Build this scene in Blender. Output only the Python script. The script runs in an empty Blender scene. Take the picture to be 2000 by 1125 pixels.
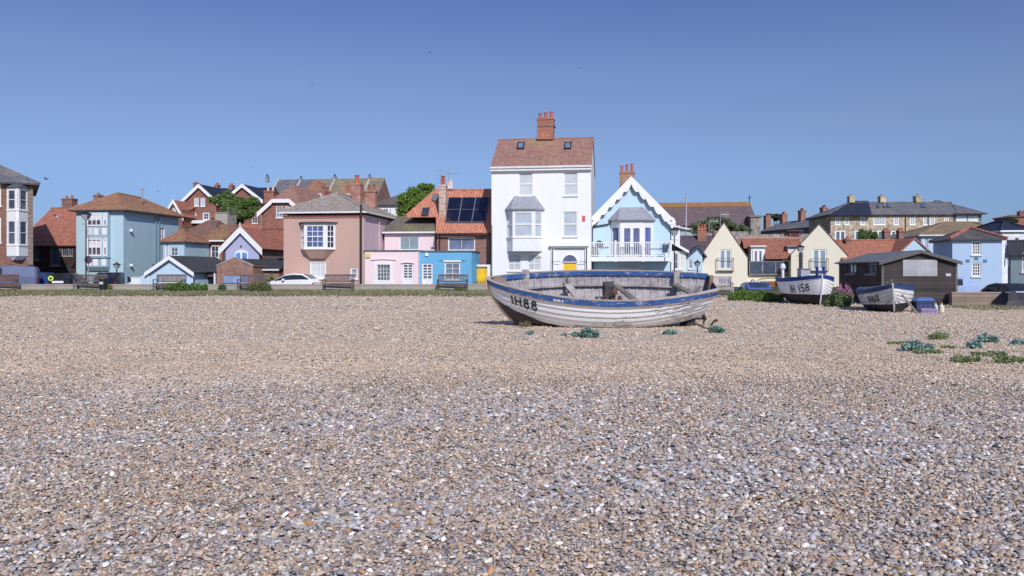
import bpy, math, random
import numpy as np
from mathutils import Vector, Matrix
R = math.radians
F, CX, HY, EYE = 1570.0, 1000.0, 530.0, 1.47
SC = bpy.context.scene
COL = SC.collection
rnd = random.Random(7)
SUN_AZ, SUN_EL = 16.0, 37.0

def lift(c):
    return (c[0], c[1], c[2], 1.0)

# ------------------------------------------------------------------ materials
MATS = {}
class NT:
    """small helper round a material's node tree"""
    def __init__(s, name):
        s.m = bpy.data.materials.new(name); s.m.use_nodes = True
        s.t = s.m.node_tree; s.t.nodes.clear()
        s.out = s.n('ShaderNodeOutputMaterial'); s.b = s.n('ShaderNodeBsdfPrincipled')
        s.t.links.new(s.b.outputs[0], s.out.inputs[0])
    def n(s, typ, **kw):
        x = s.t.nodes.new(typ)
        for k, v in kw.items():
            if k.startswith('i_'): x.inputs[k[2:].replace('_', ' ')].default_value = v
            else: setattr(x, k, v)
        return x
    def l(s, a, b): s.t.links.new(a, b)
    def tc(s, which='Object'):
        return s.n('ShaderNodeTexCoord').outputs[which]
    def mapping(s, vec, scale=(1, 1, 1), loc=(0, 0, 0)):
        x = s.n('ShaderNodeMapping'); s.l(vec, x.inputs[0])
        x.inputs['Scale'].default_value = scale; x.inputs['Location'].default_value = loc
        return x.outputs[0]
    def noise(s, vec, scale=5, detail=4, rough=.6, dist=0):
        x = s.n('ShaderNodeTexNoise'); s.l(vec, x.inputs['Vector'])
        x.inputs['Scale'].default_value = scale; x.inputs['Detail'].default_value = detail
        x.inputs['Roughness'].default_value = rough; x.inputs['Distortion'].default_value = dist
        return x.outputs['Fac']
    def ramp(s, fac, stops, interp='LINEAR'):
        x = s.n('ShaderNodeValToRGB'); s.l(fac, x.inputs[0]); cr = x.color_ramp; cr.interpolation = interp
        while len(cr.elements) < len(stops): cr.elements.new(.5)
        for e, (p, c) in zip(cr.elements, stops):
            e.position = p; e.color = lift(c) if isinstance(c, (tuple, list)) else (c, c, c, 1)
        return x.outputs[0]
    def mix(s, fac, a, b, mode='MIX'):
        x = s.n('ShaderNodeMix', data_type='RGBA', blend_type=mode)
        for sock, v in ((x.inputs[0], fac), (x.inputs[6], a), (x.inputs[7], b)):
            if hasattr(v, 'links'): s.l(v, sock)
            elif isinstance(v, (tuple, list)): sock.default_value = lift(v)
            else: sock.default_value = v
        return x.outputs[2]
    def math(s, op, a, b=0.0, clamp=False):
        x = s.n('ShaderNodeMath', operation=op, use_clamp=clamp)
        for sock, v in ((x.inputs[0], a), (x.inputs[1], b)):
            if hasattr(v, 'links'): s.l(v, sock)
            else: sock.default_value = v
        return x.outputs[0]
    def bump(s, h, strength=.3, dist=.02):
        x = s.n('ShaderNodeBump'); s.l(h, x.inputs['Height'])
        x.inputs['Strength'].default_value = strength; x.inputs['Distance'].default_value = dist
        s.l(x.outputs[0], s.b.inputs['Normal'])
    def fin(s, col=None, rough=.6, spec=.4, metal=0):
        if col is not None:
            if hasattr(col, 'links'): s.l(col, s.b.inputs['Base Color'])
            else: s.b.inputs['Base Color'].default_value = lift(col)
        if hasattr(rough, 'links'): s.l(rough, s.b.inputs['Roughness'])
        else: s.b.inputs['Roughness'].default_value = rough
        s.b.inputs['Specular IOR Level'].default_value = spec
        s.b.inputs['Metallic'].default_value = metal
        return s.m

def sc(c, k): return tuple(min(1, v * k) for v in c)

def m_plain(c, rough=.6, var=.12, scale=4.0, metal=0, spec=.4):
    key = ('plain', c, rough, var, scale, metal, spec)
    if key not in MATS:
        t = NT('painted surface'); f = t.noise(t.tc(), scale, 5)
        MATS[key] = t.fin(t.ramp(f, [(.3, sc(c, 1 - var)), (.7, sc(c, 1 + var))]), rough, spec, metal)
    return MATS[key]

def m_render(c, stain=.16):
    """painted stucco: patchy, with faint rain streaks and grain"""
    key = ('render', c, stain)
    if key not in MATS:
        t = NT('stucco'); o = t.tc()
        f = t.noise(o, .7, 6, .65); g = t.noise(t.mapping(o, (1.3, 1.3, .3)), 1.1, 3)
        k = t.math('MULTIPLY', f, g)
        col = t.ramp(k, [(.10, sc(c, 1 - stain * .7)), (.22, c), (.42, sc(c, 1 + stain * .2))])
        fine = t.noise(o, 35, 3); t.bump(fine, .25, .01)
        MATS[key] = t.fin(col, .8, .25)
    return MATS[key]

def m_brick(c1=(.30, .125, .09), c2=(.21, .085, .065), mortar=(.38, .31, .28), stain=.3):
    key = ('brick', c1, c2, mortar)
    if key not in MATS:
        t = NT('brickwork'); uv = t.tc('UV')
        b = t.n('ShaderNodeTexBrick'); t.l(uv, b.inputs['Vector'])
        b.inputs['Color1'].default_value = lift(c1); b.inputs['Color2'].default_value = lift(c2); b.inputs['Mortar'].default_value = lift(mortar)
        b.inputs['Scale'].default_value = 1; b.inputs['Mortar Size'].default_value = .008; b.inputs['Brick Width'].default_value = .225; b.inputs['Row Height'].default_value = .075
        f = t.noise(t.tc(), 1.1, 5, .7)
        g = t.noise(t.mapping(uv, (2.2, 6, 1)), 2, 2)
        col = t.mix(1.0, b.outputs['Color'], t.ramp(f, [(.3, 1 - stain), (.7, 1.18)]), 'MULTIPLY')
        col = t.mix(1.0, col, t.ramp(g, [(.3, .72), (.7, 1.25)]), 'MULTIPLY')
        t.bump(b.outputs['Fac'], -.35, .01)
        MATS[key] = t.fin(col, .85, .2)
    return MATS[key]

def m_stone(c=(.34, .28, .2)):
    key = ('stone', c)
    if key not in MATS:
        t = NT('rubble stone'); uv = t.tc('UV')
        v = t.n('ShaderNodeTexVoronoi'); t.l(uv, v.inputs['Vector']); v.inputs['Scale'].default_value = 5
        f = t.noise(t.tc(), .8, 6, .7)
        sepc = t.n('ShaderNodeSeparateColor'); t.l(v.outputs['Color'], sepc.inputs[0])
        col = t.mix(1.0, t.ramp(sepc.outputs[0], [(0, sc(c, .62)), (.5, c), (1, sc(c, 1.35))]), t.ramp(f, [(.3, .7), (.7, 1.2)]), 'MULTIPLY')
        t.bump(v.outputs['Distance'], .5, .03)
        MATS[key] = t.fin(col, .9, .2)
    return MATS[key]

def m_tile(c1, c2, lichen=(.30, .24, .05), amt=.3, wave=.24, row=.3, ripple=.5):
    """roof tiles in rows, single tiles differ, lichen grows in patches"""
    key = ('tile', c1, c2, lichen, amt, wave, row)
    if key not in MATS:
        t = NT('roof tiles'); uv = t.tc('UV')
        b = t.n('ShaderNodeTexBrick'); t.l(uv, b.inputs['Vector']); b.offset = 0 if wave > .2 else .5
        b.inputs['Color1'].default_value = lift(c1); b.inputs['Color2'].default_value = lift(c2); b.inputs['Mortar'].default_value = lift(sc(c2, .35))
        b.inputs['Scale'].default_value = 1; b.inputs['Mortar Size'].default_value = .012; b.inputs['Brick Width'].default_value = wave; b.inputs['Row Height'].default_value = row
        b.inputs['Mortar Smooth'].default_value = .6
        f = t.noise(t.tc(), .55, 7, .72); h = t.noise(t.tc(), 3.5, 5, .7)
        col = t.mix(1.0, b.outputs['Color'], t.ramp(h, [(.3, .7), (.7, 1.3)]), 'MULTIPLY')
        k = t.math('ADD', t.math('MULTIPLY', f, .7), t.math('MULTIPLY', h, .3))
        lo = .62 - amt * .35
        col = t.mix(t.ramp(k, [(lo, 0.0), (lo + .16, .8)]), col, lichen)
        s = t.n('ShaderNodeSeparateXYZ'); t.l(uv, s.inputs[0])
        w = t.math('SINE', t.math('MULTIPLY', s.outputs[0], 2 * math.pi / wave))
        rw = t.math('FRACT', t.math('DIVIDE', s.outputs[1], row))
        t.bump(t.math('SUBTRACT', t.math('MULTIPLY', w, ripple), rw), .8, .03)
        MATS[key] = t.fin(col, .85, .25)
    return MATS[key]

def m_boards(c, width=.15, var=.35, horizontal=True):
    key = ('boards', c, width, horizontal)
    if key not in MATS:
        t = NT('weatherboard'); uv = t.tc('UV')
        s = t.n('ShaderNodeSeparateXYZ'); t.l(uv, s.inputs[0])
        y = t.math('DIVIDE', s.outputs[1 if horizontal else 0], width); fr = t.math('FRACT', y)
        wn = t.n('ShaderNodeTexWhiteNoise', noise_dimensions='1D'); t.l(t.math('FLOOR', y), wn.inputs['W'])
        g = t.noise(t.mapping(uv, (1, 14, 1) if horizontal else (14, 1, 1)), 3, 5, .7)
        p = t.noise(t.tc(), 1.2, 4)
        col = t.ramp(t.math('ADD', t.math('MULTIPLY', wn.outputs[0], .4), t.math('MULTIPLY', g, .6)), [(.2, sc(c, 1 - var)), (.5, c), (.8, sc(c, 1 + var))])
        col = t.mix(1.0, col, t.ramp(p, [(.3, .75), (.7, 1.15)]), 'MULTIPLY')
        t.bump(t.math('SUBTRACT', t.math('MULTIPLY', g, .3), fr), .8, .025)
        MATS[key] = t.fin(col, .8, .25)
    return MATS[key]

def m_glass(c=(.03, .04, .06), rough=.04):
    key = ('glass', c, rough)
    if key not in MATS:
        t = NT('window glass'); o = t.tc(); f = t.noise(o, 1.3, 2)
        t.bump(f, .06, .05)
        MATS[key] = t.fin(t.ramp(t.noise(o, .9, 3), [(.3, sc(c, .88 if c[0] > .2 else .6)), (.7, sc(c, 1.1 if c[0] > .2 else 1.4))]), rough, .6)
    return MATS[key]

def m_leaf(c, name='leaves'):
    key = ('leaf', c)
    if key not in MATS:
        t = NT(name); a = t.n('ShaderNodeAttribute', attribute_name='tint')
        col = t.mix(1.0, lift(c)[:3], a.outputs['Color'], 'MULTIPLY')
        m = t.fin(col, .6, .3)
        tr = t.n('ShaderNodeBsdfTranslucent'); t.l(col, tr.inputs[0])
        mx = t.n('ShaderNodeMixShader'); mx.inputs[0].default_value = .3
        t.l(t.b.outputs[0], mx.inputs[1]); t.l(tr.outputs[0], mx.inputs[2]); t.l(mx.outputs[0], t.out.inputs[0])
        MATS[key] = m
    return MATS[key]

def m_tint(rough=.7, spec=.4):
    key = ('tint', rough, spec)
    if key not in MATS:
        t = NT('tinted'); a = t.n('ShaderNodeAttribute', attribute_name='tint')
        f = t.noise(t.tc(), 60, 3); t.bump(f, .15, .004)
        col = t.mix(1.0, a.outputs['Color'], t.ramp(t.noise(t.tc(), 90, 3, .7), [(.3, .8), (.7, 1.2)]), 'MULTIPLY')
        MATS[key] = t.fin(col, rough, spec)
    return MATS[key]

WHITE = m_plain((.80, .80, .79), .45, .05)
DULLWHITE = m_plain((.68, .68, .68), .6, .1)
BLACK = m_plain((.018, .018, .022), .5, .2)
DARKGREY = m_plain((.06, .06, .07), .6, .2)
GREY = m_plain((.28, .28, .29), .7, .15)
BRICK = m_brick()
REDBRICK = m_brick((.33, .115, .075), (.25, .085, .06), (.36, .26, .22))
POT = m_plain((.42, .13, .07), .7, .2)
G_DARK = m_glass((.045, .05, .075))
G_MID = m_glass((.09, .11, .17))
G_SKY = m_glass((.22, .25, .36), .1)  # bluish sky reflection put into the glass colour
G_PALE = m_glass((.46, .48, .54), .2)
G_CURT = m_glass((.62, .63, .64), .3)
SLATE = m_tile((.12, .125, .155), (.09, .095, .12), (.20, .17, .11), .15, .18, .22, .1)
NAVY = m_tile((.030, .038, .075), (.024, .03, .055), (.1, .09, .09), .05, .18, .22, .1)
LEAD = m_plain((.31, .31, .35), .5, .25, 6)

# ------------------------------------------------------------------ mesh builder
class MB:
    def __init__(s): s.v, s.f, s.mi, s.cur = [], [], [], 0
    def poly(s, pts, mi=None):
        i = len(s.v); s.v.extend([tuple(p) for p in pts]); s.f.append(tuple(range(i, i + len(pts)))); s.mi.append(s.cur if mi is None else mi); return s
    def box(s, x0, x1, y0, y1, z0, z1, T=None):
        c = [(x0, y0, z0), (x1, y0, z0), (x1, y1, z0), (x0, y1, z0), (x0, y0, z1), (x1, y0, z1), (x1, y1, z1), (x0, y1, z1)]
        return s.hexa(c if T is None else [T(*p) for p in c])
    def hexa(s, c):
        for q in ((0, 3, 2, 1), (4, 5, 6, 7), (0, 1, 5, 4), (1, 2, 6, 5), (2, 3, 7, 6), (3, 0, 4, 7)): s.poly([c[k] for k in q])
        return s
    def prism(s, low, high):
        n = len(low); s.poly(low[::-1]); s.poly(high)
        for k in range(n): s.poly([low[k], low[(k + 1) % n], high[(k + 1) % n], high[k]])
        return s
    def tube(s, pts, r, n=8, cap=True):
        pts = [Vector(p) for p in pts]; rs = r if isinstance(r, (list, tuple)) else [r] * len(pts); rings = []
        for k, p in enumerate(pts):
            d = (pts[min(k + 1, len(pts) - 1)] - pts[max(k - 1, 0)]).normalized()
            a = d.orthogonal().normalized() if k == 0 else (rings_a - d * rings_a.dot(d)).normalized()
            rings_a = a; b = d.cross(a)
            rings.append([p + (a * math.cos(2 * math.pi * j / n) + b * math.sin(2 * math.pi * j / n)) * rs[k] for j in range(n)])
        for k in range(len(rings) - 1):
            for j in range(n): s.poly([rings[k][j], rings[k][(j + 1) % n], rings[k + 1][(j + 1) % n], rings[k + 1][j]])
        if cap: s.poly(rings[0][::-1]); s.poly(rings[-1])
        return s
    def beam(s, p0, p1, wx, wz, up=(0, 0, 1)):
        p0, p1 = Vector(p0), Vector(p1); d = (p1 - p0).normalized(); a = d.cross(Vector(up))
        if a.length < 1e-4: a = d.orthogonal()
        a = a.normalized() * wx / 2; b = a.cross(d).normalized() * wz / 2
        return s.hexa([p0 - a - b, p0 + a - b, p1 + a - b, p1 - a - b, p0 - a + b, p0 + a + b, p1 + a + b, p1 - a + b])
    def lathe(s, prof, c=(0, 0, 0), n=16):
        rings = [[(c[0] + r * math.cos(2 * math.pi * j / n), c[1] + r * math.sin(2 * math.pi * j / n), c[2] + z) for j in range(n)] for r, z in prof]
        for k in range(len(rings) - 1):
            for j in range(n): s.poly([rings[k][j], rings[k][(j + 1) % n], rings[k + 1][(j + 1) % n], rings[k + 1][j]])
        s.poly(rings[0][::-1]); s.poly(rings[-1]); return s
    def build(s, name, mat, parent=None, label=None, smooth=False, uv=True, off=None):
        me = bpy.data.meshes.new(name); me.from_pydata(s.v, [], s.f); me.update()
        mats = mat if isinstance(mat, (list, tuple)) else [mat]
        for m in mats: me.materials.append(m)
        if len(mats) > 1: me.polygons.foreach_set('material_index', s.mi)
        if uv and len(me.polygons):
            L = me.uv_layers.new(name='UVMap'); data = np.zeros((len(me.loops), 2), 'f')
            for p in me.polygons:
                n = p.normal
                if abs(n.z) > .97: t, v = Vector((1, 0, 0)), Vector((0, 1, 0))
                else:
                    t = Vector((-n.y, n.x, 0)).normalized(); v = n.cross(t)
                for li in p.loop_indices:
                    co = me.vertices[me.loops[li].vertex_index].co; data[li] = (co.dot(t), co.dot(v))
            L.data.foreach_set('uv', data.ravel())
        if smooth: me.polygons.foreach_set('use_smooth', [True] * len(me.polygons))
        return link(name, me, parent, label, off)

def link(name, data, parent=None, label=None, off=None):
    o = bpy.data.objects.new(name, data); COL.objects.link(o)
    if parent is not None: o.parent = parent
    if off is not None: o.matrix_basis = off
    if label: o['label'] = label
    return o
def tag(o, label=None, cat=None, group=None, kind=None):
    for k, v in (('label', label), ('category', cat), ('group', group), ('kind', kind)):
        if v: o[k] = v
    return o
def thing(name, label, cat, loc=(0, 0, 0), rz=0, group=None, rot=None):
    o = bpy.data.objects.new(name, None); COL.objects.link(o); o.empty_display_size = .2
    o.location = loc; o.rotation_euler = rot or (0, 0, rz)
    return tag(o, label, cat, group)
def copy_thing(o, parent=None):
    c = o.copy(); COL.objects.link(c)
    if parent is not None: c.parent = parent
    for ch in o.children: copy_thing(ch, c)
    return c
def at(px, py, Y):
    """the point of the place seen at photo pixel px,py at Y metres"""
    return Vector(((px - CX) / F * Y, Y, EYE - (py - HY) / F * Y))
def ground_at(px, py, z=0.0):
    Y = (EYE - z) * F / (py - HY); return at(px, py, Y)

# ------------------------------------------------------------------ houses
class House:
    """a building with its front on a vertical plane; x runs along the front, y back, z up (metres)"""
    def __init__(s, name, label, cat, px, Y, px2=None, W=None, D=6, rot=8, z0=0, group=None, host=None, anchor='L'):
        a = R(rot); s.e = Vector((math.cos(a), -math.sin(a))); s.b = Vector((math.sin(a), math.cos(a)))
        s.O = Vector(((px - CX) / F * Y, Y)); s.z0 = z0
        if anchor == 'R': s.O = s.O - s.e * W
        s.W = W if W is not None else s.u(px2); s.D = D; s.open = {'f': [], 'l': [], 'r': []}; s.wins = []
        M = Matrix.Translation((s.O.x, s.O.y, z0)) @ Matrix.Rotation(-a, 4, 'Z'); s.M = M
        if host is None:
            s.root = thing(name, label, cat, (s.O.x, s.O.y, z0), -a, group); s.off = None; s.hM = M
        else:
            s.root = host.root; s.off = host.hM.inverted() @ M; s.hM = host.hM
    def u(s, px, w=0):
        k = (px - CX) / F; P = s.O + s.b * w
        return (k * P.y - P.x) / (s.e.x - k * s.e.y)
    def uz(s, px, py, w=0):
        u = s.u(px, w); Y = (s.O + s.b * w + s.e * u).y
        return u, EYE - (py - HY) / F * Y - s.z0
    def z(s, py, px=None, w=0, u=None):
        u = s.u(px, w) if px is not None else (s.W / 2 if u is None else u)
        return EYE - (py - HY) / F * (s.O + s.b * w + s.e * u).y - s.z0
    def wz(s, px, py, u):
        P = s.O + s.e * u; k = (px - CX) / F
        w = (k * P.y - P.x) / (s.b.x - k * s.b.y)
        return w, EYE - (py - HY) / F * (P + s.b * w).y - s.z0
    def ray(s, px, py, pts):
        """where the sight line through px,py meets the plane through three local points"""
        a, b, c = (Vector(p) for p in pts); n = (b - a).cross(c - a)
        Mi = s.M.inverted(); o = Mi @ Vector((0, 0, EYE)); q = Mi @ at(px, py, 50.0); d = q - o
        return o + d * ((a - o).dot(n) / d.dot(n))
    def T(s, k):
        if k == 'f': return lambda u, o, z: (u, -o, z)
        if k == 'r': return lambda u, o, z: (s.W + o, u, z)
        return lambda u, o, z: (-o, u, z)
    def part(s, name, mb, mat, parent=None, label=None, smooth=False):
        return mb.build(name, mat, parent or s.root, label, smooth, off=s.off if parent is None else None)
    def rect(s, k, px0, py0, px1, py1):
        if k == 'f': (u0, z1), (u1, _) = s.uz(px0, py0), s.uz(px1, py0); z0 = s.uz((px0 + px1) / 2, py1)[1]
        else:
            U = s.W if k == 'r' else 0
            (u0, z1), (u1, z0) = s.wz(px0, py0, U), s.wz(px1, py1, U)
            if u0 > u1: u0, u1 = u1, u0
        return u0, u1, z0, z1
    def win(s, k, px0, py0, px1, py1, nx=2, nz=2, **kw):
        s.winm(k, *s.rect(k, px0, py0, px1, py1), nx, nz, **kw)
    def winm(s, k, u0, u1, z0, z1, nx=2, nz=2, **kw):
        s.wins.append((k, (u0, u1, z0, z1), nx, nz, kw)); s.open[k].append((u0, u1, z0, z1))
    def walls(s, mat, H, top=None, side=None, sidetop=None, base=-.4, plinth=None):
        s.wm, s.wH, s.st = mat, H, sidetop
        """four walls; top: polyline of the front's upper edge (for gables); openings are real holes"""
        mb = MB(); top = top or [(0, H), (s.W, H)]
        face(mb, s.T('f'), 0, s.W, base, top, s.open['f'])
        face(mb, lambda u, o, z: (u, s.D + o, z), 0, s.W, base, top, [])
        st = sidetop or [(0, H), (s.D, H)]
        face(mb, s.T('l'), 0, s.D, base, st, s.open['l'])
        if side is None: face(mb, s.T('r'), 0, s.D, base, st, s.open['r'])
        w = s.part('wall', mb, mat)
        if side is not None:
            m2 = MB(); face(m2, s.T('r'), 0, s.D, base, st, s.open['r'])
            s.part('wall', m2, side[0], label=side[1])
        for k, r, nx, nz, kw in s.wins: s.window(k, r, nx, nz, **kw)
        s.wins = []
        return w
    def window(s, k, r, nx=2, nz=2, pane=None, frame=None, fw=.07, sill=True, sash=False, surround=0, name='window', panel=0, bar=.028, label=None, panelmat=None, deep=.1):
        T = s.T(k); frame = frame or WHITE; pane = pane or G_DARK
        fr, pn = MB(), MB(); u0, u1, z0, z1 = r
        if panel:
            zp = z0 + (z1 - z0) * panel; p2 = MB()
            p2.box(u0 + fw, u1 - fw, -deep + .01, -deep + .04, z0, zp, T)
        glaze(fr, pn, T, u0, u1, z0 + ((z1 - z0) * panel if panel else 0), z1, nx, nz, fw, bar, sash, deep)
        if panel: fr.box(u0, u0 + fw, -deep, -.02, z0, zp, T); fr.box(u1 - fw, u1, -deep, -.02, z0, zp, T)
        if surround:
            g = surround
            fr.box(u0 - g, u0 - .002, -.02, .035, z0 - .02, z1 + g, T); fr.box(u1 + .002, u1 + g, -.02, .035, z0 - .02, z1 + g, T); fr.box(u0 - .002, u1 + .002, -.02, .033, z1 + .002, z1 + g, T)
        o = s.part(name, fr, frame, label=label)
        pn.build('pane', pane, o)
        if panel: p2.build('door_panel' if name == 'door' else 'panel', panelmat or frame, o)
        if sill:
            sl = MB(); sl.box(u0 - .06 - surround, u1 + .06 + surround, -.05, .08, z0 - .09, z0 - .005, T); sl.build('sill', DULLWHITE if frame is WHITE else frame, o)
        return o
    def gable_front(s, mat, H, peak, over=.25, eave=.25, thick=.1, ridge_u=None, back=.2, Hr=None):
        """roof with its ridge running back from the front gable"""
        mid = s.W / 2 if ridge_u is None else ridge_u; Hr = H if Hr is None else Hr
        mb = MB()
        for (ua, za), sg in (((0, H), -1), ((s.W, Hr), 1)):
            sl = (peak - za) / (abs(mid - ua)); ue = ua + sg * eave; ze = za - sl * eave
            lo = [(ue, -over, ze), (mid, -over, peak), (mid, s.D + back, peak), (ue, s.D + back, ze)]
            nrm = Vector((-(peak - za) * (1 if ua < mid else -1), 0, abs(mid - ua))).normalized() * thick
            mb.prism([Vector(p) + Vector((0, 0, .004)) for p in lo], [Vector((p[0], p[1], p[2])) + (nrm if p[0] != mid else Vector((0, 0, nrm.length / max(.2, nrm.normalized().z)))) for p in lo])
        return s.part('roof', mb, mat)
    def gable_side(s, mat, H, peak, over=.15, eave=.2, thick=.1, ridge_w=None, Hb=None):
        """roof with its ridge running along the front"""
        mid = s.D / 2 if ridge_w is None else ridge_w; mb = MB(); Hb = H if Hb is None else Hb
        for (wa, za), sg in (((0, H), -1), ((s.D, Hb), 1)):
            sl = (peak - za) / abs(mid - wa); we = wa + sg * eave; ze = za - sl * eave
            lo = [(-over, we, ze), (s.W + over, we, ze), (s.W + over, mid, peak), (-over, mid, peak)]
            d = Vector((0, -(peak - za) * (1 if wa < mid else -1), abs(mid - wa))).normalized() * thick
            up = Vector((0, 0, thick / d.normalized().z))
            mb.prism([Vector(p) + Vector((0, 0, .004)) for p in lo], [Vector(lo[0]) + d, Vector(lo[1]) + d, Vector(lo[2]) + up, Vector(lo[3]) + up])
        if s.st is None:
            for u in (0, s.W):
                g = MB(); g.poly([(u, 0, s.wH), (u, s.D, s.wH), (u, mid, peak + .003)]); s.part('gable', g, s.wm)
        rt = MB(); rt.tube([(-over, mid, peak + thick), (s.W + over, mid, peak + thick)], .1, 6)
        r = s.part('roof', mb, mat); rt.build('ridge_tile', mat, r)
        return r
    def hip(s, mat, H, ra, rb, eave=.3, fascia=None):
        """hipped roof: ra, rb are the ridge ends (u,w,z)"""
        e = eave; c = [(-e, -e, H), (s.W + e, -e, H), (s.W + e, s.D + e, H), (-e, s.D + e, H)]
        mb = MB(); t = .12; up = [(p[0], p[1], p[2] + t) for p in c]
        along_w = abs(ra[1] - rb[1]) > abs(ra[0] - rb[0])
        if along_w:
            mb.poly([up[0], up[1], ra]); mb.poly([up[1], up[2], rb, ra]); mb.poly([up[2], up[3], rb]); mb.poly([up[3], up[0], ra, rb])
        else:
            mb.poly([up[0], up[1], rb, ra]); mb.poly([up[1], up[2], rb]); mb.poly([up[2], up[3], ra, rb]); mb.poly([up[3], up[0], ra])
        mb.poly(c[::-1])
        r = s.part('roof', mb, mat)
        hp = MB()
        for a, q in ((up[0], ra), (up[1], ra if along_w else rb), (up[2], rb), (up[3], rb if along_w else ra)):
            hp.tube([Vector(a) + Vector((0, 0, .02)), Vector(q) + Vector((0, 0, .02))], .085, 6)
        hp.tube([ra, rb], .1, 6); hp.build('ridge_tile', mat, r)
        fb = MB()
        for k in range(4): fb.poly([c[k], c[(k + 1) % 4], up[(k + 1) % 4], up[k]])
        fb.build('fascia', fascia or DARKGREY, r)
        return r
    def gutter(s, z, mat=None, u0=0, u1=None, out=.22):
        mb = MB(); u1 = s.W if u1 is None else u1
        mb.box(u0 - .1, u1 + .1, -out - .12, -out, z - .06, z + .06); return s.part('gutter', mb, mat or DARKGREY)
    def chimney(s, px0, px1, pyt, pyb, w, depth=.7, mat=None, pots=2, potpx=12, potmat=None, cap=True, potr=.13, wm=0):
        (u0, zt), (u1, _) = s.uz(px0, pyt, w), s.uz(px1, pyt, w)
        if wm: um = (u0 + u1) / 2; zt = s.uz((px0 + px1) / 2, pyt, w)[1]; u0, u1 = um - wm / 2, um + wm / 2
        zb = s.uz(px0, pyb, w)[1]
        mb = MB(); mb.box(u0, u1, w - depth / 2, w + depth / 2, zb, zt - .16)
        if cap: mb.box(u0 - .05, u1 + .05, w - depth / 2 - .05, w + depth / 2 + .05, zt - .16, zt - .08); mb.box(u0 - .015, u1 + .015, w - depth / 2 - .015, w + depth / 2 + .015, zt - .08, zt)
        else: mb.box(u0 - .01, u1 + .01, w - depth / 2 - .01, w + depth / 2 + .01, zt - .16, zt)
        c = s.part('chimney', mb, mat or BRICK)
        hp = potpx / F * (s.O.y + w)
        for k in range(pots):
            pm = MB(); u = u0 + (u1 - u0) * (k + .5) / pots; h = hp * (1 + .12 * ((k * 7) % 3 - 1))
            pm.lathe([(potr * 1.1, 0), (potr * 1.1, .06), (potr * .85, .1), (potr * .8, h - .09), (potr, h - .08), (potr, h)], (u, w, zt), 10)
            pm.build('chimney_pot', potmat or POT, c)
        return c
    def pipe(s, px, py0, py1, mat=None, out=.1, r=.045, k='f'):
        mb = MB()
        if k == 'f': u, z0 = s.uz(px, py0); z1 = s.uz(px, py1)[1]; mb.tube([(u, -out, z0), (u, -out, z1)], r, 8)
        else: w, z0 = s.wz(px, py0, s.W); z1 = s.wz(px, py1, s.W)[1]; mb.tube([(s.W + out, w, z0), (s.W + out, w, z1)], r, 8)
        return s.part('drainpipe', mb, mat or BLACK)
    def barge(s, pts, width=.3, out=.3, thick=.05, mat=None, scallop=0):
        """bargeboards down a gable: pts = polyline of (u,z) along the outer edge"""
        mb = MB()
        for (ua, za), (ub, zb) in zip(pts, pts[1:]):
            ns = max(1, round(math.hypot(ub - ua, zb - za) / scallop)) if scallop else 1; n = ns * 8 if scallop else 1
            low = []
            for i in range(n + 1):
                f = i / n; wv = width * (1 + (.34 * (abs(math.sin(f * ns * math.pi)) - .5) if scallop else 0)); low.append((ua + (ub - ua) * f, za + (zb - za) * f, wv / max(.35, abs(ub - ua) / math.hypot(ub - ua, zb - za))))
            for (a, za_, wa), (b, zb_, wb) in zip(low, low[1:]):
                q = [(a, za_ - wa), (b, zb_ - wb), (b, zb_), (a, za_)]
                mb.prism([(x, -out, z) for x, z in q], [(x, -out + thick, z) for x, z in q])
        return s.part('bargeboard', mb, mat or WHITE)
    def bay(s, u0, u1, z0, z1, proj, cant, rows, nx=(1, 2, 1), nz=2, mat=None, pane=None, roof=None, roof_h=0, over=.12, sash=True, base_drop=0, base_mat=None, fw=.09, side_pane=None, frame=None, bar=.03):
        """canted bay: rows = [(za, zb)] window bands"""
        pl = [(u0, 0), (u0 + cant, -proj), (u1 - cant, -proj), (u1, 0)]
        body = MB(); pns = []; mat = mat or WHITE
        for k in range(3):
            a, b = Vector(pl[k]), Vector(pl[k + 1]); d = (b - a); L = d.length; d.normalize(); n = Vector((d.y, -d.x))
            T = (lambda a, d, n: lambda u, o, z: (a.x + d.x * u + n.x * o, a.y + d.y * u + n.y * o, z))(a, d, n)
            mg = min(.12, L * .12); ops = [(mg, L - mg, za, zb) for za, zb in rows]
            face(body, T, 0, L, z0, [(0, z1), (L, z1)], ops, .06)
            for o in ops: pns.append((MB(), side_pane if (k != 1 and side_pane) else pane)); glaze(body, pns[-1][0], T, *o, nx[k], nz, fw * (.6 if k != 1 else 1), bar, sash, .06)
            for za, zb in rows: body.box(-.01, L + .01, -.02, .05, za - .1, za - .02, T)
        body.poly([(p[0], p[1], z0) for p in pl][::-1]); body.poly([(p[0], p[1], z1) for p in pl])
        o = s.part('bay_window', body, frame or mat)
        for pm, pmat in pns: pm.build('pane', pmat or G_SKY, o)
        if roof:
            r = MB(); q = [(u0 - over, 0), (u0 + cant - over * .6, -proj - over), (u1 - cant + over * .6, -proj - over), (u1 + over, 0)]
            ins = (u1 - u0) * .22 if roof_h else 0
            lo = [(x, y, z1 + .003) for x, y in q]; mid = [(x, y, z1 + .1) for x, y in q]
            hi = [(u0 + ins, -.02, z1 + .1 + roof_h), (u1 - ins, -.02, z1 + .1 + roof_h)]
            for k in range(3): r.poly([lo[k], lo[k + 1], mid[k + 1], mid[k]])
            r.poly(lo[::-1])
            if roof_h: r.poly([mid[0], mid[1], hi[0]]); r.poly([mid[1], mid[2], hi[1], hi[0]]); r.poly([mid[2], mid[3], hi[1]])
            else: r.poly(mid)
            r.build('bay_roof', roof, o)
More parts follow.
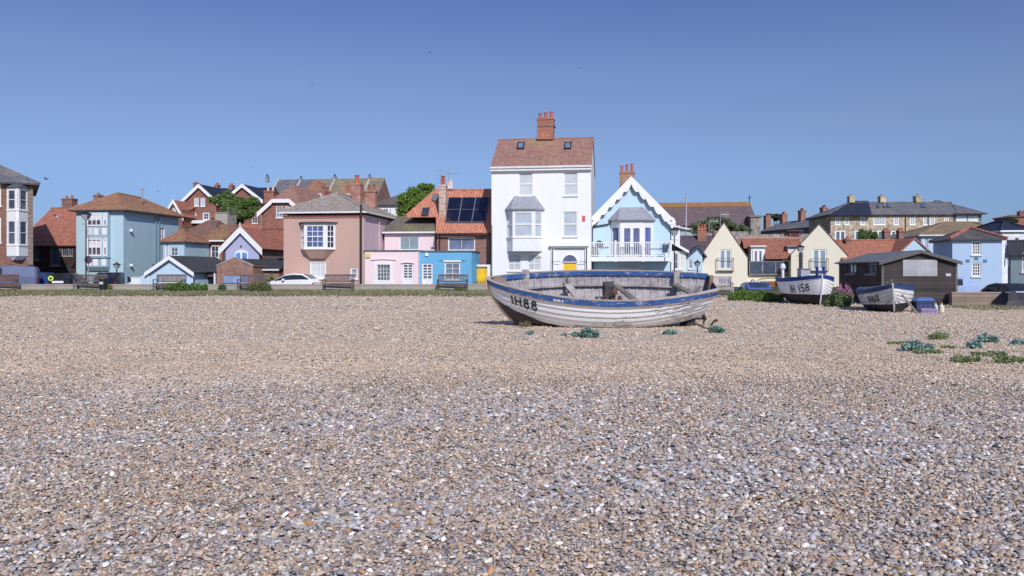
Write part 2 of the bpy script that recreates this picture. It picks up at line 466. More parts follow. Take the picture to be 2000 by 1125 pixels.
        if base_drop:
            r = MB(); c = [(x, y, z0 - .002) for x, y in pl]; f = .35
            lo = [(u0 + (u1 - u0) * .24, 0), (u0 + (u1 - u0) * .3, -proj * f), (u1 - (u1 - u0) * .3, -proj * f), (u1 - (u1 - u0) * .24, 0)]
            lo = [(x, y, z0 - base_drop) for x, y in lo]
            for k in range(3): r.poly([lo[k], lo[k + 1], c[k + 1], c[k]])
            r.poly(lo[::-1]); r.poly(c); r.build('bracket', base_mat or mat, o)
        return o

def face(mb, T, u0, u1, z0, top, ops, reveal=.1):
    def tz(u):
        for (a, za), (b, zb) in zip(top, top[1:]):
            if a - 1e-6 <= u <= b + 1e-6: return za + (zb - za) * (u - a) / max(1e-9, b - a)
        return top[-1][1]
    us = sorted(set([round(x, 5) for x in [u0, u1] + [p[0] for p in top if u0 < p[0] < u1] + [o[0] for o in ops if u0 < o[0] < u1] + [o[1] for o in ops if u0 < o[1] < u1]]))
    for a, b in zip(us, us[1:]):
        m = min(tz(a + 1e-5), tz(b - 1e-5)); mid = (a + b) / 2
        mine = [o for o in ops if o[0] < mid < o[1]]
        zs = sorted(set([z0] + [min(m, max(z0, o[2])) for o in mine] + [min(m, max(z0, o[3])) for o in mine]))
        for k, za in enumerate(zs):
            last = k == len(zs) - 1; zb = None if last else zs[k + 1]
            zc = za + 1e-4 if last else (za + zb) / 2
            if any(o[2] < zc < o[3] for o in mine): continue
            if last: mb.poly([T(a, 0, za), T(b, 0, za), T(b, 0, tz(b - 1e-5)), T(a, 0, tz(a + 1e-5))])
            else: mb.poly([T(a, 0, za), T(b, 0, za), T(b, 0, zb), T(a, 0, zb)])
    for a, b, za, zb in ops:
        r = -reveal
        mb.poly([T(a, 0, za), T(a, r, za), T(a, r, zb), T(a, 0, zb)]); mb.poly([T(b, 0, za), T(b, 0, zb), T(b, r, zb), T(b, r, za)])
        mb.poly([T(a, 0, zb), T(a, r, zb), T(b, r, zb), T(b, 0, zb)]); mb.poly([T(a, 0, za), T(b, 0, za), T(b, r, za), T(a, r, za)])

def glaze(fr, pn, T, u0, u1, z0, z1, nx, nz, fw, bar, sash, deep):
    d0, d1 = -deep + .002, -deep + .06; e = .003
    fr.box(u0 + e, u0 + fw, d0, d1, z0 + e, z1 - e, T); fr.box(u1 - fw, u1 - e, d0, d1, z0 + e, z1 - e, T)
    fr.box(u0 + fw, u1 - fw, d0, d1 - .002, z0 + e, z0 + fw, T); fr.box(u0 + fw, u1 - fw, d0, d1 - .002, z1 - fw, z1 - e, T)
    for k in range(1, nx):
        u = u0 + fw + (u1 - u0 - 2 * fw) * k / nx; fr.box(u - bar / 2, u + bar / 2, d0, d1 - .015, z0 + fw, z1 - fw, T)
    for k in range(1, nz):
        z = z0 + fw + (z1 - z0 - 2 * fw) * k / nz; h = bar * (1.7 if sash and k * 2 == nz else 1)
        fr.box(u0 + fw, u1 - fw, d0, d1 - (.005 if sash and k * 2 == nz else .018), z - h / 2, z + h / 2, T)
    p = d0 + .012
    pn.poly([T(u0 + fw * .5, p, z0 + fw * .5), T(u1 - fw * .5, p, z0 + fw * .5), T(u1 - fw * .5, p, z1 - fw * .5), T(u0 + fw * .5, p, z1 - fw * .5)])
# ------------------------------------------------------------------ leaf clouds, grass
def leaf_mesh(pos, size, seed=0, tint=(.55, 1.35), up=.35, aspect=.6, tints=None, curve=True):
    """many small leaf-shaped faces at the points pos (n,3)"""
    g = np.random.default_rng(seed); n = len(pos)
    d = g.normal(size=(n, 3)); d[:, 2] = d[:, 2] * .7 + up; d /= np.linalg.norm(d, axis=1)[:, None]
    r = g.normal(size=(n, 3)); a = np.cross(d, r); a /= np.linalg.norm(a, axis=1)[:, None] + 1e-9; b = np.cross(d, a)
    s = (size * g.uniform(.6, 1.4, n))[:, None]
    P = np.stack([pos - a * s, pos - b * s * aspect + d * s * .25, pos + a * s, pos + b * s * aspect + d * s * .25], 1).reshape(-1, 3)
    me = bpy.data.meshes.new('leaves'); fill_mesh(me, P, np.arange(4 * n).reshape(n, 4))
    t = g.uniform(tint[0], tint[1], n) if tints is None else tints
    set_tint(me, np.repeat(np.asarray(t), 4, axis=0))
    return me
def fill_mesh(me, P, Q):
    nf, k = Q.shape
    me.vertices.add(len(P)); me.vertices.foreach_set('co', np.asarray(P, 'f').ravel())
    me.loops.add(nf * k); me.loops.foreach_set('vertex_index', np.asarray(Q, 'i').ravel())
    me.polygons.add(nf); me.polygons.foreach_set('loop_start', np.arange(0, nf * k, k, dtype='i'))
    try: me.polygons.foreach_set('loop_total', np.full(nf, k, 'i'))
    except Exception: pass
    me.update(calc_edges=True)
def set_tint(me, col):
    col = np.asarray(col, 'f')
    if col.ndim == 1: col = np.stack([col] * 3, 1)
    c = np.ones((len(col), 4), 'f'); c[:, :3] = col
    me.attributes.new('tint', 'FLOAT_COLOR', 'POINT').data.foreach_set('color', c.ravel())

def blob_points(blobs, n, seed=0, hollow=.55, gaps=.0, gscale=1.5):
    g = np.random.default_rng(seed); B = np.array(blobs, 'f'); vol = B[:, 3] * B[:, 4] * B[:, 5]
    k = g.choice(len(B), n, p=(vol ** .7) / (vol ** .7).sum())
    d = g.normal(size=(n, 3)); d /= np.linalg.norm(d, axis=1)[:, None]
    r = g.uniform(hollow ** 3, 1, n) ** (1 / 3); r *= 1 + .12 * g.normal(size=n)
    p = B[k, :3] + d * r[:, None] * B[k, 3:6]
    if gaps:
        f = np.sin(p[:, 0] * gscale * 2.1 + 1) * np.sin(p[:, 1] * gscale * 1.7 + 2) * np.sin(p[:, 2] * gscale * 2.6 + seed)
        p = p[f < 1 - gaps - .3 * g.uniform(size=n)]
    return p

def tree(name, label, base, blobs, n, leaf, col, trunk_h, trunk_r, group=None, seed=0):
    """blobs in local metres (x,y,z,rx,ry,rz)"""
    t = thing(name, label, 'tree', base, 0, group)
    g = random.Random(seed); small = []
    for x, y, z, a, b, c in blobs:
        for k in range(9):
            th, ph = g.uniform(0, 6.28), g.uniform(-.5, 1.3); q = g.uniform(.5, .95)
            small.append((x + a * q * math.cos(th) * math.cos(ph), y + b * q * math.sin(th) * math.cos(ph), z + c * q * math.sin(ph), a * g.uniform(.28, .5), b * g.uniform(.28, .5), c * g.uniform(.25, .42)))
    p = blob_points(small, n, seed, .3)
    me = leaf_mesh(p, leaf, seed); me.materials.append(m_leaf(col)); link('crown', me, t)
    mb = MB(); mb.tube([(0, 0, -.5), (.05, 0, trunk_h * .5), (0, .1, trunk_h)], [trunk_r * 1.3, trunk_r, trunk_r * .7], 8)
    for x, y, z, a, b, c in blobs:
        mb.tube([(0, .05, trunk_h * .8), (x * .5, y * .5, trunk_h * .6 + z * .4), (x, y, z)], [trunk_r * .6, trunk_r * .4, trunk_r * .12], 6)
    mb.build('trunk', m_plain((.10, .075, .055), .9, .3, 5), t, smooth=True)
    return t

def bush(name, label, cat, base, w, d, h, n, leaf, col, group=None, seed=0, flowers=None, up=.35):
    g = random.Random(seed + 5); blobs = []
    for k in range(11):
        x = g.uniform(-.42, .42) * w; y = g.uniform(-.4, .4) * d; hh = h * (1 - .9 * (abs(x) / w * 1.2) ** 2) * g.uniform(.6, 1)
        blobs.append((x, y, hh * .5, w * g.uniform(.1, .2), d * g.uniform(.15, .25), hh * .5))
    p = blob_points(blobs, n, seed, .4); p = p[p[:, 2] > .01]
    t = thing(name, label, cat, base, 0, group)
    me = leaf_mesh(p, leaf, seed, up=up); me.materials.append(m_leaf(col)); link('foliage', me, t)
    mb = MB()
    for k in range(9):
        x, y = g.uniform(-.4, .4) * w, g.uniform(-.3, .3) * d
        mb.tube([(x * .6, y * .6, -.05), (x, y, h * g.uniform(.4, .7))], [.012, .006], 5)
    mb.build('stem', m_plain((.13, .1, .05), .9), t)
    if flowers:
        q = blob_points([(b[0], b[1], b[2] * 1.15 + .1, b[3], b[4], b[5]) for b in blobs if b[0] * flowers[2] > -.1], flowers[1], seed + 1, .9); q = q[q[:, 2] > h * .45]
        me = leaf_mesh(q, leaf * .8, seed + 2, up=.5); me.materials.append(m_leaf(flowers[0], 'petals')); link('blossom', me, t)
    return t

# ------------------------------------------------------------------ the setting
def hill_z(x, y):
    def ss(a, b, v):
        t = np.clip((v - a) / (b - a), 0, 1); return t * t * (3 - 2 * t)
    right = ss(10, 30, np.asarray(x, float))
    dip = (ss(57.4, 58.2, y) * (1 - ss(60.6, 61.6, y))) * (.32 + .5 * ss(9, 14, np.asarray(x, float)))
    return .06 + .1 * ss(50, 60, y) - dip + (6.6 - 1.8 * right) * ss(72, 104, y) + 3 * ss(120, 240, y)
def beach_z(x, y):
    x = np.asarray(x, float); y = np.asarray(y, float)
    near = np.clip((y - 9) / 9, 0, 1)
    a = .020 * np.sin(x * .9 + y * .35) * np.sin(y * .6 - x * .25 + 1) + .012 * np.sin(x * 2.3 - y * 1.1 + 2) * np.sin(y * 2.1 + .5) + .006 * np.sin(5.1 * x + 3.3 * y)
    return a * (1 - .6 * near)

def grid(name, xs, ys, zf):
    X, Yg = np.meshgrid(xs, ys); Z = zf(X, Yg)
    P = np.stack([X, Yg, Z], 2).reshape(-1, 3); nx, ny = len(xs), len(ys)
    i = np.arange(nx * ny).reshape(ny, nx)
    Q = np.stack([i[:-1, :-1], i[:-1, 1:], i[1:, 1:], i[1:, :-1]], 2).reshape(-1, 4)
    me = bpy.data.meshes.new(name); fill_mesh(me, P, Q)
    me.polygons.foreach_set('use_smooth', [True] * len(Q)); return me

STONES = [((.40, .32, .25), 20), ((.46, .39, .33), 19), ((.37, .34, .34), 16), ((.26, .255, .29), 12), ((.29, .20, .145), 8), ((.42, .255, .14), 6),
          ((.56, .53, .52), 12), ((.72, .70, .69), 6), ((.11, .11, .13), 4), ((.34, .345, .40), 11), ((.38, .28, .25), 7)]
def shingle_mat():
    t = NT('shingle'); o = t.tc()
    def layer(scale):
        v = t.n('ShaderNodeTexVoronoi'); t.l(o, v.inputs['Vector']); v.inputs['Scale'].default_value = scale
        s = t.n('ShaderNodeSeparateColor'); t.l(v.outputs['Color'], s.inputs[0])
        stops, acc, tot = [], 0, sum(w for _, w in STONES)
        for c, w in sorted(STONES, key=lambda q: hash(q[0]) % 97):
            stops.append((acc / tot, c)); acc += w
        return t.ramp(s.outputs[0], stops, 'CONSTANT'), v.outputs['Distance'], s.outputs[1]
    c1, d1, r1 = layer(60); c2, d2, r2 = layer(30)
    n = t.noise(o, 1.1, 5, .6)
    pick = t.math('GREATER_THAN', r2, .72)
    col = t.mix(pick, c1, c2)
    big = t.noise(t.mapping(o, (.25, .5, 1)), 1.0, 4)
    s = t.n('ShaderNodeSeparateXYZ'); t.l(o, s.inputs[0])
    far = t.n('ShaderNodeMapRange'); t.l(s.outputs[1], far.inputs[0]); far.inputs[1].default_value = 9; far.inputs[2].default_value = 15
    # the beach is banded: coarse grey flint near the crest by the camera, finer tan shingle beyond, its colour lightened to stand in for sunlit pebble faces
    col = t.mix(t.math('MULTIPLY', far.outputs[0], .62), col, t.ramp(t.math('ADD', t.math('MULTIPLY', n, .5), t.math('MULTIPLY', big, .5)), [(.3, (.545, .435, .31)), (.5, (.62, .505, .365)), (.7, (.69, .575, .435))]))
    edge = t.math('MULTIPLY', t.math('POWER', d1, 2.0), -1); 
    hgt = t.math('ADD', edge, t.math('MULTIPLY', t.math('MULTIPLY', t.math('POWER', d2, 2.0), pick), -1))
    t.bump(t.math('MULTIPLY', hgt, t.math('SUBTRACT', 1.0, t.math('MULTIPLY', far.outputs[0], .8))), 1.0, .03)
    return t.fin(col, .75, .3)

def build_setting():
    xs = np.concatenate([np.linspace(-160, -34, 30), np.arange(-33, 33.1, .5), np.linspace(34, 160, 30)])
    ys = np.concatenate([np.arange(-30, 2, 4), np.arange(2, 22, .25), np.arange(22, 53, 1.0)])
    me = grid('beach', xs, ys, lambda x, y: beach_z(x, y)); me.materials.append(shingle_mat())
    tag(link('beach', me), 'broad shingle beach sloping up to the low promenade wall', 'beach', kind='structure')
    xs = np.concatenate([np.linspace(-1500, -90, 16), np.linspace(-80, 100, 46), np.linspace(110, 1500, 16)])
    ys = np.concatenate([np.linspace(44, 130, 60), np.linspace(135, 300, 14), np.linspace(350, 2500, 10)])
    t = NT('turf'); f = t.noise(t.tc(), .5, 6, .7)
    earth = t.fin(t.ramp(f, [(.3, (.075, .085, .035)), (.55, (.12, .12, .06)), (.75, (.20, .17, .12))]), .95, .1)
    me = grid('terrain', xs, ys, lambda x, y: hill_z(x, y) - np.clip((50 - y) * .02, 0, .3)); me.materials.append(earth)
    tag(link('terrain', me), 'grassy ground rising in a low hill behind the seafront houses', 'ground', kind='structure')
    t = NT('asphalt'); f = t.noise(t.tc(), 3, 6, .7)
    asp = t.fin(t.ramp(f, [(.3, (.045, .045, .05)), (.7, (.07, .07, .075))]), .9, .2)
    me = grid('road', np.linspace(-90, 60, 80), np.linspace(57.2, 66, 20), lambda x, y: hill_z(x, y) + .03); me.materials.append(asp)
    tag(link('road', me), 'narrow asphalt lane between the low wall and the houses', 'road', kind='structure')

def build_pebbles():
    g = np.random.default_rng(11)
    def scatter(y0, y1, dens, smin, smax):
        # uniform per square metre inside the fan in front of the viewer (a little wider than seen)
        m = 2.6; A = .75 * ((y1 + m) ** 2 - (y0 + m) ** 2); n = int(A * dens)
        y = np.sqrt(g.uniform((y0 + m) ** 2, (y1 + m) ** 2, n)) - m; x = g.uniform(-.75, .75, n) * (y + m)
        s = smin * (smax / smin) ** (g.beta(1.3, 2.6, n)); return np.stack([x, y, s], 1)
    pts = np.concatenate([scatter(3.0, 6, 3300, .0073, .0275), scatter(6, 9.5, 2700, .0081, .0275), scatter(9.5, 13, 1700, .009, .025), scatter(13, 17, 480, .011, .025), scatter(17, 30, 110, .015, .036), scatter(30, 49, 30, .02, .05)])
    n = len(pts)
    # the sea sorts the stones: drifts of coarser grey flint, drifts of finer brown shingle
    X0, Y0 = pts[:, 0], pts[:, 1]
    drift = np.sin(X0 * .8 + 1.7 * np.sin(Y0 * .5)) * np.sin(Y0 * 1.15 - X0 * .3 + 1) + .6 * np.sin(X0 * 2.1 - Y0 * 1.6 + 2) * np.sin(Y0 * 2.4 + X0 * .7)
    pts[:, 2] *= 1 + .17 * np.clip(drift, -1.3, 1.3)
    def ring(r, z, k, ph): return [(r * math.cos(2 * math.pi * (j + ph) / k), r * math.sin(2 * math.pi * (j + ph) / k), z) for j in range(k)]
    tv = np.array([(0, 0, .92)] + ring(.62, .74, 6, 0) + ring(1, -.05, 6, .5))
    tq = []
    for j in range(6): tq.append((0, 1 + j, 1 + (j + 1) % 6, 1 + (j + 1) % 6))
    tri = np.array([(0, 1 + j, 1 + (j + 1) % 6) for j in range(6)] + sum([[(1 + j, 7 + j, 1 + (j + 1) % 6), (7 + j, 7 + (j + 1) % 6, 1 + (j + 1) % 6)] for j in range(6)], []))
    m = len(tv)
    V = np.repeat(tv[None], n, 0) * (1 + .11 * g.normal(size=(n, m, 1))).clip(.72, 1.3)
    S = pts[:, 2:3] * np.stack([g.uniform(.8, 1.55, n), g.uniform(.65, 1.05, n), g.uniform(.46, .86, n)], 1)
    V = V * S[:, None, :]
    a = g.uniform(0, 6.283, n); tx = g.normal(0, .3, n); ty = g.normal(0, .3, n)
    ca, sa = np.cos(a)[:, None], np.sin(a)[:, None]
    y2 = V[:, :, 1] * np.cos(tx)[:, None] - V[:, :, 2] * np.sin(tx)[:, None]; z2 = V[:, :, 1] * np.sin(tx)[:, None] + V[:, :, 2] * np.cos(tx)[:, None]
    x3 = V[:, :, 0] * np.cos(ty)[:, None] + z2 * np.sin(ty)[:, None]; z3 = -V[:, :, 0] * np.sin(ty)[:, None] + z2 * np.cos(ty)[:, None]
    X = x3 * ca - y2 * sa + pts[:, 0:1]; Yv = x3 * sa + y2 * ca + pts[:, 1:2]
    lay = np.clip(g.normal(.35, .38, n), -.2, 1.1) * pts[:, 2]
    Z = z3 + (beach_z(pts[:, 0], pts[:, 1]) + lay)[:, None]
    P = np.stack([X, Yv, Z], 2).reshape(-1, 3)
    Q = (tri[None] + (np.arange(n) * m)[:, None, None]).reshape(-1, 3)
    me = bpy.data.meshes.new('pebbles'); fill_mesh(me, P, Q)
    me.polygons.foreach_set('use_smooth', np.ones(len(Q), bool))
    w = np.array([q[1] for q in STONES], float); C = np.array([q[0] for q in STONES])
    k = g.choice(len(C), n, p=w / w.sum()); c = (C[k] * .92 + np.array([.40, .36, .335]) * .08) * g.uniform(.75, 1.3, (n, 1)) * (1 + .025 * g.normal(size=(n, 3)))
    c = c * (1 + np.clip(drift, -1.3, 1.3)[:, None] * np.array([-.055, -.015, .05]))
    tanmix = np.clip((pts[:, 1] + 1.0 * drift - 9.8) / 5, 0, .45)[:, None]
    c = c * (1 - tanmix) + np.array([.60, .495, .41]) * tanmix
    set_tint(me, np.repeat(np.clip(c * (np.array([1.06, 1.0, .92]) + np.clip((pts[:, 1:2] + .9 * drift[:, None] - 8.5) / 4.5, 0, 1) * np.array([.06, .02, -.05])), .02, .9), m, 0)); me.materials.append(m_tint(.7, .22))
    tag(link('pebbles', me), 'loose grey, tan and white flint pebbles covering the near beach', 'pebbles', kind='stuff')
    return n

def grass_mesh(regions, seed, n, h=(.05, .15), col=(.12, .15, .045)):
    """blades standing in regions [(x0,x1,y0,y1,weight)]"""
    g = np.random.default_rng(seed); Rg = np.array(regions); k = g.choice(len(Rg), n, p=Rg[:, 4] / Rg[:, 4].sum())
    x = g.uniform(Rg[k, 0], Rg[k, 1]); y = g.uniform(Rg[k, 2], Rg[k, 3])
    keep = (np.sin(x * 1.3 + 2) * np.sin(y * 1.7) + np.sin(x * .37 + y) + g.normal(0, .7, n)) > -.9; x, y = x[keep], y[keep]; n = len(x)
    z = np.maximum(beach_z(x, y), hill_z(x, y) - np.clip((50 - y) * .02, 0, .3)) - .01
    hh = g.uniform(*h, n) * (1 + .35 * np.sin(x * .9) * np.sin(y * 1.3 + 1)); w = .016; a = g.uniform(0, 6.28, n); lx, ly = g.normal(0, .35, n) * hh, g.normal(0, .35, n) * hh
    dx, dy = np.cos(a) * w, np.sin(a) * w
    P = np.stack([np.stack([x - dx, y - dy, z], 1), np.stack([x + dx, y + dy, z], 1), np.stack([x + lx, y + ly, z + hh], 1)], 1).reshape(-1, 3)
    me = bpy.data.meshes.new('grass'); fill_mesh(me, P, np.arange(3 * n).reshape(n, 3))
    dry = (g.uniform(size=n) < .3)[:, None]; c = np.where(dry, np.array([2.0, 1.55, 1.6]), np.array([1, 1, 1])) * g.uniform(.6, 1.35, (n, 1))
    set_tint(me, np.repeat(c, 3, 0)); me.materials.append(m_leaf(col, 'grass')); return me

# ------------------------------------------------------------------ boats
def paint_hull(kind):
    key = ('hull', kind)
    if key in MATS: return MATS[key]
    t = NT('boat paint ' + kind); uv = t.tc('UV'); o = t.tc()
    s = t.n('ShaderNodeSeparateXYZ'); t.l(uv, s.inputs[0]); u, v = s.outputs[0], s.outputs[1]
    peel = t.noise(t.mapping(uv, (2.2, 16, 1)), 2.0, 8, .74, .4)
    patch = t.noise(t.mapping(uv, (.55, 2.5, 1)), 1.2, 3)
    wood = t.ramp(t.noise(t.mapping(uv, (1.5, 60, 1)), 2.5, 5, .7), [(.3, (.20, .19, .19)), (.7, (.46, .44, .43))])
    amt = {'worn': .06, 'fresh': -.08, 'old': .10}[kind]
    k = t.math('ADD', t.math('MULTIPLY', peel, .62), t.math('MULTIPLY', patch, .45))
    if kind == 'worn':   # the after half has lost more paint than the bow
        mr = t.n('ShaderNodeMapRange'); t.l(u, mr.inputs[0]); mr.inputs[1].default_value = 1.2; mr.inputs[2].default_value = 4.4; mr.inputs[3].default_value = -.055; mr.inputs[4].default_value = .055
        k = t.math('ADD', k, mr.outputs[0])
    hi = .68 - amt
    paint = t.ramp(t.noise(o, 3, 5, .7), [(.3, (.84, .84, .84)), (.7, (.9, .9, .9))] if kind != 'old' else [(.3, (.58, .57, .56)), (.7, (.76, .75, .73))])
    col = t.mix(t.ramp(k, [(hi - .012, 0.0), (hi + .012, 1.0)]), paint, wood)
    if kind != 'worn':   # black anti-fouling below the waterline
        ss = t.n('ShaderNodeSeparateXYZ'); t.l(o, ss.inputs[0])
        e = t.math('ADD', ss.outputs[2], t.math('MULTIPLY', t.math('SUBTRACT', t.noise(o, 7, 5, .7), .5), .10 if kind == 'old' else .03))
        lvl = .46 if kind == 'fresh' else .34
        col = t.mix(t.ramp(e, [(lvl - .01, 1.0), (lvl + .01, 0.0)]), col, t.ramp(peel, [(.45, (.016, .015, .017)), (.7, (.07, .05, .045))]))
    else:                # remains of black bottom paint near the bow
        e = t.math('ADD', v, t.math('MULTIPLY', t.math('SUBTRACT', t.noise(t.mapping(uv, (1, 4, 1)), 3, 6, .7), .5), .12))
        e = t.math('ADD', e, t.math('MULTIPLY', u, .125))
        col = t.mix(t.ramp(e, [(.575, 1.0), (.595, 0.0)]), col, t.ramp(peel, [(.4, (.03, .026, .028)), (.62, (.12, .10, .09))]))
    # dark lines painted along the plank laps, lap shadow as well as dirt
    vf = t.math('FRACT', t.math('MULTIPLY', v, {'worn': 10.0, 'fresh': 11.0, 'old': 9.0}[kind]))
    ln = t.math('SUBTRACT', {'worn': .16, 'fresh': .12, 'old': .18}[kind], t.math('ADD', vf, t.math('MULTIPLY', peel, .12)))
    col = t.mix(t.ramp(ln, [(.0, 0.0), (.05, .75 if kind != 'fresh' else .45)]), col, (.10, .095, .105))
    t.bump(t.math('ADD', t.math('MULTIPLY', k, -1), t.noise(t.mapping(uv, (1.5, 40, 1)), 4, 3)), .35, .012)
    MATS[key] = t.fin(col, .6, .3); return MATS[key]
def worn_paint(c, wood=(.25, .235, .225), hi=.62, name='worn paint'):
    key = (name, c, hi)
    if key not in MATS:
        t = NT(name); o = t.tc(); k = t.noise(t.mapping(o, (1.6, 6, 6)), 2.2, 8, .75, .3)
        sh = t.ramp(t.noise(o, 2.5, 4), [(.3, sc(c, .75)), (.7, sc(c, 1.2))])
        col = t.mix(t.ramp(k, [(hi, 0.0), (hi + .03, 1.0)]), sh, t.ramp(t.noise(o, 9, 4), [(.3, sc(wood, .6)), (.5, wood), (.7, (.55, .54, .53))]))
        t.bump(k, -.3, .01); MATS[key] = t.fin(col, .6, .3)
    return MATS[key]
def grey_wood(c=(.27, .25, .24), name='bare grey timber', rough=.85):
    key = (name, c)
    if key not in MATS:
        t = NT(name); o = t.tc(); g = t.noise(t.mapping(o, (2, 22, 22)), 2, 6, .7); p = t.noise(o, 3.2, 5, .7)
        col = t.mix(1.0, t.ramp(g, [(.3, sc(c, .6)), (.5, c), (.72, sc(c, 1.4))]), t.ramp(p, [(.3, (.62, .6, .6)), (.7, (1.2, 1.18, 1.15))]), 'MULTIPLY')
        t.bump(g, .5, .01); MATS[key] = t.fin(col, rough, .2)
    return MATS[key]

class Hull:
    def __init__(s, L, beam, depth, bow, stern, trans, rake=.65, rocker=.2, n=9, seed=0):
        s.L, s.beam, s.depth, s.bow, s.stern, s.trans, s.rake, s.rocker, s.n = L, beam, depth, bow, stern, trans, rake, rocker, n
    def B(s, t):
        f = math.sin(min(1, t / .55) * math.pi / 2) ** .72 if t < .55 else 1 - (1 - s.trans / (s.beam / 2)) * ((t - .55) / .45) ** 2.0
        return s.beam / 2 * f
    def H(s, t): return s.depth + (s.bow - s.depth) * max(0, 1 - t / .62) ** 1.9 + (s.stern - s.depth) * max(0, (t - .5) / .5) ** 2
    def K(s, t): return s.rocker * max(0, (t - .55) / .45) ** 2.2 + .07 * max(0, 1 - t / .25) ** 2
    def gz(s, t, dz):
        lo, hi = 0.0, 1.0; zt = s.H(t) + dz
        for _ in range(24):
            m = (lo + hi) / 2
            if s.S(t, m, 1, 0, True).z < zt: lo = m
            else: hi = m
        return hi
    def S(s, t, g, side, out=0.0, raw=False):
        fu = math.sin(math.pi * min(1, t * 1.02) ** .85) ** .8 if t < .5 else 1 - .45 * ((t - .5) / .5) ** 1.8
        ph = g * math.pi / 2
        f = fu * math.sin(ph) ** .58 + (1 - fu) * g ** (1.05 + 0.5 * (t > .5) * (1 - fu)); h = fu * (1 - math.cos(ph)) ** .98 + (1 - fu) * g
        z = s.K(t) + (s.H(t) - s.K(t)) * h; y = max(.028, s.B(t) * f + .028)
        x = s.L * t + s.rake * (1 - g) ** 1.7 * (1 - t) ** 5 - (1 - g) * .32 * t ** 8
        p = Vector((x, side * y, z))
        if out and not raw:
            e = .01; a = s.S(min(1, t + e), g, side, 0, True) - s.S(max(0, t - e), g, side, 0, True); b = s.S(t, min(1, g + e), side, 0, True) - s.S(t, max(0, g - e), side, 0, True)
            nrm = a.cross(b)
            if nrm.length < 1e-9: nrm = Vector((0, side, 0))
            nrm.normalize()
            if nrm.y * side < 0: nrm = -nrm
            p = p + nrm * out
        return p

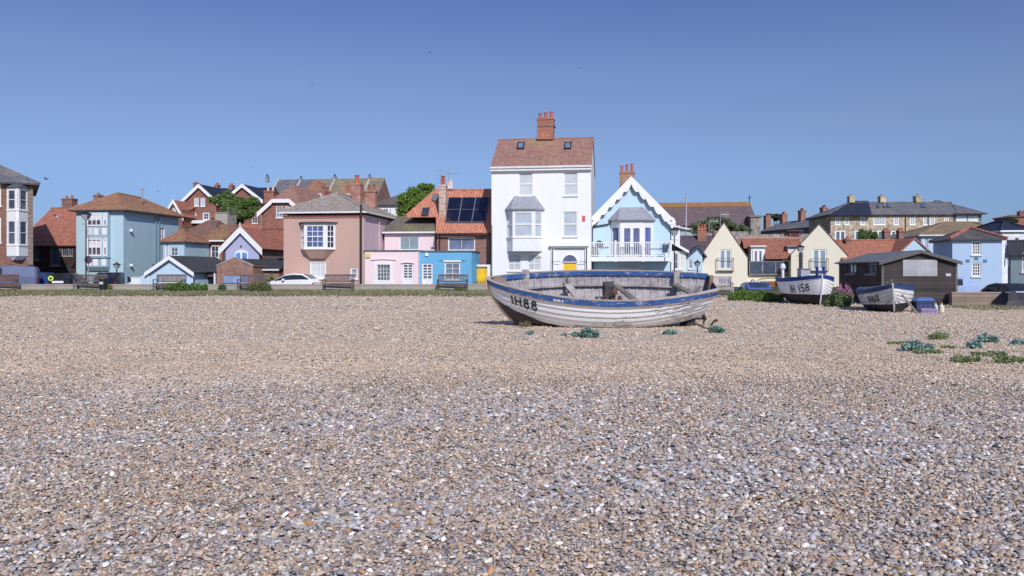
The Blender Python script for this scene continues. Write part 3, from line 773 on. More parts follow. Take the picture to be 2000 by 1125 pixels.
def boat(name, label, h, loc, rot, paint, blue, group, text=None, text_side=-1, text_at=(.1, .72), text_h=.3, text_dir=1, nt=40, marks=None, transom_in=None, band=.15):
    t = thing(name, label, 'boat', loc, 0, group, rot)
    ts = [(i / nt) ** 1.25 for i in range(nt + 1)]
    V, Fc, UV = [], [], []
    def quad(ps, uvs): i = len(V); V.extend(ps); UV.extend(uvs); Fc.append((i, i + 1, i + 2, i + 3))
    for side in (-1, 1):
        for j in range(h.n):
            g0, g1 = j / h.n, (j + 1) / h.n; lap = .020
            for a, b in zip(ts, ts[1:]):
                rows = [(g0, lap), ((g0 + g1) / 2, lap * .5), (g1, .0)]
                for (ga, oa), (gb, ob) in zip(rows, rows[1:]):
                    fo = lambda tt: min(1, tt / .06)
                    q = [h.S(a, ga, side, oa * fo(a)), h.S(b, ga, side, oa * fo(b)), h.S(b, gb, side, ob * fo(b)), h.S(a, gb, side, ob * fo(a))]
                    uv = [(a * h.L, ga), (b * h.L, ga), (b * h.L, gb), (a * h.L, gb)]
                    quad(q if side < 0 else q[::-1], uv if side < 0 else uv[::-1])
                if j:
                    q = [h.S(a, g0, side, -.002), h.S(b, g0, side, -.002), h.S(b, g0, side, lap * min(1, b / .06)), h.S(a, g0, side, lap * min(1, a / .06))]
                    quad(q if side < 0 else q[::-1], [(a * h.L, g0)] * 4)
    rows = 8
    for k in range(rows):
        g0, g1 = k / rows, (k + 1) / rows
        q = [h.S(1, g0, -1), h.S(1, g0, 1), h.S(1, g1, 1), h.S(1, g1, -1)]; quad([p + Vector((.004, 0, 0)) for p in q], [(h.L, g0 * .8 + .2)] * 4)
    me = bpy.data.meshes.new('hull'); me.from_pydata(V, [], Fc); me.update()
    ul = me.uv_layers.new(name='UVMap'); vi = np.zeros(len(me.loops), 'i'); me.loops.foreach_get('vertex_index', vi); ul.data.foreach_set('uv', np.array(UV, 'f')[vi].ravel())
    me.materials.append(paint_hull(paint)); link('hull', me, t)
    # inside planking with its laps
    mb = MB()
    for side in (-1, 1):
        for j in range(h.n):
            g0, g1 = max(.03, j / h.n), (j + 1) / h.n
            for a, b in zip(ts, ts[1:]):
                if a < .015: continue
                q = [h.S(a, g0, side, -.018), h.S(b, g0, side, -.018), h.S(b, g1, side, -.032), h.S(a, g1, side, -.032)]
                mb.poly(q); 
                if j: mb.poly([h.S(a, g0, side, -.018), h.S(b, g0, side, -.018), h.S(b, g0, side, -.032), h.S(a, g0, side, -.032)])
    inner = mb.build('inner_planking', grey_wood((.47, .445, .465)), t)
    mb = MB()
    for k in range(rows):
        g0, g1 = k / rows, (k + 1) / rows; d = Vector((-.035, 0, 0))
        mb.poly([h.S(1, g0, 1) + d, h.S(1, g0, -1) + d, h.S(1, g1, -1) + d, h.S(1, g1, 1) + d])
    mb.build('transom', worn_paint(transom_in or (.03, .045, .10), hi=.6), t)
    # steam-bent ribs, one object each
    nr = int(h.L / .2)
    for k in range(2, nr):
        tt = k / nr; mb = MB()
        for side in (-1, 1):
            gs = [.04 + .93 * i / 12 for i in range(13)]
            for ga, gb in zip(gs, gs[1:]):
                w = .012 / h.L
                A = [h.S(tt - w, ga, side, -.03), h.S(tt + w, ga, side, -.03), h.S(tt + w, gb, side, -.03), h.S(tt - w, gb, side, -.03)]
                Bq = [h.S(tt - w, ga, side, -.056), h.S(tt + w, ga, side, -.056), h.S(tt + w, gb, side, -.056), h.S(tt - w, gb, side, -.056)]
                mb.poly(Bq); mb.poly([A[0], A[3], Bq[3], Bq[0]]); mb.poly([A[1], A[2], Bq[2], Bq[1]])
        mb.poly([h.S(tt - w, .04, -1, -.056), h.S(tt + w, .04, -1, -.056), h.S(tt + w, .04, 1, -.056), h.S(tt - w, .04, 1, -.056)])
        mb.build('rib', grey_wood((.54, .51, .53)), t)
    def strip(name, *a, **k):
        for sd in (-1, 1): strip1(name, *a, side=sd, **k)
    def strip1(name, g0f, g1f, o0, o1, mat, t0=0.0, t1=1.0, side=None):
        mb = MB()
        for sd in ((-1, 1) if side is None else (side,)):
            tt = [x for x in ts if t0 <= x <= t1]
            for a, b in zip(tt, tt[1:]):
                c = []
                for x in (a, b):
                    dz0, dz1 = g0f(x), g1f(x)
                    for dz, o in ((dz0, o0), (dz0, o1), (dz1, o1), (dz1, o0)):
                        gg = h.gz(x, dz) if dz < 0 else 1
                        p = h.S(x, gg, sd, o); p.z += max(0, dz); c.append(p)
                A, Bq = c[:4], c[4:]
                for k in range(4): mb.poly([A[k], Bq[k], Bq[(k + 1) % 4], A[(k + 1) % 4]])
        return mb.build(name, mat, t)
    bw = band
    strip('rubbing_band', lambda x: -bw + .03 * max(0, 1 - x * 5), lambda x: .0, .012, .036, blue)
    if paint == 'worn': strip('moulding', lambda x: -bw - .028 + .035 * max(0, 1 - x * 5), lambda x: -bw - .006 + .032 * max(0, 1 - x * 5), .010, .042, worn_paint((.48, .33, .22), hi=.56, name='bare varnish'))
    strip('gunwale', lambda x: .003, lambda x: .021, -.045, .040, grey_wood((.42, .36, .32)) if paint == 'worn' else blue)
    strip('inwale', lambda x: -.105, lambda x: .0, -.085, -.06, blue, .04, 1)
    strip('riser', lambda x: -.42, lambda x: -.375, -.13, -.055, grey_wood((.40, .37, .37)), .12, .95)
    if paint == 'worn':
        mb = MB(); a0 = h.S(0, 1, 1); q = [Vector((a0.x + .02, 0, a0.z - .03))] + [h.S(x, 1, sd, -.06) + Vector((0, 0, -.025)) for sd in (-1,) for x in (.02, .045, .075)] + [h.S(x, 1, 1, -.06) + Vector((0, 0, -.025)) for x in (.075, .045, .02)]
        mb.prism([p - Vector((0, 0, .05)) for p in q], q); mb.build('breasthook', grey_wood((.30, .22, .17), 'brown bare timber'), t)
    # stem, keel
    mb = MB(); pr = None
    gs = [i / 14 for i in range(15)]
    for ga, gb in zip(gs, gs[1:]):
        a, b = h.S(0, ga, 1), h.S(0, gb, 1)
        sf = .075 if paint == 'worn' else .04; mb.hexa([(a.x - sf, -.026, a.z), (a.x + .05, -.03, a.z), (a.x + .05, .03, a.z), (a.x - sf, .026, a.z), (b.x - sf, -.026, b.z), (b.x + .05, -.03, b.z), (b.x + .05, .03, b.z), (b.x - sf, .026, b.z)])
    a = h.S(0, 1, 1); mb.box(a.x - sf - .003, a.x + .06, -.03, .03, a.z + .001, a.z + .07)
    mb.build('stem', worn_paint((.56, .42, .29), (.5, .48, .46), hi=.58, name='bare stem') if paint == 'worn' else worn_paint((.60, .60, .62) if paint == 'fresh' else (.46, .45, .42), (.2, .19, .2), hi=.62, name='painted stem'), t)
    mb = MB(); kt = [.12 + .88 * i / 16 for i in range(17)]; x0 = h.S(0, 0, 1).x
    kp = [(x0, .03)] + [(h.S(x, 0, 1).x, h.K(x)) for x in kt]
    for (xa, za), (xb, zb) in zip(kp, kp[1:]):
        mb.hexa([(xa, -.032, za - .10), (xb, -.032, zb - .10), (xb, .032, zb - .10), (xa, .032, za - .10), (xa, -.03, za + .02), (xb, -.03, zb + .02), (xb, .03, zb + .02), (xa, .03, za + .02)])
    mb.build('keel', grey_wood((.16, .14, .13), 'dark keel timber'), t)
    if text: hull_text(h, t, 'painted_letter', text, text_side, text_at, text_h, text_dir, BLACK, .03, .165)
    for mk in marks or []: hull_text(h, t, *mk)
    t['sections'] = 0
    del t['sections']
    return t

def arc(cx, cy, rx, ry, a0, a1, n=14): return [(cx + rx * math.cos(R(a0 + (a1 - a0) * i / n)), cy + ry * math.sin(R(a0 + (a1 - a0) * i / n))) for i in range(n + 1)]
GLYPH = {'I': (.16, [[(.08, 0), (.08, 1)]]), 'H': (.66, [[(.06, 0), (.06, 1)], [(.60, 0), (.60, 1)], [(.06, .5), (.60, .5)]]),
         '8': (.6, [arc(.3, .75, .2, .2, 0, 360, 20), arc(.3, .28, .25, .25, 0, 360, 22)]), '1': (.2, [[(.1, 0), (.1, 1)]]),
         '5': (.58, [[(.5, 1), (.14, 1), (.1, .55)] , arc(.28, .32, .25, .3, 130, -140, 18)]),
         '6': (.58, [arc(.29, .29, .24, .26, 0, 360, 20), arc(.48, .42, .44, .52, 110, 195, 10)]), '0': (.6, [arc(.3, .5, .24, .46, 0, 360, 24)]),
         'D': (.58, [[(.08, 0), (.08, 1)], [(.08, 1)] + arc(.2, .5, .34, .5, 90, -90, 14) + [(.08, 0)]]), 'A': (.62, [[(.04, 0), (.31, 1), (.58, 0)], [(.16, .36), (.46, .36)]]),
         'W': (.85, [[(.03, 1), (.22, 0), (.42, .8), (.62, 0), (.82, 1)]]), 'N': (.64, [[(.06, 0), (.06, 1), (.56, 0), (.56, 1)]]), 'B': (.58, [[(.08, 0), (.08, 1)], arc(.1, .75, .34, .24, 90, -90, 10), arc(.1, .26, .42, .26, 90, -90, 10)]), ' ': (.45, [])}
def strokes(text, w=.2, gap=.24):
    """quads (in letter-height units) of hand painted letters"""
    x = 0; allq = []
    for ch in text:
        adv, pls = GLYPH[ch]; out = []; allq.append(out)
        for pl in pls:
            q = []
            for a, b in zip(pl, pl[1:]):
                k = max(1, int(math.hypot(b[0] - a[0], b[1] - a[1]) / .1))
                q += [(a[0] + (b[0] - a[0]) * i / k, a[1] + (b[1] - a[1]) * i / k) for i in range(k)]
            q.append(pl[-1])
            for i in range(len(q) - 1):
                a, b = Vector(q[i]), Vector(q[i + 1]); d = (b - a).normalized()
                def nrm(k):
                    p, r_ = Vector(q[max(0, k - 1)]), Vector(q[min(len(q) - 1, k + 1)])
                    e = (r_ - p).normalized(); return Vector((-e.y, e.x)) * w / 2
                na, nb = nrm(i), nrm(i + 1)
                out.append([(x + p.x, p.y) for p in (a - na, b - nb, b + nb, a + na)])
        x += adv + gap
    return [q for q in allq if q]
def hull_text(h, t, name, text, side, at_, hgt, direction, mat, out=.03, w=.2):
    s0, g0 = at_
    for glyph in strokes(text, w):
        mb = MB()
        for q in glyph:
            ps = []
            for x, y in q:
                tt = s0 + direction * x * hgt / h.L
                gir = (h.H(tt) - h.K(tt)) * 1.15
                ps.append(h.S(tt, min(1, g0 + y * hgt / gir), side, out))
            mb.poly(ps)
        mb.build(name, mat, t)

# ------------------------------------------------------------------ vehicles, street furniture
def vehicle(name, label, cat, loc, rz, prof, width, paint, glass=None, group=None, wheels=(.75, 3.2), wr=.3, rear='hatch', cabin=(1, 5), windows=None, lights=True, taper=.12, mirror=True, rails=False):
    """prof: stations (x, belt z, roof z) from nose to tail; roof==belt where there is only bonnet"""
    t = thing(name, label, cat, loc, rz, group); w = width / 2; glass = glass or m_glass((.02, .024, .03))
    def ring(x, zb, zr, f):
        wb = w * f; wr_ = wb - max(0, zr - zb) * taper / .5 * .5 - .02
        return [Vector((x, -wb * .93, .24)), Vector((x, -wb, .5)), Vector((x, -wb * .985, zb)), Vector((x, -wr_, zr - .03)), Vector((x, -wr_ * .85, zr + .015)), Vector((x, wr_ * .85, zr + .015)), Vector((x, wr_, zr - .03)), Vector((x, wb * .985, zb)), Vector((x, wb, .5)), Vector((x, wb * .93, .24))]
    n = len(prof); L = prof[-1][0]
    rings = [ring(x, zb, zr, .86 if k in (0, n - 1) else (.95 if k in (1, n - 2) else 1)) for k, (x, zb, zr) in enumerate(prof)]
    mb = MB(); gl = []
    for a, b in zip(rings, rings[1:]):
        for k in range(9): mb.poly([a[k], b[k], b[k + 1], a[k + 1]])
        mb.poly([a[9], b[9], b[0], a[0]])
    mb.poly(rings[0][::-1]); mb.poly(rings[-1]); b = mb.build('body', paint, t, smooth=False)
    m = b.modifiers.new('soft edges', 'BEVEL'); m.width = .035; m.segments = 2; m.limit_method = 'ANGLE'; m.angle_limit = R(25)
    def inset(ps, f, out):
        c = sum(ps, Vector()) / len(ps); nn = (ps[1] - ps[0]).cross(ps[2] - ps[0]).normalized()
        return c, [p + (c - p).normalized() * min(f, (c - p).length * .4) for p in ps], nn
    ctr = Vector((L / 2, 0, .9))
    def pane(nm, ps, f=.06, mat=glass, out=.012):
        c, q, nn = inset(ps, f, out)
        if nn.dot(c - ctr) < 0: nn = -nn
        p = MB(); p.prism([v + nn * .002 for v in q], [v + nn * out for v in q]); return p.build(nm, mat, t)
    # side windows run over stretches of stations; wind screens between a bonnet and a roof station
    for i0, i1 in windows or []:
        for sd in (0, 1):
            o = Vector((0, -.014 if sd == 0 else .014, .004)); pb = MB(); e = []
            for k in range(i0, i1 + 1):
                l, h = rings[k][2 if sd == 0 else 7], rings[k][3 if sd == 0 else 6]; m = .10 if (h - l).length > .1 else .3
                e.append((l + (h - l) * m + o, h + (l - h) * (m + .02) + o))
            e[0] = tuple(p + (q - p) * .18 for p, q in zip(e[0], e[1])); e[-1] = tuple(p + (q - p) * .22 for p, q in zip(e[-1], e[-2]))
            for a, b_ in zip(e, e[1:]): pb.poly([a[0], b_[0], b_[1], a[1]])
            pb.build('side_window', glass, t)
    for k in cabin:
        a, b_ = rings[k], rings[k + 1]; pane('windscreen', [a[4], b_[4], b_[5], a[5]], .07, out=.016)
    for x in wheels:
        for sd in (-1, 1):
            wm = MB(); y = sd * (w - .06)
            wm.tube([(x, y - .1, wr), (x, y - .085, wr), (x, y + .085, wr), (x, y + .1, wr)], [wr * .9, wr, wr, wr * .9], 18)
            wo = wm.build('wheel', BLACK, t); rm = MB(); rm.tube([(x, y + sd * .06, wr), (x, y + sd * .108, wr)], wr * .62, 14); rm.build('rim', m_plain((.45, .45, .47), .35, .1, 4, .6), wo)
    for sd in (-1, 1):
        e = rings[-1][2 if sd < 0 else 7]; lb = MB(); lb.box(L - .34, L + .02, e.y - .035, e.y + .03, e.z - .22, e.z - .02)
        lb.build('tail_light', m_plain((.32, .015, .02), .2, .1), t)
        e = rings[0][2 if sd < 0 else 7]; lb = MB(); lb.box(-.02, .2, e.y - .08, e.y + .03, e.z - .16, e.z - .03); lb.build('headlight', m_glass((.5, .5, .52), .1), t)
        if mirror:
            k = cabin[0] + 1; e = rings[k][2 if sd < 0 else 7]; lb = MB(); lb.box(e.x - .1, e.x + .05, e.y + sd * .02, e.y + sd * .2, e.z + .0, e.z + .14); lb.build('mirror', paint, t)
    if rails:
        for y in (-.55, .55):
            r = MB(); r.tube([(prof[3][0], y * w, prof[3][2] + .12), (prof[-2][0] - .2, y * w, prof[-2][2] + .12)], .03, 6)
            for f in (.05, .5, .95): x = prof[3][0] + (prof[-2][0] - .2 - prof[3][0]) * f; r.tube([(x, y * w, prof[3][2] - .02), (x, y * w, prof[3][2] + .12)], .025, 6)
            r.build('roof_rail', BLACK, t)
    return t
HATCH = [(0, .60, .60), (.12, .70, .70), (.75, .86, .88), (.9, .88, .91), (1.8, .93, 1.36), (2.4, .95, 1.44), (3.15, .98, 1.40), (3.74, 1.0, 1.03), (3.95, .80, .82)]
VAN = [(0, .75, .75), (.15, .95, .95), (.9, 1.1, 1.14), (1.0, 1.15, 1.2), (1.85, 1.2, 1.92), (2.85, 1.22, 1.98), (3.9, 1.22, 1.98), (4.75, 1.2, 1.95), (4.9, 1.1, 1.7)]

def bench(label, x, y, rz=0, wood=None, L=1.9, group='benches along the promenade wall', name='park_bench'):
    wood = wood or grey_wood((.18, .15, .145), 'weathered bench timber'); t = thing(name, label, 'bench', (x, y, float(hill_z(x, y))), rz, group); t.scale = (1, 1, 1.16)
    def st(nm, fn): mb = MB(); fn(mb); mb.build(nm, wood, t)
    st('seat', lambda m: [m.box(-L / 2, L / 2, -.24 + k * .115, -.24 + k * .115 + .1, .42, .455) for k in range(4)] + [m.box(-L / 2 + .05, L / 2 - .05, -.255, -.225, .33, .415)])
    def back(m):
        m.beam((-L / 2, .31, .93), (L / 2, .31, .93), .05, .09); m.beam((-L / 2, .25, .55), (L / 2, .25, .55), .045, .07)
        k = int(L / .095)
        for i in range(k): xx = -L / 2 + .07 + (L - .14) * i / (k - 1); m.beam((xx, .254, .58), (xx, .304, .89), .055, .022, (0, 1, 0))
    st('backrest', back)
    for sx in (-1, 1):
        xx = sx * (L / 2 + .03)
        st('leg', lambda m: m.beam((xx, -.25, 0), (xx, -.25, .64), .065, .065)); st('leg', lambda m: m.beam((xx, .2, 0), (xx, .33, .97), .065, .065))
        st('armrest', lambda m: m.box(xx - .04, xx + .04, -.31, .26, .642, .68))
        st('stretcher', lambda m: m.box(xx - .025, xx + .025, -.21, .21, .2, .26))
    return t

def lamp(label, x, y, z, h, name='street_lamp', r=.05, lan=.42, lit=False, swan=False, group='Victorian lamp posts along the promenade'):
    t = thing(name, label, 'lamp post', (x, y, z), 0, group); mb = MB()
    mb.lathe([(r * 2.6, 0), (r * 2.6, .25), (r * 1.7, .32), (r * 1.5, .9), (r * 1.05, 1.0), (r * .75, h - lan - .12), (r * 1.3, h - lan - .1), (r * .9, h - lan - .02)], n=12)
    mb.beam((-.28, 0, h - lan - .32), (.28, 0, h - lan - .32), .03, .03); mb.build('pole', BLACK, t, smooth=True)
    z0, z1 = h - lan, h - lan * .38; a, b = lan * .2, lan * .42
    g = MB(); lo = [(-a, -a, z0), (a, -a, z0), (a, a, z0), (-a, a, z0)]; hi = [(-b, -b, z1), (b, -b, z1), (b, b, z1), (-b, b, z1)]
    for k in range(4): g.poly([lo[k], lo[(k + 1) % 4], hi[(k + 1) % 4], hi[k]])
    lan_o = MB()
    for k in range(4): lan_o.beam(lo[k], hi[k], .022, .022)
    for k in range(4): lan_o.beam(hi[k], hi[(k + 1) % 4], .022, .022)
    lo_ = lan_o.build('lantern', BLACK, t); g.build('glass', m_glass((.36, .37, .4), .15), lo_)
    c = MB(); e = b * 1.22; q = [(-e, -e, z1 + .01), (e, -e, z1 + .01), (e, e, z1 + .01), (-e, e, z1 + .01)]; m = [(-a * .9, -a * .9, h - .08), (a * .9, -a * .9, h - .08), (a * .9, a * .9, h - .08), (-a * .9, a * .9, h - .08)]
    c.prism(q, m); c.lathe([(.05, h - .08), (.06, h - .03), (.02, h), (.012, h + .1)], n=8); c.build('cap', BLACK, lo_)
    return t

def bird(label, p, span, heading, bank, white=False):
    t = thing('gull', label, 'bird', p, heading, 'gulls in the sky'); mb = MB(); s = span
    mb.tube([(0, -.22 * s, 0), (0, -.12 * s, .0), (0, .02 * s, -.01 * s), (0, .2 * s, .01 * s)], [.01 * s, .05 * s, .06 * s, .012 * s], 8)
    mb.build('body', WHITE if white else m_plain((.10, .10, .12), .7), t)
    for sd in (-1, 1):
        w = MB(); z = bank * s
        pl = [(0, -.09, 0), (sd * .22, -.12, .09), (sd * .5, .02, .04), (sd * .23, .02, .085), (0, .07, 0)]
        w.prism([(x * s, y * s, (zz + abs(x) * bank) * s - .004) for x, y, zz in pl], [(x * s, y * s, (zz + abs(x) * bank) * s + .004) for x, y, zz in pl])
        w.build('wing', m_plain((.35, .36, .4), .7) if white else m_plain((.10, .10, .12), .7), t)
    return t
def gz(px, Y, d=.4): return float(hill_z((px - CX) / F * Y, Y)) - d
PANTILE = m_tile((.42, .17, .115), (.34, .13, .09), (.32, .23, .15), .15)
ORANGE = m_tile((.60, .25, .16), (.52, .20, .125), (.48, .3, .2), .06)
REDTILE = m_tile((.385, .205, .165), (.315, .165, .135), (.34, .245, .13), .36, .18, .24, .15)
BROWNTILE = m_tile((.37, .185, .115), (.31, .15, .095), (.33, .24, .12), .42, .2, .26, .3)
MOSSTILE = m_tile((.30, .15, .10), (.22, .115, .085), (.36, .26, .09), .42, .22, .28, .4)
GREYTILE = m_tile((.37, .31, .27), (.31, .26, .23), (.35, .31, .2), .3, .24, .3, .6)
OCHRE = m_tile((.27, .20, .14), (.23, .165, .12), (.29, .21, .10), .5, .2, .26, .2)
STAIN = m_tile((.17, .17, .19), (.135, .135, .155), (.29, .25, .2), .38, .18, .22, .1)
GOLDMOSS = m_tile((.24, .20, .16), (.19, .16, .14), (.36, .27, .09), .5, .2, .25, .2)
STONE = m_stone((.46, .375, .275)); FLINT = m_stone((.33, .29, .27))
TEAL = m_render((.425, .575, .645)); PALEBLUE = m_render((.49, .63, .75)); SKYBLUE = m_render((.51, .68, .78), .08)
PINK = m_render((.82, .66, .68), .1); BLUE = m_render((.15, .415, .64)); BROWN = m_render((.525, .345, .285), .12)
WHITEWALL = m_render((.80, .80, .80), .05); CREAM = m_render((.80, .735, .585), .06); LILAC = m_render((.41, .425, .60))
YELLOW = m_plain((.85, .52, .03), .5, .06); COPING = m_plain((.12, .115, .12), .8, .2)

def b_far_left():
    h = House('brick_house', 'dark brick house with two-storey white bay at the left edge, cropped by the frame', 'house', 64, 62, W=8.5, D=10, rot=-32, z0=.1, anchor='R')
    H = h.z(362, 64)
    h.win('f', -14, 352, 2, 402, 2, 2); h.win('f', -14, 424, 2, 474, 2, 2)
    h.walls(m_brick((.26, .10, .065), (.17, .07, .05), (.3, .23, .19)), H)
    ql = MB()
    for k in range(26): ql.box(h.W - .35 - .12 * (k % 2), h.W + .02, -.02, .025, .1 + k * .3, .37 + k * .3, h.T('f'))
    h.part('quoin', ql, m_plain((.22, .17, .14), .9, .3))
    u0, u1 = h.u(13), h.u(55); za = lambda py: h.z(py, 34)
    h.bay(u0, u1, za(500), za(368), .8, .62, [(za(410), za(372)), (za(478), za(432))], (1, 2, 1), 2, pane=m_glass((.08, .10, .15)), roof=SLATE, roof_h=.35, base_drop=.3)
    h.hip(STAIN, H, (h.W * .42, 4.6, H + 3.1), (h.W * .5, 5.4, H + 3.1), .45)
    sk = MB(); sk.box(2.2, 3.1, 1.2, 2.2, H + 1.05, H + 1.12); h.part('skylight', sk, G_PALE)
    h.chimney(-40, -22, 268, 310, 5, .8, pots=2)
def b_red_roofs():
    h = House('brick_house', 'low brick house with red pantile roof, in the shade of the left-edge house', 'house', 34, 72, px2=152, D=9, z0=.1)
    H = h.z(478, 100)
    dk = m_brick((.075, .032, .025), (.05, .024, .02), (.07, .06, .055))  # brick colour darkened to carry the shade on this wall
    h.win('f', 66, 480, 76, 508, 2, 2, frame=GREY); h.win('f', 98, 482, 117, 519, 1, 1, pane=G_MID, frame=GREY); h.win('f', 120, 480, 131, 500, 2, 1, frame=GREY); h.win('f', 133, 480, 142, 500, 2, 1, frame=GREY)
    h.winm('f', h.u(124), h.u(136), .1, 2.1, 1, 1, name='door', panel=.5, pane=G_DARK, frame=DARKGREY, sill=False)
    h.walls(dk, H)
    h.gable_side(PANTILE, H, h.z(409, 100, 4.5), ridge_w=4.5)
    c = House('brick_house', 'red roofed house with a broad brick chimney behind the shaded brick house', 'house', 92, 82, px2=160, D=8, z0=.1)
    H2 = c.z(440, 120); c.walls(BRICK, H2); c.gable_side(PANTILE, H2, c.z(404, 120, 4)); c.chimney(126, 146, 388, 412, 4, .9, m_brick((.24, .10, .075), (.18, .075, .06)), pots=2, potpx=6)
def b_teal():
    h = House('teal_house', 'tall pale teal house with hipped tile roof and white panelled oriel windows', 'house', 149, 68, px2=241, D=8.4, z0=.1)
    H = h.z(413, 195)
    h.winm('r', 5.3, 6.1, H - 2.4, H - 1.1, 2, 2, pane=G_PALE); h.winm('r', 6.6, 7.2, 2.2, 3.4, 1, 2, pane=G_PALE); h.winm('r', 4.2, 4.7, 1.1, 2.0, 1, 2, pane=G_PALE)
    h.walls(TEAL, H)
    z = lambda py: h.z(py, 190)
    w2 = m_glass((.10, .09, .12))
    # shallow box oriel through two storeys: windows with blinds half down, white panels between
    u0, u1 = h.u(174), h.u(216); mb = MB(); T = h.T('f'); um = h.u(206)
    mb.box(u0, u1, -.35, 0, z(506), z(414) - .05); o = h.part('oriel_window', mb, m_render((.34, .46, .54)))
    for (a, b) in ((415, 442), (466, 500)):
        for (ua, ub, nx) in ((u0 + .06, um - .08, 3), (um + .06, u1 - .06, 1)):
            fr = MB(); pn = MB(); bl = MB(); f = (ua, ub, z(b), z(a) - (.12 if a == 415 else 0))
            glaze(fr, pn, lambda u, o, zz: (u, -.352 - .1 - o, zz), *f, nx, 2, .11, .07, False, .1)
            bl.box(ua + .11, ub - .11, .37, .377, z(b) + (z(a) - z(b)) * .5, z(a) - .2, lambda u, o, zz: (u, -o, zz))
            fr.build('frame', WHITE, o); pn.build('pane', w2, o); bl.build('blind', DULLWHITE, o)
    def panels(y0, y1, za, zb, par):
        for k in range(3): wp = MB(); ua = u0 + .1 + (u1 - u0 - .1) * (0, .31, .72)[k]; wp.box(ua, ua + .42, y0, y1, za, zb); wp.build('panel', WHITE, par)
    panels(-.375, -.352, z(459), z(446), o)
    mb = MB(); c = [(u0 - .05, 0), (u0 - .05, -.55), (u1 + .05, -.55), (u1 + .05, 0)]
    mb.prism([(x, y, z(503.5)) for x, y in c], [(x, y, z(502)) for x, y in c]); mb.prism([(u0 + .1, -.1, z(529)), (u0 + .1, -.16, z(529)), (u1 - .1, -.16, z(529)), (u1 - .1, -.1, z(529))], [(u0, 0, z(521)), (u0, -.45, z(521)), (u1, -.45, z(521)), (u1, 0, z(521))])
    mb.box(u0, u1, -.42, -.0, z(521), z(503.5)); lo = h.part('oriel_base', mb, m_render((.34, .46, .54)))
    panels(-.445, -.422, z(519), z(506), lo)
    pk = h.z(377, 233, 2.3); h.hip(BROWNTILE, H, (h.W / 2, 2.4, pk), (h.W / 2, 5.6, pk - .1), .42)
    h.chimney(187, 198, 381, 400, 6.5, .7, pots=1, potpx=5)
    for w, a in ((4.55, 3), (5.05, 1.6)):
        mb = MB(); mb.tube([(h.W + .09, w, a - 2.4 if a < 2 else 0), (h.W + .09, w, H - .1)], .06, 8); h.part('drainpipe', mb, m_plain((.16, .28, .33)))
    for w, zz in ((.9, 4.7), (.9, 1.75)): mb = MB(); mb.lathe([(.02, 0), (.12, .04), (.14, .14), (.08, .25)], (h.W + .14, w, zz), 10); h.part('wall_lamp', mb, WHITE)
    mb = MB(); mb.tube([(h.W * .8, 4.0, H + 1.2), (h.W * .8, 4.0, H + 2.3)], .05, 6); mb.tube([(h.W * .8 - .12, 4, H + 2.3), (h.W * .8 + .16, 4, H + 2.25)], .06, 6); h.part('roof_vent', mb, GREY)
    g = House('annexe', 'small teal annexe with a red pyramid roof beside the tall teal house', 'house', 319, 67, px2=360, D=4.0, z0=.1)
    Hh = g.z(474.5, 340); g.win('f', 333, 483, 348, 500, 2, 2, frame=WHITE, pane=m_glass((.09, .11, .14))); g.winm('f', .12, .5, 2.1, 3.6, 1, 2, pane=G_PALE)
    g.walls(TEAL, Hh); pk = g.z(449, 345, 1.6); g.hip(m_tile((.36, .18, .115), (.29, .14, .09), (.35, .25, .12), .3), Hh, (g.W / 2, 1.5, pk), (g.W / 2, 2.2, pk), .2)
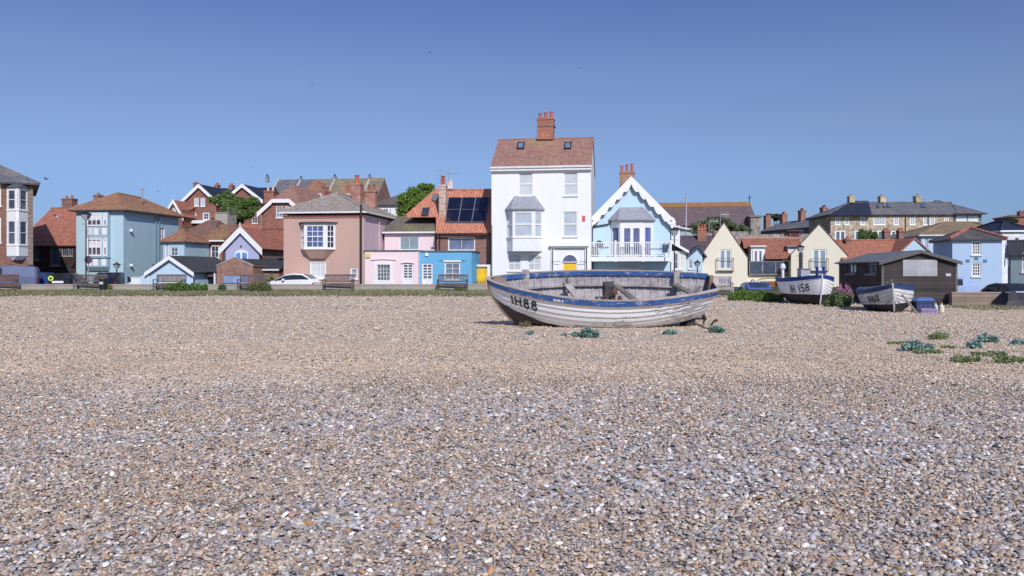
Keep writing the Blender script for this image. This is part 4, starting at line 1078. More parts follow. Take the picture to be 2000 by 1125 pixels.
def b_garages():
    h = House('blue_garage', 'pale blue gabled garage with white bargeboards and a long dark slate roof', 'garage', 293, 61, px2=375, D=6.6, z0=.06)
    H = h.z(530, 334); pk = h.z(502, 334)
    h.winm('f', h.u(311), h.u(358), .05, h.z(536, 334), 1, 4, name='garage_door', panel=.96, frame=WHITE, sill=False, panelmat=m_boards((.72, .72, .72), .18, .06))
    h.walls(PALEBLUE, H, [(0, H), (h.W / 2, pk), (h.W, H)])
    h.gable_front(m_tile((.075, .08, .085), (.06, .062, .068), (.12, .12, .1), .2, .18, .22, .1), H, pk, .25, .25)
    e = .3; sl = (pk - H) / (h.W / 2); h.barge([(-e, H - sl * e + .1), (h.W / 2, pk + .1), (h.W + e, H - sl * e + .1)], .26, .3)
    for u in (-.1, h.W + .02): mb = MB(); mb.tube([(u + .04, -.06, -.1), (u + .04, -.06, H - .3)], .04, 8); h.part('drainpipe', mb, WHITE)
    lw = House('garden_wall', 'low pale blue wall with a white gate, between teal house and blue garage', 'wall', 244, 61.2, px2=291, D=.3, z0=.06)
    lw.winm('f', lw.u(256), lw.u(274), .02, lw.z(541, 265), 1, 1, name='gate', panel=.95, frame=WHITE, sill=False, deep=.08)
    lw.root['kind'] = 'thing'; lw.walls(PALEBLUE, 1.3, [(0, lw.z(556, 246)), (lw.u(275), lw.z(540, 275)), (lw.W, lw.z(529, 291))])
    c = House('carport', 'small open-fronted carport with felt roof between the two garages', 'carport', 378, 62.5, px2=422, D=4, z0=.06)
    H = c.z(531, 400); mb = MB()
    for u in (.1, c.W - .1): mb.box(u - .06, u + .06, -.06, .06, -.2, H)
    c.part('post', mb, WHITE); mb = MB(); mb.box(0, c.W, 3.9, 4, -.2, H); mb.box(0, c.W, .1, .2, H - .35, H - .02); c.part('wall', mb, m_brick((.2, .1, .07), (.15, .08, .06)))
    mb = MB(); mb.box(-.1, c.W + .1, -.2, 4.1, H, H + .12); c.part('roof', mb, DARKGREY)
    mb = MB(); mb.box(.35, 1.05, .5, .52, .0, 1.3); c.part('board', mb, m_plain((.04, .05, .06)))
    h = House('brick_garage', 'weathered brick garage with a low parapet gable and faded blue door', 'garage', 423, 61, px2=494, D=6, z0=.06)
    H = h.z(519, 458); pk = h.z(503, 458)
    h.winm('f', h.u(437), h.u(484), .02, h.z(537, 460), 1, 1, name='garage_door', panel=.97, frame=m_plain((.26, .33, .5)), sill=False, panelmat=m_boards((.27, .34, .50), .2, .12, False))
    br = m_brick((.36, .18, .13), (.26, .11, .075), (.42, .34, .3), .35); h.walls(br, H, [(0, H), (h.W / 2, pk), (h.W, H)])
    h.gable_front(m_tile((.06, .06, .066), (.05, .05, .055), (.1, .1, .1), .1, .18, .22, .1), H - .14, pk - .14, -.02, .02, .07)
    h.barge([(-.03, H + .06), (h.W / 2, pk + .06), (h.W + .03, H + .06)], .09, .04, .2, m_plain((.36, .3, .26), .9, .2))
    s = House('lean_to', 'low dark slate lean-to with white gutter behind the brick garage', 'shed', 494, 62.5, px2=545, D=4, z0=.06)
    H = s.z(527, 510); s.walls(br, H); s.gable_side(m_tile((.06, .06, .066), (.05, .05, .055), (.1, .1, .1), .1, .18, .22, .1), H, s.z(509, 500, 2)); s.gutter(H, DULLWHITE, out=.15)
    t = thing('boat_cover', 'blue tarpaulin bundle lying in front of the brick garage door', 'tarpaulin', at(452, 556, 59.5)); t.location.z = .1
    mb = MB()
    for k in range(6): mb.lathe([(.34, 0), (.42, .2), (.3, .42), (.1, .52)], (-.55 + k * .22, .1 * math.sin(k * 2), .05 * math.sin(k * 3)), 9)
    mb.build('cover', m_plain((.05, .09, .34), .6, .25, 3), t, smooth=True)
def b_lilac_row():
    h = House('lilac_house', 'lilac gabled house with thick white bargeboards and an arched white window', 'house', 438, 69, px2=506, D=8, z0=.1)
    H = h.z(482, 472); pk = h.z(447, 472); h.walls(LILAC, H, [(0, H), (h.W / 2, pk), (h.W, H)], side=(BRICK, 'plain brick side wall'))
    (ua, zt), (ub, _) = h.uz(459, 488), h.uz(485, 488); zb = h.z(512, 472); mid = (ua + ub) / 2
    fr, pn = MB(), MB(); a = arc(mid, zt - .35, (ub - ua) / 2, .35, 0, 180, 14); out = [(ub, zb)] + a + [(ua, zb)]
    fr.prism([(x, -.01, z) for x, z in out], [(x, -.06, z) for x, z in out])
    for s0, s1 in ((ua + .1, mid - .09), (mid + .09, ub - .1)):
        q = [(s0, zb + .1), (s1, zb + .1), (s1, zt - .5), (s1, zt - .24 if s1 < mid else zt - .34), ((s0 + s1) / 2, zt - .2 - (.03 if s0 > mid else .03)), (s0, zt - .34 if s0 < mid else zt - .24)]
        pn.prism([(x, -.062, z) for x, z in q], [(x, -.075, z) for x, z in q]); fr.box(s0, s1, -.09, -.076, zt - .95, zt - .9)
    o = h.part('arched_window', fr, WHITE); pn.build('pane', m_glass((.10, .25, .52)), o)
    mb = MB(); mb.lathe([(.05, 0), (.1, .04), (.04, .2)], (mid, -.12, zt + .3), 8); h.part('wall_lamp', mb, GREY)
    h.gable_front(PANTILE, H, pk, .25, .25); sl = (pk - H) / (h.W / 2)
    h.barge([(-.4, H - sl * .4 + .22), (h.W / 2, pk + .22), (h.W + .4, H - sl * .4 + .22)], .42, .3)
    mb = MB(); mb.lathe([(.05, 0), (.05, .3), (.01, .45)], (h.W / 2, -.3, pk + .1), 8); h.part('finial', mb, WHITE)
    h.pipe(440, 484, 520, out=.06)
    m = House('brick_house', 'orange brick house with a mossy hipped tile roof left of the lilac gable', 'house', 391, 71, px2=434, D=6, z0=.1)
    H = m.z(472, 415); m.win('f', 411, 479, 428, 504, 2, 2, fw=.1); m.walls(REDBRICK, H); pk = m.z(440, 415, 2.4); m.hip(MOSSTILE, H, (m.W * .5, 2.3, pk), (m.W * .8, 3.6, pk), .35, WHITE)
    r = House('brick_house', 'low house with a grey and red patched roof behind the mossy brick house', 'house', 358, 80, px2=412, D=6, z0=.1)
    H = r.z(462, 385); r.walls(BRICK, H); r.hip(m_tile((.24, .13, .11), (.18, .12, .11), (.3, .13, .08), .4), H, (1.0, 3, r.z(432, 372, 3)), (r.W - .8, 3, r.z(432, 390, 3)), .3)
    s = House('rendered_outhouse', 'grey rendered block with a television aerial, in front of the hillside tree', 'outhouse', 420, 84, px2=444, D=2, z0=.1)
    s.walls(m_render((.40, .37, .31)), s.z(416, 430)); mb = MB(); mb.box(-.06, s.W + .06, -.06, 2.06, s.z(416, 430), s.z(416, 430) + .1); s.part('coping', mb, m_plain((.3, .26, .22)))
    u, z = s.W + .1, s.z(437, 445); mb = MB(); mb.tube([(u, 0, z), (u, 0, s.z(405, 446))], .04, 6); mb.tube([(u - .1, 0, s.z(406, 446)), (u + 1.0, 0, s.z(407, 446))], .03, 6)
    for k in range(5): mb.tube([(u + .1 + k * .2, -.25, s.z(406.5, 446)), (u + .1 + k * .2, .25, s.z(406.5, 446))], .015, 4)
    s.part('television_aerial', mb, GREY)
    lr = House('tile_roofed_house', 'red tiled house peeping over the right slope of the lilac gable', 'house', 446, 78, px2=512, D=5, z0=.1)
    H = lr.z(475, 490); lr.walls(BRICK, H); lr.gable_side(PANTILE, H, lr.z(441, 490, 2.5))
def b_red_brick():
    h = House('red_brick_house', 'tall red brick house with a white half-hipped gable behind the brown house', 'house', 510, 77, px2=591, D=8.5, z0=.1)
    He = h.z(412, 512); zt = h.z(391, 550); ul, ur = h.u(533), h.u(567)
    h.win('f', 539, 402, 552, 425, 2, 2, sash=True, pane=m_glass((.2, .23, .27))); h.win('f', 557, 402, 569, 425, 2, 2, sash=True, pane=G_PALE)
    h.win('f', 533, 455, 549, 486, 2, 2, sash=True, pane=m_glass((.14, .16, .19))); h.win('f', 519, 510, 536, 521, 4, 2); h.win('f', 545, 509, 558, 524, 3, 3)
    h.walls(REDBRICK, He, [(0, He), (ul, zt), (ur, zt), (h.W, He)])
    mb = MB(); pk = h.z(362, 550, 3); mid = (ul + ur) / 2; e = .3; sl = (zt - He) / ul
    A, Bq, C, Dd = (-e, -.25, He - sl * e + .1), (ul, -.25, zt + .1), (ur, -.25, zt + .1), (h.W + e, -.25, He - sl * e + .1)
    rf = (mid, 2.6, pk); rb = (mid, h.D, pk); bl_, br_ = (A[0], h.D, A[2]), (Dd[0], h.D, Dd[2])
    mb.poly([Bq, C, rf]); mb.poly([A, Bq, rf, rb, bl_]); mb.poly([C, Dd, br_, rb, rf]); h.part('roof', mb, REDTILE)
    h.barge([A[::2], Bq[::2], C[::2], Dd[::2]], .36, .3)
    mb = MB()
    for py in (446, 496): z = h.z(py, 540); mb.box(0, h.W, 0, .05, z - .07, z + .07, h.T('f'))
    h.part('string_course', mb, m_brick((.25, .07, .045), (.2, .06, .04)))
    h.chimney(519, 538, 373, 398, 2.2, .8, REDBRICK, 2, 9, m_plain((.62, .52, .36)))
    h.pipe(511, 415, 512, GREY)
def b_hill_left():
    V = m_brick((.30, .105, .075), (.22, .08, .06), (.33, .24, .2)); zb = gz(420, 108)
    h = House('brick_terrace', 'red brick hillside terrace with two white trimmed gables and a blue slate roof', 'house', 395, 112, px2=512, D=8, z0=zb)
    H = h.z(392, 450); h.walls(V, H); h.gable_side(NAVY, H, h.z(370, 450, 4), .1)
    h.chimney(421, 428, 361, 374, 4, .8, BRICK, 2, 4); h.chimney(449, 456, 362, 374, 4, .8, BRICK, 2, 4)
    for px0, px1, apx, apy, epy, first in ((358, 422, 388, 362, 392, 1), (440, 510, 472, 362, 390, 0)):
        g = House('', '', '', px0, 107, px2=px1, D=9, z0=zb, host=h); He = g.z(epy, apx); pk = g.z(apy, apx)
        if first:
            for x0, x1 in ((379, 388), (391.5, 400.5)): g.win('f', x0, 386, x1, 403, 2, 2, pane=G_PALE, fw=.1)
            for x0, x1 in ((371, 383), (396, 409)): g.win('f', x0, 415, x1, 430, 2, 2, pane=G_MID, fw=.14)
        else:
            g.win('f', 467, 386, 477, 400, 2, 2, pane=G_PALE); g.win('f', 492, 424, 503, 436, 2, 2)
        g.walls(V, He, [(0, He), (g.W / 2, pk), (g.W, He)]); g.gable_front(NAVY, He, pk, .3, .3, .12)
        sl = (pk - He) / (g.W / 2); g.barge([(-.4, He - sl * .4 + .2), (g.W / 2, pk + .2), (g.W + .4, He - sl * .4 + .2)], .4, .36)
        if first: g.chimney(380, 387, 357, 368, 3, .7, BRICK, 1, 3)
        if first: mb = MB(); mb.box(.2, g.W - .2, -.9, 0, g.z(437, apx), g.z(431, apx)); g.part('porch_balcony', mb, WHITE)
    s = House('brick_house', 'small brick house with a white trimmed gable and orange roof above the teal house', 'house', 329, 104, px2=356, D=6, z0=gz(340, 104))
    He = s.z(409, 340); pk = s.z(392, 340); s.win('f', 337, 406, 344, 415, 2, 2, pane=G_PALE); s.walls(V, He, [(0, He), (s.W * .42, pk), (s.W, He - .8)])
    mb = MB(); w = s.W
    mb.poly([(w * .42, -.2, pk + .1), (w + .3, -.2, He - 1.0), (w + .3, 6, He - 1.0), (w * .42, 6, pk + .1)]); mb.poly([(-.3, -.2, He - .3), (w * .42, -.2, pk + .1), (w * .42, 6, pk + .1), (-.3, 6, He - .3)]); s.part('roof', mb, PANTILE)
    s.barge([(-.3, He - .25), (w * .42, pk + .2), (w + .3, He - 1.0)], .3, .3)
    p = House('', '', '', 346, 106, px2=372, D=5, z0=gz(340, 104), host=s); He = p.z(410, 360); p.walls(V, He); p.gable_side(PANTILE, He, p.z(398, 360, 2.5))
    m = House('institute', 'long building with a golden lichen roof and stepped brick dormers on the hill', 'house', 514, 128, px2=731, D=11, z0=gz(600, 128))
    H = m.z(402, 620); pk = m.z(352, 620, 5.5); m.walls(m_brick((.33, .13, .09), (.25, .10, .07)), H); m.gable_side(GOLDMOSS, H, pk, 0)
    for px in (515, 588, 654, 722):
        w = MB(); u = min(m.W - .16, max(.16, m.u(px, 5.5))); a = m.z(352, px, 5.5)
        w.prism([(u - .14, -.1, H - .2), (u + .14, -.1, H - .2), (u + .14, 5.6, a + .0), (u - .14, 5.6, a + .0)], [(u - .14, -.1, H + .28), (u + .14, -.1, H + .28), (u + .14, 5.6, a + .35), (u - .14, 5.6, a + .35)]); m.part('parapet', w, m_plain((.4, .39, .41), .8, .2))
        px = max(px, 522); m.chimney(px - 2.6, px + 2.6, 345 + (px == 588) * 4, 356, 5.6, .6, GREY, 1, 5, BLACK, potr=.16)
    lead = MB()
    for a, b in ((518, 585),):
        u0, u1 = m.u(a), m.u(b); e = Vector((0, -(pk - H), 5.5)).normalized() * .13
        lead.poly([(u0, -.15, H - .1 + e.z), (u1, -.15, H - .1 + e.z), (u1, 5.4, pk + e.z), (u0, 5.4, pk + e.z)])
    m.part('slate_slope', lead, STAIN)
    for px0, px1, top in ((596, 634, 353), (667, 705, 360)):
        d = MB(); us = [m.u(x, -.3) for x in np.linspace(px0, px1, 7)]; zz = [m.z(y, px0, -.3) for y in (396, 372, 363, top)]
        pts = [(us[0], zz[0] - 1), (us[6], zz[0] - 1), (us[6], zz[1]), (us[5], zz[1] + .3), (us[5], zz[2]), (us[4], zz[2] + .4), (us[4] - .2, zz[3]), (us[2] + .2, zz[3]), (us[2], zz[2] + .4), (us[1], zz[2]), (us[1], zz[1] + .3), (us[0], zz[1])]
        d.prism([(x, -.3, z) for x, z in pts], [(x, 3.6, z) for x, z in pts]); do = m.part('dormer', d, m_brick((.40, .16, .10), (.32, .12, .08), (.4, .3, .25)))
        wd = MB(); pn = MB()
        for q in (.2, .6): glaze(wd, pn, lambda u, o, z: (u, -.42 - o, z), us[0] + (us[6] - us[0]) * q, us[0] + (us[6] - us[0]) * (q + .24), zz[0] - .2, zz[0] + 1.4, 2, 2, .12, .05, 0, .1)
        wd.build('frame', WHITE, do); pn.build('pane', G_MID, do)
    w = House('white_house', 'white rendered house with a hipped slate roof between brown house and big tree', 'house', 735, 96, px2=800, D=7, z0=gz(760, 96))
    H = w.z(402, 770); w.win('f', 748, 408, 758, 419, 2, 1, pane=G_MID); w.walls(WHITEWALL, H); w.hip(m_tile((.17, .14, .135), (.13, .11, .11), (.26, .14, .09), .35, .18, .24, .1), H, (w.W * .55, 2.5, w.z(381, 770, 2.5)), (w.W * .9, 3, w.z(381, 780, 3)), .3)
    w.pipe(763, 408, 440, GREY)
def b_brown():
    h = House('brown_house', 'square brown rendered house with hipped tile roof and a white oriel window', 'house', 554, 60, px2=711, D=8.0, z0=.1)
    H = h.z(420, 640)
    h.winm('f', h.u(605), h.u(637), .85, h.z(511, 620), 3, 3, pane=G_CURT, fw=.09, sash=True, name='window'); h.win('f', 684, 523, 699, 545, 1, 2, pane=m_glass((.3, .3, .34)), fw=.11, sash=True)
    h.walls(BROWN, H, side=(m_render((.66, .50, .54)), 'dull pink side wall'))
    z = lambda py: h.z(py, 620)
    o = h.bay(h.u(588), h.u(655), z(488), z(437), .62, .5, [(z(485), z(440))], (2, 3, 2), 4, pane=m_glass((.09, .12, .26)), side_pane=m_glass((.035, .03, .06)), roof=DARKGREY, roof_h=0, over=.18, base_drop=.65, base_mat=BROWN, fw=.1, bar=.04)
    pk = h.z(377, 657, 3.0); h.hip(GREYTILE, H + .12, (h.W / 2, 3.0, pk), (h.W / 2, 5.4, pk), .34, DULLWHITE)
    tm = MB()
    n = 34
    for k in range(n):
        if k % 2: u = h.W * k / n; tm.box(u, u + h.W / n * .98, 0, .09, H - .16, H - .015, h.T('f'))
    h.part('dentil_course', tm, m_plain((.45, .12, .10))); mb = MB(); mb.box(0, h.W, 0, .05, H - .22, H - .165, h.T('f')); h.part('string_course', mb, m_plain((.4, .25, .2)))
    cb = m_brick((.46, .20, .14), (.26, .09, .07), (.52, .42, .36))
    h.chimney(689, 706, 358, 402, 4.5, .6, cb, 1, 18, potr=.2); h.chimney(717, 735, 372, 408, 6.4, .6, cb, 2, 12, potmat=m_plain((.28, .1, .08)))
    h.pipe(709, 400, 566, out=.45, r=.075)
    mb = MB(); mb.tube([(h.W + .09, 3.4, H), (h.W + .09, 3.4, 2.6)], .04, 6); h.part('drainpipe', mb, m_plain((.7, .5, .52)))
def b_pinks():
    p = House('pink_cottage', 'pink cottage with a flat-roofed front room joined to the bright blue one', 'house', 712, 59, px2=817, D=5.4, z0=.1)
    z = lambda py: p.z(py, 765); H = z(491)
    p.win('f', 736, 517, 762, 549, 4, 4, pane=m_glass((.16, .17, .2)), surround=.16, fw=.05); p.winm('f', p.u(786), p.u(807), .0, z(515), 2, 5, name='door', panel=.42, pane=m_glass((.10, .11, .15)), fw=.1, sill=False, bar=.06)
    p.walls(PINK, H); mb = MB(); mb.box(-.05, p.W - .005, -.06, 5.4, H, H + .1); p.part('coping', mb, COPING)
    mb = MB(); mb.box(.1, .45, -.1, -.01, z(503), z(494)); p.part('alarm_box', mb, m_plain((.75, .55, .2)))
    for a, b, y in ((724, 774, 507), (783, 809, 513.5)):
        q = [p.uz(a + (b - a) * k / 8, y - 1.6 * math.sin(math.pi * k / 8)) for k in range(9)]; m = MB()
        for (ua, za), (ub, zb) in zip(q, q[1:]): m.hexa([(ua, -.08, za - .05), (ub, -.08, zb - .05), (ub, -.003, zb - .05), (ua, -.003, za - .05), (ua, -.08, za + .03), (ub, -.08, zb + .03), (ub, -.003, zb + .03), (ua, -.003, za + .03)])
        p.part('hood_moulding', m, PINK)
    mb = MB(); mb.box(p.u(728), p.u(770), -.13, -.01, z(556), z(551)); p.part('window_ledge', mb, WHITE)
    f = House('', '', '', 751, 63.5, px2=850, D=5.5, z0=.1, host=p); H2 = f.z(453, 800)
    f.win('f', 779, 461, 820, 490, 2, 1, pane=m_glass((.25, .32, .36)), fw=.13); f.walls(m_render((.80, .64, .66)), H2); f.gable_side(m_tile((.20, .18, .15), (.16, .145, .125), (.30, .25, .08), .35, .18, .24, .1), H2, f.z(427, 800, 2.75)); f.gutter(H2 - .05, WHITE)
    b = House('blue_cottage', 'bright blue flat-roofed cottage front with white door, between pink cottage and yellow gate', 'house', 817.3, 59 - .08, px2=921, D=5.0, z0=.1)
    z = lambda py: b.z(py, 870); H = z(492)
    b.winm('f', b.u(824), b.u(845), .0, z(514), 2, 5, name='door', panel=.38, pane=m_glass((.10, .12, .17)), fw=.1, sill=False, bar=.06); b.win('f', 868, 512, 899, 547, 2, 3, pane=m_glass((.20, .25, .33)), fw=.1)
    b.walls(BLUE, H); mb = MB(); mb.box(.005, b.W + .05, -.06, 5.0, H, H + .1); b.part('coping', mb, COPING)
    mb = MB(); mb.box(b.u(866), b.u(901), 0, .06, z(511.5), z(508), b.T('f')); b.part('lintel', mb, WHITE)
    mb = MB(); mb.box(b.u(831), b.u(837), -.1, -.01, z(500), z(494)); b.part('alarm_box', mb, WHITE)
    q = [b.uz(858 + 52 * k / 8, 508 - 1.5 * math.sin(math.pi * k / 8)) for k in range(9)]; m = MB()
    for (ua, za), (ub, zb) in zip(q, q[1:]): m.hexa([(ua, -.07, za - .04), (ub, -.07, zb - .04), (ub, -.003, zb - .04), (ua, -.003, za - .04), (ua, -.07, za + .03), (ub, -.07, zb + .03), (ub, -.003, zb + .03), (ua, -.003, za + .03)])
    b.part('hood_moulding', m, BLUE)
    g = thing('yellow_gate', 'bright yellow boarded gate in a white frame beside the white house', 'gate', at(929, 556, 60.5), R(-8)); g.location.z = .1
    k = 60.5 / F; W = 23 * k; Hh = 41 * k
    mb = MB(); mb.box(0, W, 0, .06, .05, Hh); mb.build('gate_leaf', m_boards((.85, .52, .03), .16, .06, False), g)
    mb = MB(); mb.box(-.14, -.005, -.06, .1, 0, Hh + .15); mb.box(W + .005, W + .3, -.06, .1, 0, Hh + .15); mb.box(-.14, W + .3, -.058, .098, Hh + .152, Hh + .3); mb.build('gate_frame', WHITE, g)
    mb = MB()
    for q in range(9): mb.tube([(-.1 + q * .13, -.35, 0), (-.1 + q * .13, -.35, .75 + .1 * (q % 2))], .014, 5)
    mb.beam((-.15, -.35, .55), (1.05, -.35, .55), .03, .03); mb.build('railing', BLACK, g)
    o = House('orange_roofed_house', 'brick house with a bright orange tile roof carrying a black solar array', 'house', 853, 62, px2=958, D=9, z0=.1)
    z = lambda py: o.z(py, 900); H = z(456); rw = 4.6; pk = o.z(374, 900, rw)
    o.win('f', 875, 464, 928, 490, 2, 1, pane=m_glass((.16, .18, .28)), fw=.09); o.walls(BRICK, H)
    P = [(0, 0, H), (1, 0, H), (0, rw, pk)]; r = lambda px, py: o.ray(px, py, P); mb = MB()
    A, Bq, C = r(851, 458.5), r(960, 458.5), r(962, 374); Dp = r(851, 374); E = r(793, 424.5); G = r(852, 424.5)
    up = Vector((0, 0, .12))
    mb.prism([A, Bq, C, Dp, G], [A + up, Bq + up, C + up, Dp + up, G + up])
    bw = Vector((E.x + .6, E.y + 6, E.z)); mb.prism([E, G, Dp], [E + up, G + up, Dp + up]); mb.poly([E + up, Dp + up, bw + up])
    Cb, Db = Vector((C.x, 9.2, H)), Vector((Dp.x, 9.2, H)); mb.poly([C + up, Dp + up, Db, Cb]); mb.poly([Dp + up, bw + up, Db])
    ro = o.part('roof', mb, ORANGE); rt = MB(); rt.tube([Dp + up, C + up], .11, 6); rt.tube([E + up, Dp + up], .1, 6); rt.build('ridge_tile', ORANGE, ro)
    lw = MB(); yy = E.y + 3.2; lw.poly([(E.x + .3, yy, E.z), (0, yy, E.z), (0, yy, 0), (E.x + .3, yy, 0)]); lw.build('wall', BRICK, o.root)
    nrm = (Vector(P[1]) - Vector(P[0])).cross(Vector(P[2]) - Vector(P[0])).normalized()
    pv, pf = MB(), MB(); q00, q10, q01, q11 = r(870, 437.5), r(948, 437.5), r(877, 389.5), r(957, 389.5)
    bi = lambda a, b: (q00 * (1 - a) + q10 * a) * (1 - b) + (q01 * (1 - a) + q11 * a) * b
    so = None
    pf.prism([bi(-.006, -.01) + nrm * .16, bi(1.006, -.01) + nrm * .16, bi(1.006, 1.01) + nrm * .16, bi(-.006, 1.01) + nrm * .16], [bi(-.006, -.01) + nrm * .2, bi(1.006, -.01) + nrm * .2, bi(1.006, 1.01) + nrm * .2, bi(-.006, 1.01) + nrm * .2])
    so = o.part('solar_array', pf, m_plain((.16, .16, .2), .4, .1))
    for i in range(3):
        for j in range(2):
            c = MB(); g_ = .012; a0, a1, b0, b1 = i / 3 + g_, (i + 1) / 3 - g_, j / 2 + g_, (j + 1) / 2 - g_
            if i < 2 and 0: pass
            qs = [bi(a0, b0), bi(a1, b0), bi(a1, b1), bi(a0, b1)]; c.prism([v + nrm * .201 for v in qs], [v + nrm * .225 for v in qs]); c.build('solar_panel', m_glass((.008, .009, .028), .12), so)
    sk = MB(); qs = [r(823, 424), r(837, 424), r(840, 409), r(826, 409)]; sk.prism([v + nrm * .1 for v in qs], [v + nrm * .2 for v in qs]); sk2 = o.part('skylight', sk, DARKGREY)
    cc = sum(qs, Vector()) / 4; sp = MB(); qq = [v + (cc - v) * .18 for v in qs]; sp.poly([v + nrm * .205 for v in qq]); sp.build('pane', G_DARK, sk2)
    o.chimney(859, 872, 361, 424, 1.9, .6, m_brick((.66, .52, .42), (.42, .2, .14), (.66, .58, .52)), 1, 20, m_plain((.38, .08, .05)), potr=.17)
    o.chimney(873, 884, 369, 380, 4.8, .6, BRICK, 2, 18, m_plain((.66, .6, .55)), potr=.16)
    mb = MB(); c = r(853, 391); mb.lathe([(.02, 0), (.2, .03), (.32, .1), (.33, .11)], (0, 0, 0), 14); d = o.part('satellite_dish', mb, m_plain((.2, .2, .22))); d.location = c + Vector((0, -.3, .2)) ; d.rotation_euler = (R(75), 0, R(-20))
    o.gutter(H - .05, BLACK, out=.3); o.pipe(859, 457, 490, BLACK)
    for px, ya in ((860, 331), (876, 336)): mb = MB(); a, b = o.uz(px, 362, 2.2), o.uz(px, ya, 2.2); mb.tube([(a[0], 2.2, a[1]), (b[0], 2.2, b[1])], .022, 5); mb.tube([(b[0] - .3, 2.2, b[1] - .1), (b[0] + .75, 2.2, b[1] - .12)], .018, 5); o.part('television_aerial', mb, GREY)
    dk = House('', '', '', 930, 63.5, px2=956, D=6, z0=.1, host=o); dk.walls(m_plain((.09, .09, .13)), dk.z(470, 945)); 
    mb = MB(); mb.lathe([(.05, 0), (.3, .1), (.42, .45), (.4, .5)], (dk.W * .75, -.3, dk.z(492, 950)), 14); dk.part('water_tank', mb, m_plain((.4, .42, .46)))
def b_white():
    h = House('white_house', 'tall white house of three storeys with red tile roof and big brick chimney', 'house', 960, 60, px2=1154, D=7.2, z0=.1)
    z = lambda py: h.z(py, 1057); H = z(325)
    sp = m_glass((.46, .50, .56), .12)
    for a in (1013, 1101): h.win('f', a, 337, a + 27, 382, 1, 2, sash=True, pane=m_glass((.55, .58, .60), .2), fw=.06, surround=.0, bar=.05)
    h.win('f', 1100, 413.5, 1127, 462, 1, 2, sash=True, pane=sp, fw=.06, bar=.05)
    for a in (992, 1031): h.winm('f', h.u(a), h.u(a + 25), z(529), z(502), 2, 2, pane=m_glass((.52, .55, .60), .2), fw=.07, bar=.05)
    h.winm('f', h.u(1099), h.u(1127), .15, z(512), 1, 1, name='door', panel=.985, panelmat=YELLOW, frame=WHITE, fw=.05, sill=False)
    h.walls(WHITEWALL, H, [(0, H), (h.W, H)], sidetop=[(0, H), (3.6, z(325) + 2.4), (7.2, H)])
    h.gable_side(REDTILE, H + .03, H + 2.5, .06, .12, .1, 3.6)
    T = h.T('f')
    # arched heads of the ground floor windows and the fanlight
    for a, wpx, py, m in ((992, 25, 502, m_glass((.52, .55, .60), .2)), (1031, 25, 502, m_glass((.52, .55, .60), .2)), (1099, 28, 512, m_glass((.12, .13, .22)))):
        u0, u1 = h.u(a), h.u(a + wpx); zb = z(py); rise = .16 if wpx == 25 else .52
        pl = arc((u0 + u1) / 2, zb, (u1 - u0) / 2, rise, 0, 180, 14); mb = MB(); mb.prism([(x, -.002, y) for x, y in pl], [(x, -.018, y) for x, y in pl]); f = h.part('fanlight', mb, m)
        ar = MB(); po = arc((u0 + u1) / 2, zb, (u1 - u0) / 2 + .07, rise + .07, 0, 180, 14)
        for k in range(14): ar.hexa([(pl[k][0], -.05, pl[k][1]), (po[k][0], -.05, po[k][1]), (po[k][0], -.001, po[k][1]), (pl[k][0], -.001, pl[k][1]), (pl[k + 1][0], -.05, pl[k + 1][1]), (po[k + 1][0], -.05, po[k + 1][1]), (po[k + 1][0], -.001, po[k + 1][1]), (pl[k + 1][0], -.001, pl[k + 1][1])])
        if wpx == 28: ar.box(u0, u1, 0.001, .05, zb - .03, zb + .03, T)
        ar.build('arch', WHITE, f)
    o = h.bay(h.u(990), h.u(1060), z(491), z(411), .85, .55, [(z(463), z(415))], (1, 1, 1), 2, mat=WHITEWALL, frame=WHITE, pane=sp, roof=LEAD, roof_h=1.0, over=.16, fw=.07, bar=.055)
    # portico round the door: cornice, pilasters
    mb = MB(); mb.box(h.u(1074), h.u(1150), 0, .32, z(481.5), z(477.5), T); mb.box(h.u(1077), h.u(1148), 0, .22, z(484), z(481.6), T)
    mb.box(h.u(1077), h.u(1082), 0, .14, 0, z(484) - .002, T); mb.box(h.u(1143), h.u(1148), 0, .14, 0, z(484) - .002, T); h.part('door_surround', mb, WHITE)
    mb = MB(); mb.beam((h.u(1079), -.25, z(511)), (h.u(1094), -.25, z(511)), .03, .03); mb.beam((h.u(1131), -.25, z(511)), (h.u(1146), -.25, z(511)), .03, .03); h.part('railing', mb, BLACK)
    for px in (1080, 1146): h.pipe(px, 484, 560, DARKGREY, out=.19, r=.03)
    mb = MB(); mb.box(-.06, h.W + .06, .0, .26, H - .32, H - .1, T); mb.box(-.04, h.W + .04, 0, .12, H - .42, H - .322, T); h.part('cornice', mb, WHITE)
    mb = MB(); mb.box(-.06, h.W + .06, .26, .36, H - .14, H - .0, T); h.part('gutter', mb, DULLWHITE)
    mb = MB(); mb.box(h.u(1137), h.u(1143), 0, .04, z(433), z(422), T); h.part('plaque', mb, m_plain((.6, .12, .11), .5, .1))
    for a, b in ((1010, 1024), (1102, 1116)):
        P = [(0, 0, H), (1, 0, H), (0, 3.6, H + 2.47)]; q = [h.ray(a - 1, 295, P), h.ray(b - 1, 295, P), h.ray(b + 1.5, 281.5, P), h.ray(a + 1.5, 281.5, P)]
        n = Vector((0, -2.47, 3.6)).normalized(); m = MB(); m.prism([v + n * .1 for v in q], [v + n * .2 for v in q]); k = h.part('skylight', m, BLACK)
        c = sum(q, Vector()) / 4; m = MB(); m.poly([v + (c - v) * .3 + n * .204 for v in q]); m.build('pane', m_glass((.16, .2, .3)), k)
    c = h.chimney(1050, 1082, 232, 274, 3.6, .8, m_brick((.40, .13, .07), (.28, .08, .05), (.42, .3, .25)), 3, 12, m_plain((.45, .12, .08)), potr=.15)
